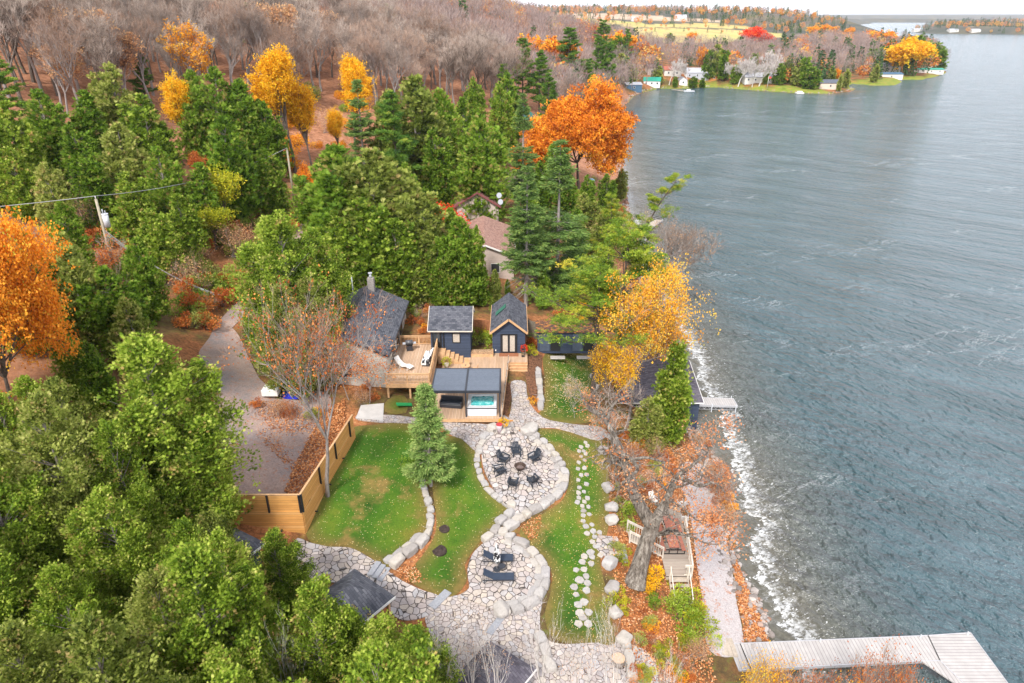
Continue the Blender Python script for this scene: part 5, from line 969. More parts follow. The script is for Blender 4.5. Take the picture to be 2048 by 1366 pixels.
def make_adirondack():
    h = empty('adirondack_chair', (0, 0, 0)); s = MB()
    for i in range(5): s.bar((-.26, -.32+i*.13, .37-i*.028), (.26, -.32+i*.13, .37-i*.028), .11, .022)
    s.build('seat', M_NAVYP, h); b_ = MB()
    for i in range(5): x = -.22+i*.11; t_ = .92-.035*abs(i-2)**1.5; b_.bar((x, .2, .24), (x*1.12, .56, t_), .095, .022, up=(0, 1, .3))
    b_.bar((-.26, .3, .45), (.26, .3, .45), .03, .06).bar((-.27, .49, .78), (.27, .49, .78), .03, .06); b_.build('backrest', M_NAVYP, h)
    for x in (-.34, .34): MB().bar((x, -.42, .55), (x, .38, .57), .13, .025).build('armrest', M_NAVYP, h)
    for x in (-.29, .29): MB().bar((x, -.38, 0), (x, -.36, .54), .09, .03).build('leg', M_NAVYP, h); MB().bar((x, -.38, .36), (x, .5, .0), .03, .11).build('leg', M_NAVYP, h); MB().bar((x, .34, .1), (x*1.1, .36, .56), .06, .03).build('leg', M_NAVYP, h)
    return h
ad = make_adirondack(); lab = ['at the top of the ring, facing the viewer', 'at the upper right of the ring', 'at the lower right of the ring', 'at the bottom, its back turned,', 'at the left of the ring', 'at the upper left of the ring']
for i, (u, v) in enumerate([(1032,910), (1068,920), (1066,962), (1026,969), (1000,946), (1007,924)]):
    p = P(u, v, 6.4); c_ = ad if i == 0 else copy_tree(ad); c_.location = (p[0], p[1], ZF(p[0], p[1])); dx, dy = pit[0]-p[0], pit[1]-p[1]; c_.rotation_euler = (0, 0, math.atan2(dy, dx)+math.pi/2+rnd.uniform(-.12, .12))
    tag(c_, 'black adirondack chair '+lab[i]+' round the fire pit', 'chair', 'black chairs around the fire pit')
def make_lounger():
    h = empty('sun_lounger', (0, 0, 0)); f = MB()
    for y in (-.32, .32): f.bar((-1.0, y, .3), (1.0, y, .3), .035, .05)
    f.bar((1.0, -.32, .3), (1.0, .32, .3), .035, .05).bar((-1.0, -.32, .3), (-1.0, .32, .3), .035, .05); f.build('frame', M_CHAR, h)
    MB().box(-.3, .98, -.3, .3, .315, .34).build('seat', M_SLING, h); MB().slab([(-.3, -.3, .34), (-.3, .3, .34), (-.95, .3, .78), (-.95, -.3, .78)], .025).build('backrest', M_SLING, h); MB().bar((-.75, -.26, .3), (-.8, -.26, .66), .025).bar((-.75, .26, .3), (-.8, .26, .66), .025).build('strut', M_CHAR, h)
    for x in (-.92, .92):
        for y in (-.32, .32): MB().box(x-.02, x+.02, y-.02, y+.02, 0, .28).build('leg', M_CHAR, h)
    return h
lo = make_lounger(); l2 = copy_tree(lo)
for o_, (u, v), lb in ((lo, (996, 1122), 'dark blue sun lounger on the far side of the closed umbrella'), (l2, (997, 1159), 'dark blue sun lounger on the near side of the closed umbrella')):
    p = P(u, v, 5.2); o_.location = (p[0], p[1], ZF(p[0], p[1])); o_.rotation_euler = (0, 0, R(1)); tag(o_, lb, 'sun lounger', 'sun loungers on the round patio')
p = P(994, 1138, 5.2); h = empty('patio_umbrella', (p[0], p[1], ZF(p[0], p[1])), 0, 'closed black and white patterned umbrella standing between the two loungers', 'umbrella'); MB().cyl((0,0,.06),(0,0,2.2),.025,n=8).build('pole', M_TRIM, h); MB().cyl((0,0,0),(0,0,.06),.26,n=16).build('base', M_CHAR, h)
mb = MB(); N_ = 16; lv = [(.7, .16), (1.0, .19), (1.5, .13), (1.9, .09), (2.12, .03)]
o_ = 0
for j, (z, r) in enumerate(lv):
    for i in range(N_): a = 2*math.pi*i/N_; q = r*(1+.3*(i % 2)); mb.v.append((q*math.cos(a), q*math.sin(a), z))
for j in range(len(lv)-1):
    for i in range(N_): mb.f.append((j*N_+i, j*N_+(i+1) % N_, (j+1)*N_+(i+1) % N_, (j+1)*N_+i)); mb.smooth.append(False)
mb.build('canopy', M_COW, h)
h = empty('side_table', (p[0]+.32, p[1]-.12, ZF(p[0], p[1])), 0, 'small round dark side table beside the umbrella foot', 'table'); MB().cyl((0,0,.4),(0,0,.43),.25,n=16).build('tabletop', M_CHAR, h); MB().cyl((0,0,0),(0,0,.4),.03,n=8).build('leg', M_CHAR, h)
# timber retaining fence round the parking
def bigfence(a, b, zb, zt, label, posts, lamps, up=1.35, side=1):
    a = np.array(a); b = np.array(b); L_ = np.linalg.norm(b-a); h = empty('timber_fence', (*a, 0), math.atan2(*(b-a)[::-1]), label, 'fence', 'timber fence around the gravel parking')
    zt0, zt1 = zt; mb = MB(); mb.add([(0,-.06,zb[0]),(L_,-.06,zb[1]),(L_,-.06,zt1-up),(0,-.06,zt0-up),(0,.06,zb[0]),(L_,.06,zb[1]),(L_,.06,zt1-up),(0,.06,zt0-up)], [(0,1,2,3),(7,6,5,4),(3,2,6,7),(1,0,4,5)]); mb.add([(0,-.06,zb[0]),(0,.06,zb[0]),(0,.06,zt0-up),(0,-.06,zt0-up)], [(3,2,1,0)]); mb.build('retaining_boards', M_FENCE, h)
    mb = MB(); mb.add([(0,-.02,zt0-up+.004),(L_,-.02,zt1-up+.004),(L_,-.02,zt1),(0,-.02,zt0),(0,.02,zt0-up+.004),(L_,.02,zt1-up+.004),(L_,.02,zt1),(0,.02,zt0)], [(0,1,2,3),(7,6,5,4),(3,2,6,7),(1,0,4,5)]); mb.build('fence_panel', M_FENCE, h); MB().bar((0, 0, zt0+.02), (L_, 0, zt1+.02), .14, .04).build('cap_rail', M_CEDW, h)
    for f in posts:
        zz = zt0+(zt1-zt0)*f; MB().box(L_*f-.05, L_*f+.05, -.14*side if side > 0 else .022, -.022 if side > 0 else .14, zz-up-.05, zz+.03).build('post', M_BLACK, h)
    for f in lamps:
        zz = zb[0]+(zb[1]-zb[0])*f+1.1; l_ = MB().cyl((L_*f, -.06, zz), (L_*f, -.2, zz), .05, n=8).ball((L_*f, -.2, zz), .07, 8, 5); l_.build('lamp', M_BLACK, h)
c1 = G(612, 1078)[:2]; c0 = (c1[0]-7.6, c1[1]-.1); 
pt = P(597, 995, 9.6); c1 = np.array([-13.9, 36.0]); c2 = np.array([-12.7, 46.5])
bigfence((-21.6, 36.0), c1, (5.8, 5.8), (9.75, 9.75), 'front run of the honey coloured timber fence, facing the viewer', (.42, .72, .992), (.52, .8)); bigfence(c1, c2, (5.8, 6.6), (9.75, 9.4), 'side run of the honey coloured timber fence, slanting back along the lawn', (.0, .3, .6, .9), (.16, .42, .7))
# gazebo and small roofs at the lower left
def hiproof(name, cx, cy, w_, d, z0, ze, zr, rz, mat, label, cat, posts=True):
    h = empty(name, (cx, cy, z0), rz, label, cat); q = [(-w_/2, -d/2, ze-z0), (w_/2, -d/2, ze-z0), (w_/2, d/2, ze-z0), (-w_/2, d/2, ze-z0)]; a = [(0, -max(0, d-w_)/2, zr-z0), (0, max(0, d-w_)/2, zr-z0)]
    MB().add(q+a+[(x, y, z-.15) for x, y, z in q], [(0, 1, 4), (1, 2, 5, 4), (2, 3, 5), (3, 0, 4, 5), (0, 6, 7, 1), (1, 7, 8, 2), (2, 8, 9, 3), (3, 9, 6, 0), (9, 8, 7, 6)]).build('roof', mat, h)
    if posts:
        for x in (-w_/2+.3, w_/2-.3):
            for y in (-d/2+.3, d/2-.3): MB().box(x-.07, x+.07, y-.07, y+.07, -.3, ze-z0-.15).build('post', M_CEDW, h)
    else: MB().box(-w_/2+.3, w_/2-.3, -d/2+.3, d/2-.3, -.5, ze-z0-.15).build('wall', M_BLUE, h)
    MB().box(-w_/2-.03, w_/2+.03, -d/2-.03, -d/2-.002, ze-z0-.15, ze-z0+.02).box(w_/2+.002, w_/2+.03, -d/2, d/2, ze-z0-.15, ze-z0+.02).build('gutter', M_TRIM, h); return h
p = P(700, 1165, 9.2); hiproof('gazebo', p[0]-.1, p[1]-.5, 3.5, 3.9, 5.6, 8.2, 9.3, R(-38), M_SHY, 'gazebo with a dark slate coloured hipped roof beside the flagstone path', 'gazebo')
p = P(470, 1052, 9.4); hiproof('garden_shed', p[0], p[1]-1.0, 2.8, 2.8, 6.6, 8.5, 9.4, R(-30), M_SHY, 'small shed with a dark hipped roof half hidden by cedars below the timber fence', 'shed', False)
p = P(1005, 1330, 6.6); hiproof('garden_shed', p[0]-.6, p[1]-.6, 3.2, 3.8, 4.6, 6.3, 7.3, R(-36), M_SHPU, 'dark roofed hut behind the bare birch twigs at the bottom edge', 'shed', False)
# lakeside deck, stairs, picnic tables
h = empty('lakeside_deck', (10.8, 36.1, 0), 0, 'weathered grey wooden deck below the leaning oak', 'deck'); ZL = 2.6
MB().prism([(0, 0), (1.75, 0), (2.6, 7.6), (.3, 7.6)], ZL-.08, ZL).build('decking', M_GREYW, h)
MB().bar((0, 0, ZL-.2), (1.75, 0, ZL-.2), .05, .24).bar((1.78, 0, ZL-.2), (2.63, 7.6, ZL-.2), .05, .24).build('fascia', M_GREYP, h)
for x, y in ((.1, .2), (1.65, .2), (2.2, 4), (2.5, 7.4), (.3, 7.4)): MB().box(x-.07, x+.07, y-.07, y+.07, .2, ZL-.08).build('post', M_GREYP, h)
railing(h, (1.78, .05), (2.45, 5.2), ZL, m_=M_RAILW, hh=.95, sp_=.3); railing(h, (1.25, .02), (1.72, .02), ZL, m_=M_RAILW, posts=False); s = MB()
for i in range(6): s.box(.25, 1.5, -.3-(i)*.3, -.02-(i)*.3, ZL-.25-i*.2, ZL-.2-i*.2)
s.bar((.22, 0, ZL-.15), (.22, -1.8, ZL-1.35), .05, .25).bar((1.52, 0, ZL-.15), (1.52, -1.8, ZL-1.35), .05, .25); s.build('stairs', M_GREYP, h)
for x in (.25, 1.5): MB().bar((x, 0, ZL+.85), (x, -1.8, ZL-.3), .06, .1).bar((x, -1.75, ZL-1.5), (x, -1.75, ZL-.25), .09).bar((x, -.05, ZL-.2), (x, -.05, ZL+.9), .09).build('handrail', M_RAILW, h)
h = empty('stairway', (8.4, 37.9, 0), 0, 'weathered stairs with two handrails going down from the lawn to the lakeside deck', 'stairs'); s = MB()
for i in range(8): s.box(i*.3, i*.3+.29, 0, 1.1, 4.15-i*.2, 4.2-i*.2)
s.build('treads', M_GREYP, h); railing(h, (0, 0), (2.5, .0), 4.1, 2.6, m_=M_RAILW, sp_=.2); railing(h, (0, 1.15), (2.5, 1.15), 4.1, 2.6, m_=M_RAILW, sp_=.2)
def picnic(loc, rz, label):
    h = empty('picnic_table', loc, rz, label, 'picnic table', 'picnic tables on the lakeside deck'); MB().box(-.38, .38, -.75, .75, .72, .77).build('tabletop', M_PIC, h)
    for x in (-.72, .72): MB().box(x-.14, x+.14, -.75, .75, .43, .47).build('bench', M_PIC, h)
    for y in (-.6, .6): MB().bar((-.75, y, .4), (.75, y, .4), .05).bar((-.3, y, .0), (-.3, y, .7), .05).bar((.3, y, 0), (.3, y, .7), .05).bar((-.82, y, 0), (-.82, y, .42), .05).bar((.82, y, 0), (.82, y, .42), .05).bar((-.82, y, .025), (.82, y, .025), .05).build('leg_frame', M_BLACK, h)
picnic((11.75, 38.9, ZL), 0, 'red topped picnic table at the near end of the lakeside deck'); picnic((11.95, 40.9, ZL), 0, 'red topped picnic table behind the nearer one on the lakeside deck')
def lawnchair(loc, rz, label):
    h = empty('deck_chair', loc, rz, label, 'chair', 'white chairs by the gravel path'); MB().slab([(-.25,-.3,.38),(.25,-.3,.38),(.25,.25,.32),(-.25,.25,.32)], .03).build('seat', M_WPL, h); MB().slab([(-.25,.25,.32),(.25,.25,.32),(.25,.5,.95),(-.25,.5,.95)], .03).build('backrest', M_WPL, h)
    for x in (-.27, .27): MB().bar((x, -.35, .0), (x, .35, .5), .03).bar((x, .35, 0), (x, -.3, .55), .03).bar((x, -.35, .56), (x, .35, .56), .05, .03).build('leg', M_ALUM, h)
for (u, v, r_, lb) in ((1362, 1015, 200, 'white folding chair beside the far end of the lakeside deck rail'), (1368, 1045, 170, 'white folding chair nearer along the lakeside deck rail'), (1308, 1003, 30, 'white folding chair behind the picnic tables')): p = G(u, v); lawnchair((p[0], p[1], p[2]+.02 if u > 1320 else ZL), R(r_), lb)
h = empty('timber_steps', (*P(1440, 1290, .7)[:2], .7), 0, 'weathered timber steps leading from the gravel path to the large dock', 'stairs')
for i in range(5): MB().box(-.55+i*.3, -.28+i*.3, -.9, .5, -.1, .18-.03*i).build('step', M_GREYP, h)
h = empty('utility_trailer', (*P(545, 795, 8.6)[:2], 8.5), R(0), 'white box trailer parked by the drive', 'trailer')
h.location.z = float(T(h.location.x, h.location.y))+.05; h.scale = (.75, .75, .75); MB().box(-.9, .9, -.7, .7, .45, 1.2).build('body', M_TRIM, h, bevel=.03)
for x in (-.98, .88): w__ = MB().cyl((x, -.1, .28), (x+.12, -.1, .28), .28, n=14).build('wheel', M_BLACK, h); MB().cyl((x-.02, -.1, .28), (x+.14, -.1, .28), .13, n=10).build('hub', M_GALV, w__)
p = P(580, 790, 8.5); tp2 = MB(); tp2.v = []; gr = 9
for j in range(gr):
    for i in range(gr):
        x = (i/(gr-1)-.5)*1.6; y = (j/(gr-1)-.5)*1.1; e_ = max(abs(x)/.8, abs(y)/.55); tp2.v.append((x, y, (.7*(1-e_**3)+.03+.12*math.sin(x*5+j)*(1-e_))))
tp2.f = [(j*gr+i, j*gr+i+1, (j+1)*gr+i+1, (j+1)*gr+i) for j in range(gr-1) for i in range(gr-1)]; tp2.smooth = [True]*len(tp2.f)
tag(tp2.build('tarp_covered_pile', M_TARP, None, loc=(p[0], p[1], float(T(p[0], p[1]))+.05)), 'low pile under a creased blue tarpaulin next to the white trailer', 'tarp')
# utility poles and wires
M_POLE = simple('pole_wood', (.34,.3,.22), .9, var=.2, scale=4)
def upole(base, topv, label, trans):
    p = G(*base); y = (683-topv)/F; z = CAMH-(sp-y*cp)*p[1]/(cp+y*sp); h = empty('utility_pole', p, 0, label, 'utility pole'); H_ = z-p[2]; MB().cyl((0,0,-.5),(0,0,H_),.17,.13,n=10).build('pole', M_POLE, h); MB().cyl((0,0,H_),(0,0,H_+.3),.04,n=6).build('insulator', M_TRIM, h)
    if trans: t_ = MB().cyl((.5,0,H_-2.9),(.5,0,H_-1.6),.3,n=14).cyl((.5,0,H_-1.6),(.5,0,H_-1.52),.33,n=14).build('transformer', simple('transformer_grey', (.55,.57,.6), .4), h); MB().bar((0,0,H_-1.9),(.4,0,H_-1.9),.08).cyl((.35,0,H_-1.5),(.35,0,H_-1.05),.05,n=6).cyl((.6,0,H_-1.5),(.6,0,H_-1.2),.04,n=6).build('bracket', M_GALV, t_)
    return np.array([p[0], p[1], z])
q1 = upole((229, 540), 398, 'wooden utility pole with a grey transformer in the cedars on the left', True); q2 = upole((588, 400), 300, 'distant utility pole beside the yellow trees', False)
def wire(a, b, sag, label, g='overhead wires'):
    a = np.array(a, float); b = np.array(b, float); mb = MB(); N_ = 16
    pts = [a+(b-a)*i/N_-np.array([0, 0, 4*sag*(i/N_)*(1-i/N_)]) for i in range(N_+1)]
    for p_, r_ in zip(pts, pts[1:]): mb.cyl(p_-a, r_-a, .035, n=5, caps=False)
    tag(mb.build('power_line', simple('wire_grey', (.3,.3,.3), .5), None, loc=a), label, 'wire', g)
wire(q1+[0, 0, .3], q2+[0, 0, .3], 1.2, 'overhead wire running from the near pole to the distant pole'); wire(q1+[0, 0, .3], q1+np.array([-40, -14, 1.]), .8, 'overhead wire leaving the near pole for the left edge')
for k_ in range(3): wire(q1-[0, 0, 3.2+k_*.25], P(430+k_*6, 590, 11.5), .8, ('upper', 'middle', 'lower')[k_]+' one of three service cables dropping from below the transformer towards the road')
# neighbouring houses
p = P(955, 415, 11.5); h = empty('neighbour_house', (p[0], p[1], 8.9), 0, 'pink beige house under a maroon gabled roof with satellite dishes', 'house'); gable(h, -3.2, 3.2, 0, 6.5, -1, 2.9, 4.9, M_PINKS, M_SHMX, 'Y', .4, .4, fascia=simple('maroon_trim', (.2,.06,.06), .6))
window(h, .6, 1.0, 1.9, 3.6, 0, M_TRIM); 
for x, z in ((3.3, 4.6), (3.5, 3.6)): d_ = MB().cyl((x, -.5, z), (x+.05, -.62, z+.02), .38, .42, n=16).build('satellite_dish', M_GALV, h); MB().bar((x, -.45, z), (x, 0, z-.9), .05).build('mast', M_GALV, d_)
p = P(962, 545, 8.5); h = empty('neighbour_house', (p[0], p[1]+1.5, 6.6), R(3), 'long beige house with a faded tan roof half hidden by the tall spruce', 'house'); gable(h, -3.2, 4.2, 0, 13.5, -.5, 3.6, 5.1, M_PINKS, M_SHPX, 'Y', .4, .4, fascia=M_TRIM); window(h, -2.2, -1.1, 2.2, 3.2, 0, M_TRIM); window(h, 1.2, 2.4, 1.3, 2.6, 0, M_TRIM)
MB().slab([(-7.0, 5.5, 3.1), (-3.2, 5.5, 3.6), (-3.2, 11, 3.6), (-7.0, 11, 3.1)], .12).build('porch_roof', M_SHPY, h); MB().box(-6.8, -3.2, 6, 10.5, -.5, 3.05).build('porch_wall', M_WSID, h); MB().box(-9.2, -6.9, 4, 6.2, 0, .15).build('porch_deck', M_CEDW, h); railing(h, (-9.2, 4), (-7, 4), .15, m_=M_RFEN)
p = P(1005, 375, 10); h = empty('neighbour_house', (p[0]+.5, p[1]+3, 6.6), 0, 'brown roofed house behind the maroon roofed one', 'house'); gable(h, -2.5, 7, 0, 8, -1, 3.3, 5.2, M_PINKS, M_SHBR, 'X', .4, .4); window(h, 2, 3.2, 1.2, 2.4, 0, M_TRIM)
p = G(1020, 262); h = empty('cabin', (p[0], p[1], p[2]), R(-20), 'green roofed cabin glimpsed among the trees left of the orange oak', 'cabin'); gable(h, -4, 4, 0, 7, -1, 3.2, 6.2, simple('dark_log_wall', (.12,.08,.05), .9), simple('forest_green_metal', (.02,.12,.09), .5), 'Y', .4, .4); window(h, -1, 1, 1, 2.4, 0)
p = P(1183, 372, 3.6); h = empty('blue_kayak', (p[0], p[1], float(T(p[0], p[1]))), R(10), 'pale blue upturned hull standing under the orange oak', 'boat'); mb = MB(); 
for i in range(9):
    for j in range(7): a = math.pi*j/6; w_ = .75*math.sin(math.pi*(i+.6)/9.4)**.5; mb.v.append((math.cos(a)*w_, -.9+i*.28, 1.1+math.sin(a)*w_*.6))
for i in range(8):
    for j in range(6): mb.f.append((i*7+j, i*7+j+1, i*7+j+8, i*7+j+7)); mb.smooth.append(True)
mb.build('hull', simple('pale_blue_gelcoat', (.15,.45,.62), .35), h)
for y in (-.6, .8): MB().bar((-.7, y, 0), (-.6, y, 1.1), .07).bar((.7, y, 0), (.6, y, 1.1), .07).bar((-.7, y, 1.05), (.7, y, 1.05), .07).build('trestle', M_GREYP, h)
def sdock(u0, v0, u1, v1, wd, label, z=.5, m_=None):
    a = P(u0, v0, z)[:2]; b = P(u1, v1, z)[:2]; d = (b-a)/np.linalg.norm(b-a); q = np.array([-d[1], d[0]])*wd/2; dock('dock', [[tuple(a-q), tuple(b-q), tuple(b+q), tuple(a+q)]], z, [m_ or M_ALUM], label, [tuple(b-q*.9), tuple(b+q*.9)])
sdock(1285, 462, 1318, 440, 1.5, 'grey dock slanting out beyond the leaning pine', m_=M_GREYP); sdock(1236, 236, 1256, 237, 2.0, 'first small dock on the shore beyond the orange oak', m_=M_TRIM); sdock(1240, 248, 1253, 243, .8, 'thin tan dock beside the first one beyond the orange oak', m_=M_GREYP); sdock(1243, 272, 1256, 272, 1.3, 'small dock nearest the orange oak', m_=M_GREYP)
# bay cottages
def cottage(u, v, w_, d, hh, rise, rz, wall, roof, label, ridge='X', cat='house', win=2, z=None, name='cottage'):
    p = G(u, v); h = empty(name, (p[0], p[1], p[2] if z is None else z), R(rz), label, cat); gable(h, -w_/2, w_/2, 0, d, -.8, hh, hh+rise, wall, roof, ridge, .3, .3, fascia=None)
    for i in range(win): x = -w_/2+w_*(i+.5)/win; window(h, x-.5, x+.5, hh*.4, hh*.75, 0, M_TRIM, th=.1)
    return h
cottage(1268, 182, 8.5, 8, 3.2, 1.0, 5, M_BLUEP, M_GREYR, 'blue boathouse with a pale grey roof at the left end of the bay', 'X', 'boathouse', 1); h = cottage(1303, 173, 9.5, 8, 3., 1.8, -12, M_TRIM, M_TEALR, 'white cottage with a green metal roof beside the blue boathouse', 'X', 'cottage', 3)
cottage(1366, 171, 4.5, 6, 3., 1.6, 0, M_TRIM, M_GREYR, 'tiny white shed on the bay lawn', 'Y', 'shed', 1); cottage(1394, 158, 14, 9, 3.6, 2.4, 0, M_GREYR, M_GREYR, 'grey house behind dark shrubs on the bay lawn', 'X', 'house', 3); cottage(1345, 153, 10, 8, 3.6, 2, 0, M_WSID, simple('red_roof', (.35,.12,.08), .8), 'white and red roofed house among bare trees at the back of the bay', 'X', 'house', 2); cottage(1428, 161, 7, 6, 2.6, 1.4, 0, M_ORW, M_GREYR, 'small reddish cabin beside the orange tree on the bay', 'X', 'cabin', 1)
cottage(1517, 166, 16, 9, 3.2, 2.2, 0, M_WSID, M_GREYR, 'pale house behind the white birches in the middle of the bay', 'X', 'house', 4); cottage(1660, 179, 12, 7, 3.4, 1.6, -4, simple('cream_siding', (.62,.52,.44), .8), simple('slate_roof', (.1,.11,.14), .8), 'cream boathouse with a slate roof on the point', 'X', 'boathouse', 1); cottage(1310, 150, 9, 7, 4, 2, 8, M_PINKS, M_SHBR, 'brown roofed house among the trees behind the blue boathouse', 'X', 'house', 2)
cottage(1768, 146, 22, 10, 4.2, 2.2, 0, M_WSID, M_GREYR, 'long white boathouse left of the yellow willow', 'X', 'boathouse', 4); cottage(1790, 142, 10, 8, 6.4, 1.4, 0, M_ORW, M_GREYR, 'orange brown building behind the white boathouse', 'X', 'house', 2); cottage(1783, 155, 15, 8, 3.2, .9, 0, M_WSID, M_BLUEP, 'low white boathouse with a flat blue roof standing in the water', 'X', 'boathouse', 1, .3); cottage(1862, 147, 18, 7, 2.6, .8, 0, M_WSID, M_TEALR, 'long low white building right of the yellow willow', 'X', 'cottage', 3); cottage(1872, 139, 10, 6, 4, 1, 20, M_WSID, M_GREYR, 'grey roofed hut at the tip of the peninsula', 'X', 'hut', 1)
cottage(1362, 41, 18, 12, 4.5, 4, 0, M_WSID, M_GREYR, 'white farmhouse among trees on the far fields', 'X', 'farmhouse', 3); cottage(1272, 43, 13, 8, 4, 2.4, 0, M_WSID, M_GREYR, 'far white barn left of the farmhouse', 'X', 'barn', 1)
for (u, v, lb) in ((1836, 63.5, 'white'), (1908, 64.5, 'second white'), (1952, 65, 'third white')): cottage(u, v, 22, 14, 5, 3, 0, M_WSID, M_GREYR, lb+' house from the left on the distant wooded island', 'X', 'house', 2)
sdock(1345, 179, 1372, 182, 1.6, 'long low dock in the bay with a pontoon at its end', m_=M_GREYP); p = P(1378, 183, .3); h = empty('pontoon_boat', (p[0], p[1], .15), 0, 'small grey boat moored at the end of the bay dock', 'boat'); mb = MB(); mb.prism([(-3, -1), (2.2, -1), (3.2, 0), (2.2, 1), (-3, 1)], 0, .7); mb.build('hull', M_GALV, h); MB().box(-1.4, .6, -.7, .7, .7, 1.3).build('console', M_TRIM, h)
p = P(1599, 186, .3); h = empty('swim_raft', (p[0], p[1], .1), 0, 'small white raft floating off the bay lawn', 'raft'); MB().box(-2, 2, -1.5, 1.5, 0, .5).build('float', M_TRIM, h); MB().box(-1.2, 1.2, -.8, .8, .5, 1.2).build('cover', M_TRIM, h)
p = G(1534, 178); h = empty('flagpole', p, 0, 'thin white flagpole on the bay lawn', 'flagpole'); MB().cyl((0,0,0),(0,0,7),.09,n=6).build('pole', M_TRIM, h); MB().box(.09, 1.5, -.03, .03, 5.6, 6.6).build('flag', simple('red_flag', (.6,.08,.06), .8), h)
# ================================================================ STONES
def rockmesh(name, seed, sx=1, sy=1, sz=1, box=.5, n_=26, mat=None):
    """irregular hull, blocky when box is high"""
    rg = random.Random(seed); bm = bmesh.new()
    for i in range(n_):
        p = Vector((rg.uniform(-1, 1), rg.uniform(-1, 1), rg.uniform(-1, 1))); q = p/max(abs(p.x), abs(p.y), abs(p.z)); s_ = p.normalized(); p = q*box+s_*(1-box); bm.verts.new((p.x*sx/2, p.y*sy/2, (p.z*.5+.5)*sz))
    r_ = bmesh.ops.convex_hull(bm, input=bm.verts[:]); bmesh.ops.delete(bm, geom=[g for g in r_['geom_interior'] if isinstance(g, bmesh.types.BMVert)], context='VERTS')
    bmesh.ops.bevel(bm, geom=bm.edges[:], offset=.03*min(sx, sy, sz), segments=1, affect='EDGES'); me = bpy.data.meshes.new(name); bm.to_mesh(me); bm.free(); me.materials.append(mat or M_STONE); return me
BLK = [rockmesh('block', 300+i, 1, 1, 1, .88, 60) for i in range(8)]; BLD = [rockmesh('boulder', 320+i, 1, .8, .62, .35, 30) for i in range(6)]
srn = random.Random(21)
def wall(px, label, wd=.6, ln=.95, hh=.5, courses=1, off=0., step=.2):
    """a run of squared armour stones following the ground"""
    pts = spline([G(*q)[:2] for q in px], 6, False); t = empty('stone_wall', (pts[0][0], pts[0][1], 0), 0, label, 'stone wall'); cum = [0]
    for a, b in zip(pts, pts[1:]): cum.append(cum[-1]+np.linalg.norm(b-a))
    for c_ in range(courses):
        s = srn.uniform(-.4, 0)
        while s < cum[-1]-.2:
            l_ = ln*srn.uniform(.65, 1.3); m_ = min(s+l_/2, cum[-1]-.01); m_ = max(m_, 0); i = max(j for j in range(len(cum)) if cum[j] <= m_); i = min(i, len(pts)-2); f = (m_-cum[i])/max(cum[i+1]-cum[i], 1e-6); p = pts[i]+(pts[i+1]-pts[i])*f; d = (pts[i+1]-pts[i])/np.linalg.norm(pts[i+1]-pts[i]); q = np.array([d[1], -d[0]])
            p = p+q*(off+.42*c_); z = float(T(*p)); o = link('stone', BLK[srn.randrange(8)], t, (p[0]-pts[0][0]+srn.uniform(-.04, .04), p[1]-pts[0][1]+srn.uniform(-.04, .04), z-.12), math.atan2(d[1], d[0])+srn.uniform(-.1, .1)); o.scale = (l_*.98, wd*srn.uniform(.85, 1.15), (hh-c_*step)*srn.uniform(.88, 1.1)+.12); s += l_
    return t
wall([(853,862),(856,900),(848,930),(845,962),(850,985),(858,1010),(861,1035),(858,1058),(850,1078)], 'long thin wall of squared pale stones winding between the two left lawns', .52, .7, .26)
wall([(850,1080),(836,1095),(815,1110),(787,1132)], 'taller double course of pale stones where the thin wall meets the grey steps', .65, 1.0, .5, 2, 0, .24)
wall([(985,868),(966,882),(957,903),(954,925),(960,950),(972,972),(988,990),(1005,1003),(1020,1015)], 'flat pale edging stones along the left side of the fire pit patio', .5, .7, .16)
wall([(1070,872),(1090,888),(1110,912),(1125,938),(1131,958),(1124,982),(1106,1000),(1086,1014),(1066,1024),(1045,1036),(1028,1046)], 'curved wall of big pale stones along the right side of the fire pit patio', .58, .85, .36, 2, 0, .18)
wall([(1024,1014),(1020,1030),(1008,1040),(996,1052),(988,1066),(974,1080)], 'short wall of pale blocks joining the two round patios on the left', .6, .85, .42, 1)
wall([(1032,1048),(1018,1056),(1006,1068),(1030,1082),(1052,1096),(1068,1110),(1082,1128),(1091,1150),(1088,1176),(1076,1196),(1056,1212),(1030,1222),(1000,1226)], 'massive curved double wall of pale stones round the lounger patio', .66, .95, .42, 2, 0, .2)
wall([(1076,742),(1078,765),(1080,790),(1081,818)], 'straight row of white stones beside the grass in front of the shed', .6, .9, .35)
wall([(1004,838),(1016,846),(1020,856),(1008,862),(990,858),(975,868),(962,884)], 'stepped pale stones around the front right corner of the cedar deck', .6, .8, .3)
wall([(1080,1275),(1090,1300),(1098,1330)], 'row of pale stones below the lounger patio', .6, .9, .35); wall([(1250,1283),(1257,1315),(1263,1350)], 'row of pale stones at the right edge of the lower paving', .7, 1.0, .4)
wall([(1195,868),(1212,872),(1225,880)], 'short row of pale stones at the end of the flagstone path', .5, .8, .25)
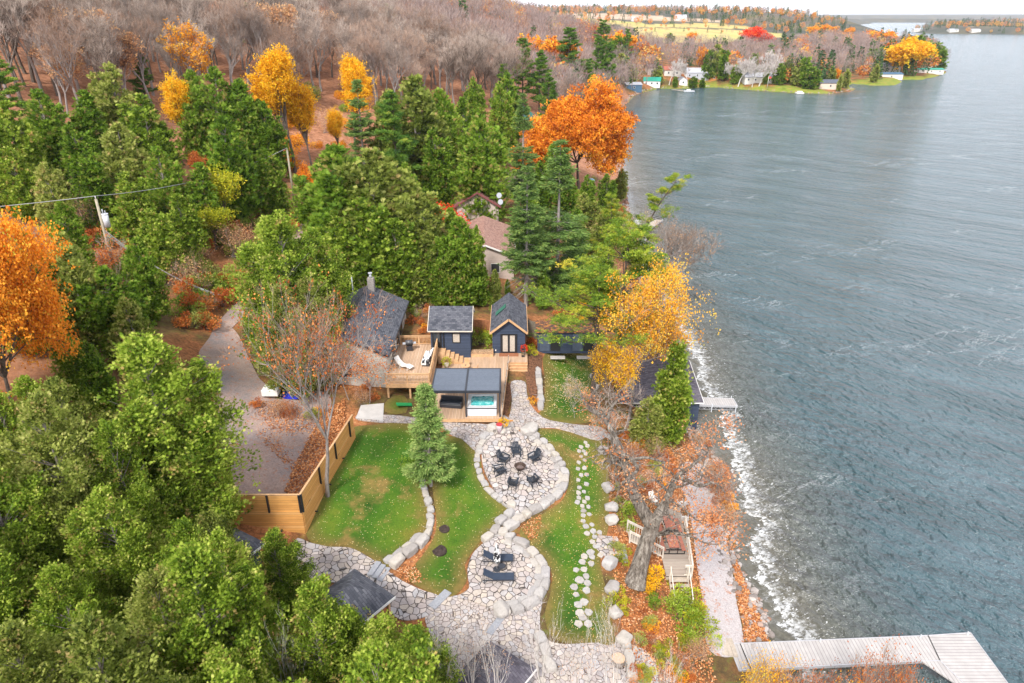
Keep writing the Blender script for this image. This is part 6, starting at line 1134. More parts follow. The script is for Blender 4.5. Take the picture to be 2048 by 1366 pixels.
for i, (u, v, s_, lb) in enumerate([(1058,866,1.6,'large flat boulder at the top right of the fire pit patio'),(1206,905,1.0,'boulder nearest the end of the flagstone path, at the lawn edge'),(1215,980,1.1,'boulder on the lawn edge left of the twisted grey trunk'),(1222,1020,1.15,'boulder beside the low green bush at the lawn edge'),(1223,1045,1.1,'rounded white boulder just above the small flagstone landing'),(1219,1132,1.2,'tall pale boulder just below the small flagstone landing'),(1223,1181,1.15,'pale boulder left of the oak foot'),(1231,1229,1.0,'pale boulder on the orange leaf bank below the oak'),(1247,1283,1.1,'pale boulder at the top of the stone row in the lower paving'),(985,858,1.0,'pale boulder below the deck corner'),(1003,866,.9,'pale boulder where the path enters the fire pit patio'),(958,905,.7,'pale stone carrying a small pot left of the fire pit'),(1002,1226,1.2,'broad pale rock in the lower paving at the left end of the curved wall'),(1185,755,.8,'small white boulder on the grass by the pine trunks'),(1190,778,.9,'white boulder between the two pine trunks')]):
    p = G(u, v); o = link('boulder', BLD[i % 6], None, (p[0], p[1], p[2]-.08), srn.random()*6.28); o.scale = (s_, s_*1.1, s_*1.0); tag(o, lb, 'boulder', 'pale boulders in the garden')
SLB = []
for i in range(7):
    n_ = srn.choice((5, 6, 7)); q = [(math.cos(a*6.283/n_)*srn.uniform(.38, .56), math.sin(a*6.283/n_)*srn.uniform(.38, .56)) for a in range(n_)]; SLB.append(MB().prism(q, -.08, .05).mesh('stepping_stone', M_STONE, .015))
SS = [(840,205),(810,232),(850,225),(800,258),(828,258),(840,275),(812,292),(835,315),(797,328),(792,368),(832,362),(812,407),(845,403),(795,438),(843,463),(800,485),(830,510),(795,518),(797,548),(850,552),(832,572),(788,575),(820,600),(858,605),(826,628),(828,658),(862,652),(828,692),(843,725),(880,715),(850,770),(888,755),(898,790),(928,763),(882,822),(908,845),(872,888),(835,912),(880,915),(820,945),(878,957),(782,995),(832,993),(845,1035),(803,1060),(853,1078),(770,1103),(845,1122),(782,1148),(832,1195),(797,1212),(805,1262),(822,1290),(860,1260),(855,1330),(800,1330),(935,905)]
SEC = ['at the far end of the trail, below the path', 'level with the fire pit', 'just below the fire pit', 'near the small flagstone landing', 'level with the sun loungers', 'at the near end of the trail, by the birches']
for i, (a, b) in enumerate(SS):
    u, v = 900+a/3.106, 820+b/3.106; p = G(u, v); o = link('stepping_stone', SLB[i % 7], None, (p[0], p[1], p[2]+.04), srn.random()*6.28); f = srn.uniform(.38, .56)*(1.2 if v > 1080 else 1); o.scale = (f, f, 1)
    k_ = int(np.searchsorted([925, 975, 1045, 1095, 1170], v)); tag(o, 'flat pale stepping stone '+SEC[k_], 'stepping stone', 'stepping stones crossing the right lawn')
def steps(px, z0, z1, n_, wd, dp, label):
    a = P(*px[0], z0); b = P(*px[1], z1); h = empty('stone_steps', (a[0], a[1], 0), math.atan2(b[1]-a[1], b[0]-a[0]), label, 'steps'); L_ = np.hypot(b[0]-a[0], b[1]-a[1])
    for i in range(n_): x = L_*i/n_; z = z0+(z1-z0)*i/(n_-1); MB().box(x, x+L_/n_*1.12, -wd/2, wd/2, z-.35-.003*i, z).build('step', M_GRAN, h, bevel=.02)
steps([(743,1134),(800,1166)], 6.1, 5.35, 6, 1.25, .4, 'grey granite steps descending beside the gazebo roof'); steps([(985,1246),(1040,1285)], 5.0, 4.5, 5, 1.5, .4, 'grey granite steps below the lounger patio'); 
p = P(1249,1096,4.4); tag(MB().box(-.18,.18,-.85,.85,0,.16).build('granite_slab', M_GRAN, None, loc=(p[0], p[1], float(T(p[0], p[1]))), bevel=.02), 'grey granite slab between the flagstone landing and the stairs', 'slab'); p = G(880, 1200); tag(MB().box(-.28,.28,-.8,.8,0,.12).build('granite_slab', M_GRAN, None, loc=p, rz=R(-35), bevel=.02), 'grey granite slab at the tip of the middle lawn', 'slab')
for (u, v, r_, lb) in ((888,1058,.42,'round bed of dark soil in the middle lawn, the upper one'), (878,1101,.55,'larger round bed of dark soil in the middle lawn, the lower one')):
    p = G(u, v); mb = MB(); mb.cyl((0,0,-.1),(0,0,.07),r_*1.05,r_*.85,n=14); mb.ball((0,0,.04),r_*.55,10,5,.3); tag(mb.build('planting_bed', M_SOIL, None, loc=(p[0], p[1], p[2]+.02)), lb, 'planting bed')
for (u, v, r_, lb) in ((1236,1326,.42,'pale sawn tree stump standing on the lower paving'),):
    p = G(u, v); o = MB().cyl((0,0,-.1),(0,0,.42),r_*1.05,r_,n=16).build('stump', m_bark, None, loc=p); tag(o, lb, 'stump'); MB().cyl((0,0,.42),(0,0,.435),r_*.94,n=16).build('cut_face', simple('cut_wood', (.6,.42,.28), .8, var=.25, scale=5), o)
# riprap along the shore: nobody could count it
def merged(name, meshes, pts, mats, label, cat, group=None, kind='stuff', tilt=.5, seed=3):
    rg = np.random.default_rng(seed); Vs, Fs, vr, o = [], [], [], 0; src = []
    for me in meshes:
        co = np.empty(len(me.vertices)*3); me.vertices.foreach_get('co', co); bm = bmesh.new(); bm.from_mesh(me); bmesh.ops.triangulate(bm, faces=bm.faces[:]); src.append((np.array([v.co[:] for v in bm.verts]), np.array([[v.index for v in f.verts] for f in bm.faces]))); bm.free()
    for (x, y, z, s) in pts:
        V, F_ = src[rg.integers(len(src))]; a, b2 = rg.random()*6.28, rg.normal()*tilt; ca, sa, cb, sb = math.cos(a), math.sin(a), math.cos(b2), math.sin(b2); R_ = np.array([[ca, -sa, 0], [sa, ca, 0], [0, 0, 1]])@np.array([[1, 0, 0], [0, cb, -sb], [0, sb, cb]])
        Vs.append(V@R_.T*(s*rg.uniform(.8, 1.2, 3))+[x, y, z]); Fs.append(F_+o); o += len(V); vr.append(np.full(len(F_), rg.random()))
    me = npmesh(name, np.concatenate(Vs), [np.concatenate(Fs)], mats, var=np.concatenate(vr)); return tag(link(name, me), label, cat, group, kind)
m, n, b = newmat('shore_rock'); c = ramp(n, attr(n, 'var'), [(0, (.16,.14,.13)), (.35, (.3,.26,.24)), (.7, (.42,.38,.36)), (.9, (.28,.15,.1)), (1, (.6,.56,.52))]); lk(n, c, b.inputs['Base Color']); bump(n, b, ntex(n, coords(n), 8, 5), .6, .03); M_SROCK = m
rk = []; shp = [np.array(q) for q in mainland[3:45]]
rg0 = np.random.default_rng(44)
for a, b in zip(shp, shp[1:]):
    L_ = np.linalg.norm(b-a); d = (b-a)/max(L_, 1e-6); nn = np.array([-d[1], d[0]])
    if nn[0] > 0: nn = -nn
    dens = 30 if a[1] < 60 else 5 if a[1] < 130 else 1.2
    for _ in range(int(L_*dens)):
        w_ = rg0.random(); p = a+(b-a)*rg0.random()+nn*(w_*(2.1 if a[1] < 60 else 2.)-.45); rk.append((p[0], p[1], float(T(*p))-.08, rg0.uniform(.14, .42)*(1 if a[1] < 130 else 1.8)))
merged('shore_rocks', BLD+BLK[:2], rk, [M_SROCK], 'tumbled brown and grey rocks along the water line', 'rocks')
# ================================================================ GARDEN AND SHORE TREES
tree('spruce_tree', spruce('lawn_spruce', 9, 1.9, 300, 401, M_LSPRUCE, per=20, lsz=(.26, .06), z0=.1, droop=.1), 9, (862,972), 766, 'blue green young spruce standing on the lawn in front of the pergola', wide=1.)
tree('maple_tree', bare('fence_maple', 13, 4.0, 402, 4, 4, .9, .016, up=.8, trunk=.34, bk=m_barkg, mat=M_TWIGB, lmat=M_RUST, lden=1.1, lsz=.15, r0=.2), 13, (655,992), 575, 'half bare tree with rust orange leaves in front of the timber fence', wide=.72)
SPN = [pine('shore_pine%d' % i, 16, 4.8, 44, 440+i, M_PINE, z0=.56, lop=.2) for i in range(2)]
tree('pine_tree', SPN[0], 16, (1184,822), 545, 'yellow green pine with wide flat branches above the low shed', wide=1.3); tree('pine_tree', SPN[1], 16, (1232,795), 462, 'tall yellow green pine behind the golden tree', wide=1.1)
tree('pine_tree', pine('leaning_pine', 15, 4.6, 34, 403, M_PINE, z0=.35, lean=(5.5, .5), lop=.35), 15, (1262,560), 362, 'pine leaning out over the water with its crown to the right', rz=0)
tree('pine_tree', PIN[1], 16, (1215,540), 395, 'yellow green pine left of the leaning one', wide=.8)
tree('maple_tree', bare('golden_maple', 13, 4.6, 404, 4, 3, .7, .016, up=.75, bk=m_barkg, mat=M_TWIGB, lmat=M_GOLD, lden=5.5, lsz=.17, trunk=.3, r0=.2), 13, (1255,850), 548, 'golden yellow tree with a pale trunk in front of the boathouse', wide=.82)
tree('maple_tree', bare('yellow_maple', 10, 3.4, 405, 4, 6, .8, .022, up=.7, bk=m_bark, mat=M_TWIGB, lmat=M_YELLOW, lden=4, lsz=.17, r0=.14), 10, (1215,870), 700, 'smaller yellow tree beside the pine trunks', wide=.8)
tree('maple_tree', bare('amber_maple', 9, 3.2, 406, 4, 6, .8, .022, up=.7, bk=m_bark, mat=M_TWIGB, lmat=M_YORANGE, lden=4, lsz=.17, r0=.14), 9, (1315,775), 640, 'amber tree between the golden one and the boathouse roof')
tree('cedar_tree', cedar('shore_cedar', 9, 1.9, 380, 9, 6, 407, M_CEDAR, (.2, .055), leaders=3), 9, (1332,875), 690, 'narrow light green cedar in front of the boathouse roof'); tree('cedar_tree', CEDD[1], 13, (1290,890), 800, 'low dark green cedar bush left of the narrow light one', wide=1.4)
tree('bare_tree', bare('leaning_bare', 12, 5.2, 408, 4, 9, 1.2, .022, up=.35, lean=(.35, 0), trunk=.3, lmat=M_PEACH, lden=.5, lsz=.15), 12, (1300,612), 440, 'wide leafless tree leaning over the water below the leaning pine', rz=0); tree('bare_tree', bare('shore_bare', 6, 3., 409, 3, 9, 1.0, .022, up=.3, lmat=M_YELLOW, lden=3, lsz=.2), 6, (1318,640), 575, 'low shore tree with yellow leaves under the leafless one')
for i, (u, v, tp_, w_, lb) in enumerate([(1165,480,390,1.2,'grey green bushy cedar left of the leaning pine'),(1225,470,400,1.1,'dark cedar at the shore behind the leaning pine'),(1240,400,340,1.,'dark cedar touching the lower right of the orange oak'),(1200,520,430,1.1,'green cedar behind the yellow green pine'),(1140,560,470,1.,'green cedar right of the brownish spruce')]): tree('cedar_tree', (CEDD[1] if i % 2 else CEDM[2]), 13, (u, v), tp_, lb, wide=w_*1.1)
M_RUSTP = leafmat('pale_rust_foliage', [(0., (.4,.12,.04)), (.4, (.66,.26,.1)), (.8, (.8,.42,.2)), (1., (.75,.5,.3))], .35)
# the old oak leaning over the lakeside deck
def limb_tree(name, limbs, seed, kind, label, lmat, bk, nside=3, ll=3.2, lden=2.2, lsz=.19, k=6, mat=None, leaf_if=None, tl=.9, smax=1.):
    rg = np.random.default_rng(seed); base = P(*limbs[0][0][:3]); P0, P1, R0, R1, tips, tds = [], [], [], [], [], []
    def br(p, d, L_, r_, lev):
        q = 3
        for i in range(q):
            d = norm(d+rg.normal(size=3)*.22+[0, 0, .05]); e = p+d*L_/q; P0.append(p); P1.append(e); R0.append(r_*(1-.5*i/q)); R1.append(r_*(1-.5*(i+1)/q)); p = e
            if lev < 2: 
                s_ = norm(np.cross(d, rg.normal(size=3))); br(e, norm(d*.6+s_*.8), L_*.6, r_*.5, lev+1)
        tips.append(p); tds.append(d)
    for L_ in limbs:
        q = [(P(u, v, z), r_) for u, v, z, r_ in L_]; sp_ = spline([np.append(a, r_) for a, r_ in q], 4, False)
        for a, b in zip(sp_, sp_[1:]): P0.append(a[:3]); P1.append(b[:3]); R0.append(a[3]); R1.append(b[3])
        n_ = len(sp_)
        for i in range(n_):
            if sp_[i][3] < .34*smax:
                for _ in range(nside if i < n_-1 else nside+1):
                    if rg.random() < .55 or i == n_-1: s_ = norm(rg.normal(size=3)+[0, 0, .35]); br(sp_[i][:3], s_, ll*rg.uniform(.5, 1.1)*(.5+.5*min(1, sp_[i][3]/.1)), sp_[i][3]*.42+.012, 0)
    P0, P1, R0, R1, tips, tds = map(np.array, (P0, P1, R0, R1, tips, tds)); h = empty(kind, base, 0, label, 'tree'); V, F_ = tubes(P0-base, P1-base, R0, R1, 8); link('trunk', npmesh(name+'_trunk', V, [F_], [bk], smooth=True), h)
    tips = tips-base; V1, F1, P1_, D1 = twigs(tips, tds, rg, k, tl, .018); Vc, Fc, vr, mi, ms = [V1], [F1], [np.repeat(rg.random(len(tips)), k)], [0], [mat or M_TWIG]
    if lmat is not None:
        n_ = int(len(tips)*lden); i = rg.integers(0, len(tips), n_)
        if leaf_if: i = i[leaf_if(tips[i]+base)]; n_ = len(i)
        c = tips[i]+rg.normal(size=(n_, 3))*.3; q = 7; LP = np.repeat(c, q, 0)+rg.normal(size=(n_*q, 3))*.17; D = norm(rg.normal(size=LP.shape)); V3, F3 = rhombi(LP, D, perp(D, rg), lsz*rg.uniform(.7, 1.2, len(LP)), lsz*.75, .15); Vc.append(V3); Fc.append(F3+len(V1)); vr.append(np.clip(np.repeat(rg.random(len(tips))[i], q)*.7+.15+rg.normal(size=n_*q)*.1, 0, 1)); mi.append(1); ms.append(lmat)
    link('crown', npmesh(name+'_crown', np.concatenate(Vc), Fc, ms, mi, np.concatenate(vr)), h); return h
m, n, b = newmat('furrowed_oak_bark'); v = coords(n, scale=(1, 1, .22)); f_ = ntex(n, v, 5, 6, .75); lk(n, ramp(n, f_, [(.34, (.05,.04,.035)), (.48, (.2,.17,.14)), (.64, (.42,.38,.33))]), b.inputs['Base Color']); bump(n, b, f_, 1, .25); M_OAKB = m
limb_tree('old_oak', [[(1268,1172,3.2,.85),(1277,1140,4.2,.62),(1288,1100,5.6,.55),(1300,1065,6.9,.53),(1306,1045,7.7,.5)],
    [(1304,1050,7.5,.5),(1284,1018,8.8,.42),(1268,985,10,.38),(1256,945,11,.33),(1243,905,12,.27),(1226,870,13,.2),(1208,835,14,.15),(1180,820,14.4,.1),(1160,790,15,.05)],
    [(1214,845,13.6,.14),(1222,815,14.4,.1),(1245,795,15,.06),(1270,790,15.4,.03)], [(1243,905,12,.16),(1275,935,12,.12),(1258,955,11.6,.08),(1240,968,11.3,.04)], [(1250,925,11.6,.16),(1290,915,12.4,.1),(1330,925,12.8,.05)],
    [(1308,1046,7.8,.42),(1322,1020,8.8,.3),(1340,985,9.8,.24),(1352,955,10.6,.19),(1372,960,10.8,.14),(1400,972,11,.11),(1430,965,11.4,.07),(1450,985,11.6,.03)], [(1352,955,10.6,.15),(1385,930,11.6,.1),(1415,905,12.4,.06),(1432,870,13,.03)],
    [(1316,1068,7.6,.16),(1345,1066,8.3,.1),(1380,1072,8.8,.08),(1408,1085,9,.05),(1440,1090,9.2,.02)], [(1340,1000,9.6,.1),(1370,1020,9.8,.07),(1400,1045,10,.04),(1420,1040,10.2,.02)]],
    411, 'oak_tree', 'massive old oak with a furrowed leaning trunk and rusty leaves above the lakeside deck', M_RUSTP, M_OAKB, 1, 1.7, 1.6, .14, 2, leaf_if=lambda p: ((pix(p[:, 0], p[:, 1], p[:, 2])[0] > 1340) & (np.sin(p[:, 0]*2.2+1)+np.sin(p[:, 1]*2.4)+np.sin(p[:, 2]*2) > .2)) | (np.sin(p[:, 0]*3+p[:, 2]*2) > .9))
m, n, b = newmat('oak_knot')
# birches and saplings at the bottom edge
BIR = [bare('birch%d' % i, 9, 2., 420+i, 4, 2, .8, .012, up=.9, trunk=.5, mat=M_TWIGW, bk=m_birch, fork=3, split=2, r0=.13, lmat=M_PEACH if i else None, lden=.3, lsz=.09) for i in range(3)]
def at_top(u, topv, Y, r_=None):
    y = (683-topv)/F; dn = sp-y*cp; fw = cp+y*sp; d = Y/fw; return (u-1024)/F*d, Y, CAMH-dn*d
for i, (u, v, Y) in enumerate([(885,1250,22.6),(930,1228,23),(985,1262,22.4),(1085,1212,22.8),(1185,1185,23),(1235,1222,22.6),(1345,1310,22),(560,1240,21.5)]):
    x, y, zt = at_top(u, v, Y); z = float(T(x, y)); hh = max(3, min(10, zt-z)); plant('birch_tree', BIR[i % 3], (x, y, z), srn.random()*6.28, hh/9*.48, 'bare white birch rising into the bottom of the photo', 'tree', 'bare birches along the bottom edge', hh/9)
SAP = [bare('sapling%d' % i, 5, 1.7, 430+i, 3, 6, .8, .014, up=.8, fork=4, trunk=.3, lmat=(M_RUST, M_PEACH, M_YELLOW, M_YORANGE)[i], lden=(2.5, 1.5, 4, 3.5)[i], lsz=.12, r0=.04) for i in range(4)]
for (u, v, Y, k_) in [(1640,1300,25,0),(1700,1290,25,0),(1760,1300,25.5,0),(1800,1320,25,0),(1600,1330,25,3),(1680,1330,24,3),(1830,1345,24,0),(1720,1340,23.5,3),(1560,1335,26,2),(1520,1345,25,2)]:
    x, y, zt = at_top(u, v, Y); z = max(0, float(T(x, y))); hh = zt-z-.1; hh = min(max(hh, 2), 6) if x < 19 else hh
    plant('young_tree', SAP[k_], (x, y, z-.3), srn.random()*6.28, .55, 'leafy orange sapling in front of the large dock at the bottom edge', 'tree', 'orange saplings in front of the large dock', hh/5)
tree('young_tree', SAP[0], 5, (738,806), 700, 'rust leaved sapling in front of the white house wall', wide=1.3); tree('young_tree', SAP[0], 5, (700,800), 690, 'rust leaved sapling left of the other one at the house wall', wide=1.2)
tree('young_tree', SAP[1], 5, (1150,838), 775, 'small twiggy sapling with pink leaves on the upper lawn'); tree('young_tree', SAP[0], 5, (1218,900), 830, 'rust leaved sapling at the end of the flagstone path', wide=1.2)
for (u, v, Y, lb) in [(545,1072,29,'feathery light cedar in front of the small hip roofed shed'),(690,1225,24,'light cedar overlapping the near corner of the gazebo roof'),(760,1240,23.5,'light cedar below the gazebo gutter'),(830,1262,23,'low cedar where the greenery meets the lower paving')]:
    x, y, zt = at_top(u, v, Y); z = float(T(x, y)); plant('cedar_tree', CED[srn.randrange(4)], (x, y, z), srn.random()*6.28, (zt-z)/13*1.25, lb, 'tree', None, (zt-z)/13)
for (u, v, t, w_, lb) in [(70,700,500,1.3,'dark cedar behind the big orange maple at the left edge'),(165,800,670,1.1,'dark cedar at the foot of the orange maple')]: tree('cedar_tree', CEDD[srn.randrange(4)], 13, (u, v), t, lb, wide=w_)
# ---------------------------------------------------------------- shrubs
def shrub(nm, seed, mat, n_=900, sz=.13, lobes=6):
    rg = np.random.default_rng(seed); L_ = rg.normal(size=(lobes, 3))*[.42, .42, .18]+[0, 0, .5]; i = rg.integers(0, lobes, n_); D0 = norm(rg.normal(size=(n_, 3))); Pp = L_[i]+D0*.38*rg.uniform(.5, 1, (n_, 1)); Pp[:, 2] = np.abs(Pp[:, 2]); D = norm(D0+rg.normal(size=(n_, 3))*.5+[0, 0, .4]); V, F_ = rhombi(Pp, D, perp(D, rg), sz*rg.uniform(.7, 1.4, n_), sz*.5, .1)
    tw = 26; P0 = np.zeros((tw, 3)); P1 = norm(rg.normal(size=(tw, 3))*[1, 1, .4]+[0, 0, 1])*rg.uniform(.7, 1.1, (tw, 1)); V2, F2 = tubes(P0, P1, np.full(tw, .012), np.full(tw, .004), 4)
    return npmesh(nm, np.concatenate([V, V2]), [F_, F2+len(V)], [mat, m_bark], [0, 1], np.concatenate([np.clip(rg.random(lobes)[i]*.6+.2+rg.normal(size=n_)*.12, 0, 1), np.full(len(F2), .5)]))
SH = {k_: [shrub('%s_shrub%d' % (k_, j), 500+j+10*i, m_) for j in range(2)] for i, (k_, m_) in enumerate((('green', M_CEDAR), ('dark', M_CEDARD), ('yellow', M_YELLOW), ('lime', M_YGREEN), ('rust', M_RUST), ('gold', M_YORANGE), ('olive', M_CEDARO)))}
def twig_shrub(nm, seed, mat, lm=None, ld=0):
    t_, c_ = bare(nm, 2, 1.2, seed, 2, 7, .6, .009, fork=7, trunk=.12, up=.8, split=3, r0=.03, mat=mat, lmat=lm, lden=ld, lsz=.1); return (t_, c_)
TSH = [twig_shrub('twig_shrub%d' % i, 560+i, M_TWIG if i == 1 else M_TWIGB, (None, M_RUST, M_PEACH)[i], (0, 4, 3)[i]) for i in range(3)]
def bush(key, u, v, s, label=None, group=None, hz=1.):
    p = G(u, v); o = link('shrub', SH[key][srn.randrange(2)], None, (p[0], p[1], p[2]-.05), srn.random()*6.28); o.scale = (s, s, s*hz); tag(o, label, 'shrub', group); return o
for (k_, u, v, s, lb) in [('yellow',1305,1158,1.3,'bright yellow shrub beside the foot of the oak'),('yellow',1300,1185,1.0,'lower yellow shrub at the foot of the oak'),('green',1247,1030,1.15,'yellow green shrub left of the oak trunk'),('green',1252,1055,1.0,'green shrub just above the stair rails'),('lime',1243,1128,.7,'small lime shrub below the granite slab'),('lime',1380,1215,1.4,'lime green shrub at the foot of the lakeside stairs'),('green',1362,1240,1.5,'large green shrub below the lakeside stairs'),('lime',1400,1245,1.3,'yellow lime shrub beside the gravel path'),('green',1345,1215,1.2,'green shrub left of the lakeside stairs'),('green',1395,1275,1.2,'green shrub lower down beside the gravel path'),('dark',1305,1210,.9,'dark green shrub on the leafy bank'),
    ('lime',1232,1215,.8,'pale lime shrub between two boulders on the bank'),('green',962,690,1.5,'mound of yellow green ferns between the two blue cabins'),('lime',968,672,1.3,'yellow ferns behind the firewood rack'),('green',952,668,1.2,'green ferns beside the gable front cabin'),('dark',990,620,1.2,'dark green shrub behind the gable front cabin'),('lime',1062,712,.9,'lime leaved shrub right of the deck'),('rust',1063,694,.9,'rust coloured shrub right of the french doors'),('gold',1068,806,.6,'little orange shrub in the bed beside the path'),
    ('dark',820,940,.9,'dark shrub under the lawn spruce'),('dark',835,925,1.0,'dark rounded shrub left of the lawn spruce'),('gold',1015,848,.45,'golden chrysanthemums at the deck corner'),('dark',885,715,.8,'dark shrub at the foot of the cabin steps'),('green',895,708,.6,'green shrub on the steps bed')]: bush(k_, u, v, s, lb)
# bank between lawn and water, roadsides, wood edge: shrubs one could count but not tell apart
def sprinkle(reg, n_, keys, s0, s1, label, group, seed, twig=0):
    rg = random.Random(seed); us = [q[0] for q in reg]; vs = [q[1] for q in reg]; c_ = 0
    while c_ < n_:
        u, v = rg.uniform(min(us), max(us)), rg.uniform(min(vs), max(vs))
        if not inpoly(np.array([u]), np.array([v]), reg)[0]: continue
        c_ += 1
        if rg.random() < twig: p = G(u, v); plant('bare_shrub', TSH[rg.randrange(3)], p, rg.random()*6.28, rg.uniform(s0, s1)*.8, 'twiggy, nearly leafless shrub '+label, 'shrub', 'leafless shrubs '+group)
        else: k_ = rg.choice(keys); bush(k_, u, v, rg.uniform(s0, s1), {'green': 'green', 'dark': 'dark green', 'yellow': 'yellow', 'lime': 'lime green', 'rust': 'rust brown', 'gold': 'golden orange', 'olive': 'olive green'}[k_]+' shrub '+label, 'shrubs '+group)
sprinkle([(1235,880),(1290,860),(1330,890),(1350,960),(1295,990),(1250,960)], 24, ['rust', 'gold', 'rust', 'olive'], .5, 1.0, 'on the bank behind the oak', 'on the bank behind the oak', 1, .35)
sprinkle([(1395,870),(1430,900),(1455,1000),(1462,1060),(1440,1050),(1415,960),(1385,900)], 34, ['rust', 'gold', 'rust'], .5, 1.0, 'at the water edge beside the gravel path', 'at the water edge', 2, .7)
sprinkle([(1245,1200),(1300,1195),(1340,1260),(1400,1300),(1400,1366),(1270,1366)], 26, ['rust', 'gold', 'lime', 'olive'], .35, .8, 'on the leafy bank at the lower right', 'on the leafy bank', 3, .3)
sprinkle([(1100,600),(1240,560),(1300,620),(1330,700),(1240,720),(1180,690),(1100,650)], 40, ['gold', 'dark', 'yellow', 'olive', 'rust'], .7, 1.5, 'between the pines and the shore', 'between the pines and the shore', 4, .25)
sprinkle([(1060,440),(1230,330),(1255,430),(1285,560),(1180,600),(1060,600)], 60, ['dark', 'olive', 'green', 'rust'], 1.0, 2.2, 'under the trees by the neighbouring houses', 'by the neighbouring houses', 5, .2)
sprinkle([(380,500),(470,450),(560,440),(600,450),(540,520),(450,640),(400,700),(350,640)], 70, ['olive', 'rust', 'green', 'dark', 'olive', 'dark'], .9, 2.0, 'beside the bend of the dirt road', 'beside the dirt road', 6, .08)
sprinkle([(100,380),(600,380),(640,440),(560,470),(380,560),(200,640),(60,640)], 70, ['dark', 'olive', 'rust', 'dark'], 1.2, 2.4, 'under the cedars above the road', 'under the cedars', 7, .3)
sprinkle([(700,820),(768,700),(768,745),(770,800),(760,806),(715,808)], 10, ['rust', 'gold'], .4, .8, 'in front of the white house wall', 'in front of the house wall', 8, .3); sprinkle([(480,800),(640,810),(650,850),(520,830)], 12, ['rust', 'gold', 'olive'], .4, .8, 'behind the trailer and tarp', 'by the trailer', 9, .3)
sprinkle([(1228,880),(1245,1000),(1240,1150),(1232,1150),(1228,1000)], 12, ['rust', 'olive', 'gold'], .3, .6, 'along the boulders at the right lawn edge', 'along the boulders', 10, .5)
sprinkle([(820,600),(860,620),(856,690),(880,700),(878,720),(830,672)], 14, ['gold', 'rust', 'dark'], .5, .9, 'between the white house and the blue cabin', 'between house and cabin', 11, .1)
sprinkle([(330,190),(560,200),(760,190),(900,200),(760,330),(640,340),(420,330)], 46, ['rust', 'gold', 'olive', 'dark', 'gold'], 1.4, 3.0, 'at the foot of the bare hillside', 'at the foot of the hillside', 12, .2)
# ---------------------------------------------------------------- fallen leaves
def litter(name, reg, n_, mat, sz, seed, label, off=.09, clump=0.):
    rg = np.random.default_rng(seed); us = [q[0] for q in reg]; vs = [q[1] for q in reg]; W_ = [G(u, v)[:2] for u, v in reg]; xs = [w_[0] for w_ in W_]; ys = [w_[1] for w_ in W_]; X, Y = [], []
    while len(X) < n_:
        x = rg.uniform(min(xs), max(xs), n_); y = rg.uniform(min(ys), max(ys), n_); ok = inpoly(x, y, W_)
        if clump: ok &= (np.sin(x*.9+seed)+np.sin(y*1.1+x*.4)+rg.normal(size=n_)*.6 > clump)
        X += list(x[ok]); Y += list(y[ok])
    X = np.array(X[:n_]); Y = np.array(Y[:n_]); Pp = np.stack([X, Y, T(X, Y)+off+rg.random(n_)*.03], 1); D = norm(rg.normal(size=(n_, 3))*[1, 1, .25]); Sd = norm(np.cross(D, np.array([0, 0, 1.])+rg.normal(size=(n_, 3))*.3)); V, F_ = rhombi(Pp, D, Sd, sz*rg.uniform(.6, 1.3, n_), sz*.7, .15)
    tag(link(name, npmesh(name, V, [F_], [mat], var=rg.random(n_))), label, 'fallen leaves', kind='stuff')
M_LYEL = leafmat('fallen_yellow_leaf', [(0, (.6,.33,.08)), (.5, (.75,.6,.25)), (1, (.8,.72,.5))], .1); M_LRUST = leafmat('fallen_rust_leaf', [(0, (.2,.07,.03)), (.4, (.5,.17,.05)), (.8, (.7,.34,.14)), (1, (.72,.5,.32))], .1)
litter('fallen_leaves', [(622,1085),(640,980),(700,860),(812,846),(855,868),(960,900),(1012,1010),(930,1160),(880,1192),(765,1132)], 1500, M_LYEL, .07, 1, 'small yellow leaves scattered over the two left lawns')
litter('fallen_leaves', [(1060,858),(1205,885),(1216,1060),(1228,1290),(1105,1275),(1104,1150),(1040,1060),(1135,960)], 1500, M_LYEL, .07, 2, 'small yellow leaves scattered over the right lawn')
litter('fallen_leaves', [(1230,880),(1330,860),(1400,900),(1370,960),(1390,1100),(1410,1200),(1430,1366),(1270,1366),(1228,1200),(1220,1000)], 16000, M_LRUST, .15, 3, 'thick rust orange leaves covering the bank under the oak', .05)
litter('fallen_leaves', [(1462,1090),(1500,1190),(1536,1285),(1490,1285),(1465,1130)], 2600, M_LRUST, .14, 4, 'rust leaves caught between path and shore rocks', .1); litter('fallen_leaves', [(600,1000),(690,870),(690,800),(640,830),(570,985)], 5000, M_LRUST, .16, 5, 'heap of brown leaves behind the timber fence', .1); litter('fallen_leaves', [(480,800),(640,800),(650,850),(600,960),(500,860)], 1800, M_LRUST, .14, 6, 'rust leaves on the gravel parking', .08, .3); litter('fallen_leaves', [(1095,706),(1190,710),(1190,845),(1080,835)], 1300, M_LYEL, .1, 7, 'yellow leaves on the upper lawn')
litter('fallen_leaves', [(790,1140),(830,1130),(850,1165),(815,1168)], 260, M_LRUST, .13, 8, 'orange leaves at the foot of the grey steps'); litter('fallen_leaves', [(1040,1050),(1085,1030),(1075,1075),(1060,1085)], 300, M_LRUST, .12, 9, 'orange leaves where the two curved walls meet')
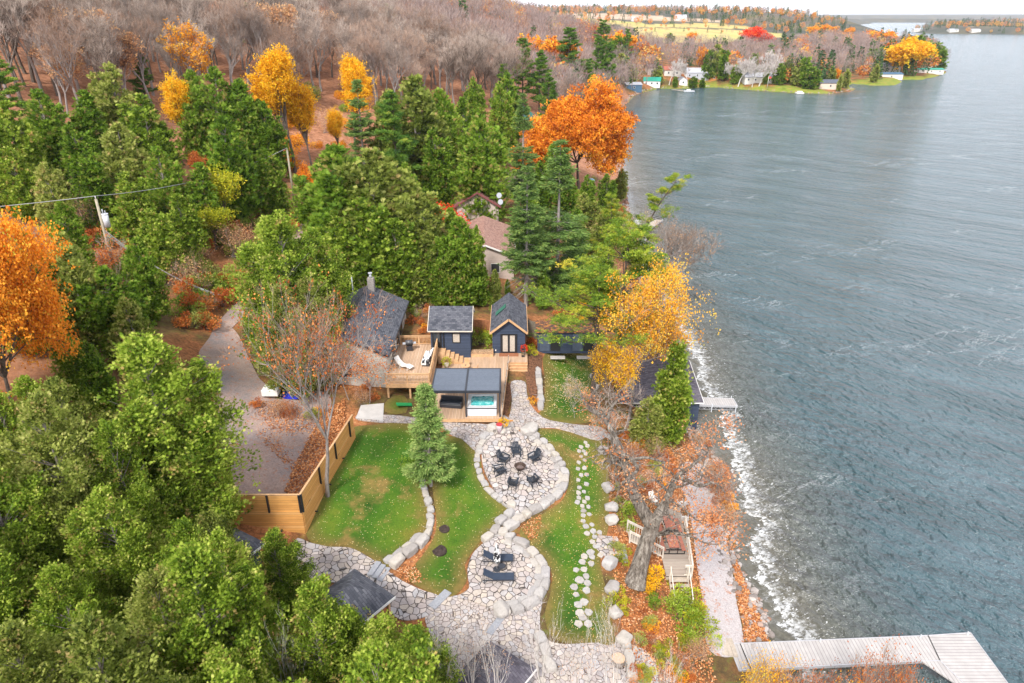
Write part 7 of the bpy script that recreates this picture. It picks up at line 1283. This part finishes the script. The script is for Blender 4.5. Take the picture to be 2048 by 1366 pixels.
# ================================================================ TREES ROUND THE BAY one can point to
wil = leafy('yellow_willow', 17, 9, 601, M_YELLOW, 3, 16, 1.0, trunk=.2, fork=7, up=.1, split=4, q=7, spread=1.2)
tree('willow_tree', wil, 17, (1826,152), 88, 'huge round bright yellow willow at the tip of the peninsula', wide=1.25)
FCON = [cedar('bay_cedar%d' % i, 13, 3.4, 200, 6, 2, 611+i, (M_CEDARO, M_CEDARD)[i], (.8, .28), leaders=3) for i in range(2)]
FLF = [leafy('bay_leafy%d' % i, 13, 4.6, 621+i, m_, 3, 8, .8, trunk=.22, q=5, spread=.8) for i, m_ in enumerate((M_ORANGE, M_YORANGE, M_RED))]
for (u, v, t, w_, i) in [(1428,158,93,1.,0),(1445,160,98,1.,1),(1416,160,100,.8,1),(1555,170,125,1.1,1),(1570,168,122,1.,0),(1592,172,128,1.1,0),(1618,178,132,1.5,1),(1604,172,112,1.1,1),(1530,168,132,.9,1),(1740,140,96,1.6,1),(1756,142,92,1.5,1),(1768,140,100,1.6,1),(1830,120,68,.9,1),(1808,118,74,.8,1),(1860,130,84,1.8,1),(1870,138,92,1.8,1),(1850,118,80,1.5,1),(1688,176,140,1.2,0),(1676,183,150,.8,0),(1746,165,130,1.2,0),(1660,172,135,.9,0),
    (1235,140,70,1.,1),(1240,165,110,1.2,0),(1262,170,132,1.2,0),(1316,170,134,1.1,0),(1385,176,152,1.4,1),(1404,176,155,1.5,1),(1470,168,128,1.,1),(1350,175,152,1.,1),(1505,150,105,1.2,1),(1340,88,65,1.5,1),(1410,105,85,1.2,1)]:
    tree('evergreen_tree', FCON[i], 13, (u, v), t, ('olive' if i == 0 else 'dark')+' evergreen '+('near the willow at the tip of the peninsula' if u > 1720 else 'beside the cream boathouse on the point' if u > 1640 else 'on the lawn in the middle of the bay' if u > 1410 else 'behind the cottages at the left end of the bay'), 'evergreens round the bay '+str(int(u > 1720)+int(u > 1640)+int(u > 1410)), w_)
for (u, v, t, w_, i, lb) in [(1408,150,98,.8,1,'golden orange tree left of the dark evergreens in the bay'),(1398,140,120,.7,1,'small golden tree beside the taller one in the bay'),(1672,172,140,.6,1,'small golden tree behind the cream boathouse'),(1500,100,58,1.6,2,'red crowned tree at the edge of the far golden field'),(1534,104,70,1.1,2,'second red tree right of the larger one by the field'),(1382,92,67,1.2,0,'orange tree standing in front of the golden field'),(1655,80,52,1.6,1,'pale gold tree on the wooded far side'),(1622,78,54,1.5,1,'pale golden crown left of the other on the wooded far side'),(1692,80,57,1.3,1,'yellow crown on the far slope'),(1738,92,64,1.5,0,'orange crown towards the peninsula'),(1760,102,65,1.6,0,'rust orange crown towards the peninsula, the right one'),(1152,80,42,1.2,0,'orange tree left of the tallest dark pine'),(1050,150,78,1.,0,'orange tree behind the left pines'),(1110,170,85,1.1,0,'orange tree between the pines above the oak'),(1240,135,70,1.1,0,'orange tree right of the pines'),(1780,128,88,1.0,0,'small orange tree left of the willow')]:
    tree('autumn_tree', FLF[i], 13, (u, v), t, lb, wide=w_)
BB = bare('bay_birch', 13, 4.5, 631, 3, 8, 1.8, .09, up=.8, fork=5, trunk=.3, mat=M_TWIGW, bk=m_birch, r0=.35)
for (u, v, t, w_) in [(1463,168,128,.8),(1476,173,118,1.),(1490,170,122,.9),(1504,174,128,1.),(1518,172,125,1.2),(1548,168,105,1.),(1375,172,125,.9),(1338,170,122,.9)]: tree('birch_tree', BB, 13, (u, v), t, 'white trunked bare birch on the bay lawn', 'birches on the bay lawn', w_)
# thin autumn air: far hills fade slightly
m = bpy.data.materials.new('haze'); m.use_nodes = True; n = m.node_tree; n.nodes.remove(n.nodes['Principled BSDF']); pv = n.nodes.new('ShaderNodeVolumePrincipled'); pv.inputs['Color'].default_value = (.82,.86,.94,1); pv.inputs['Density'].default_value = 5.5e-5; lk(n, pv.outputs[0], n.nodes['Material Output'].inputs['Volume'])
tag(MB().box(-21000, 25000, -300, 26500, -6, 135).build('haze', m), kind='stuff')
# ---------------------------------------------------------------- labels: small look-alike clusters are told apart from the left
ORD = 'first second third fourth fifth sixth seventh eighth ninth tenth eleventh twelfth'.split(); byl = {}
for o in C.objects:
    if o.parent is None and 'label' in o: byl.setdefault(o['label'], []).append(o)
for l_, os_ in byl.items():
    if 2 <= len(os_) <= 12:
        pxs = []
        for o in os_:
            p = o.location if o.location.length > 0 else Vector(o.bound_box[0]); pxs.append((float(pix(p.x, p.y, p.z)[0]), o.name, o))
        for i, (_, _, o) in enumerate(sorted(pxs, key=lambda q: q[:2])):
            t_ = l_+', '+('leftmost' if i == 0 else 'rightmost' if i == len(os_)-1 else ORD[i]+' from left'); o['label'] = t_ if len(t_.split()) <= 16 else l_
S.render.engine = 'CYCLES'
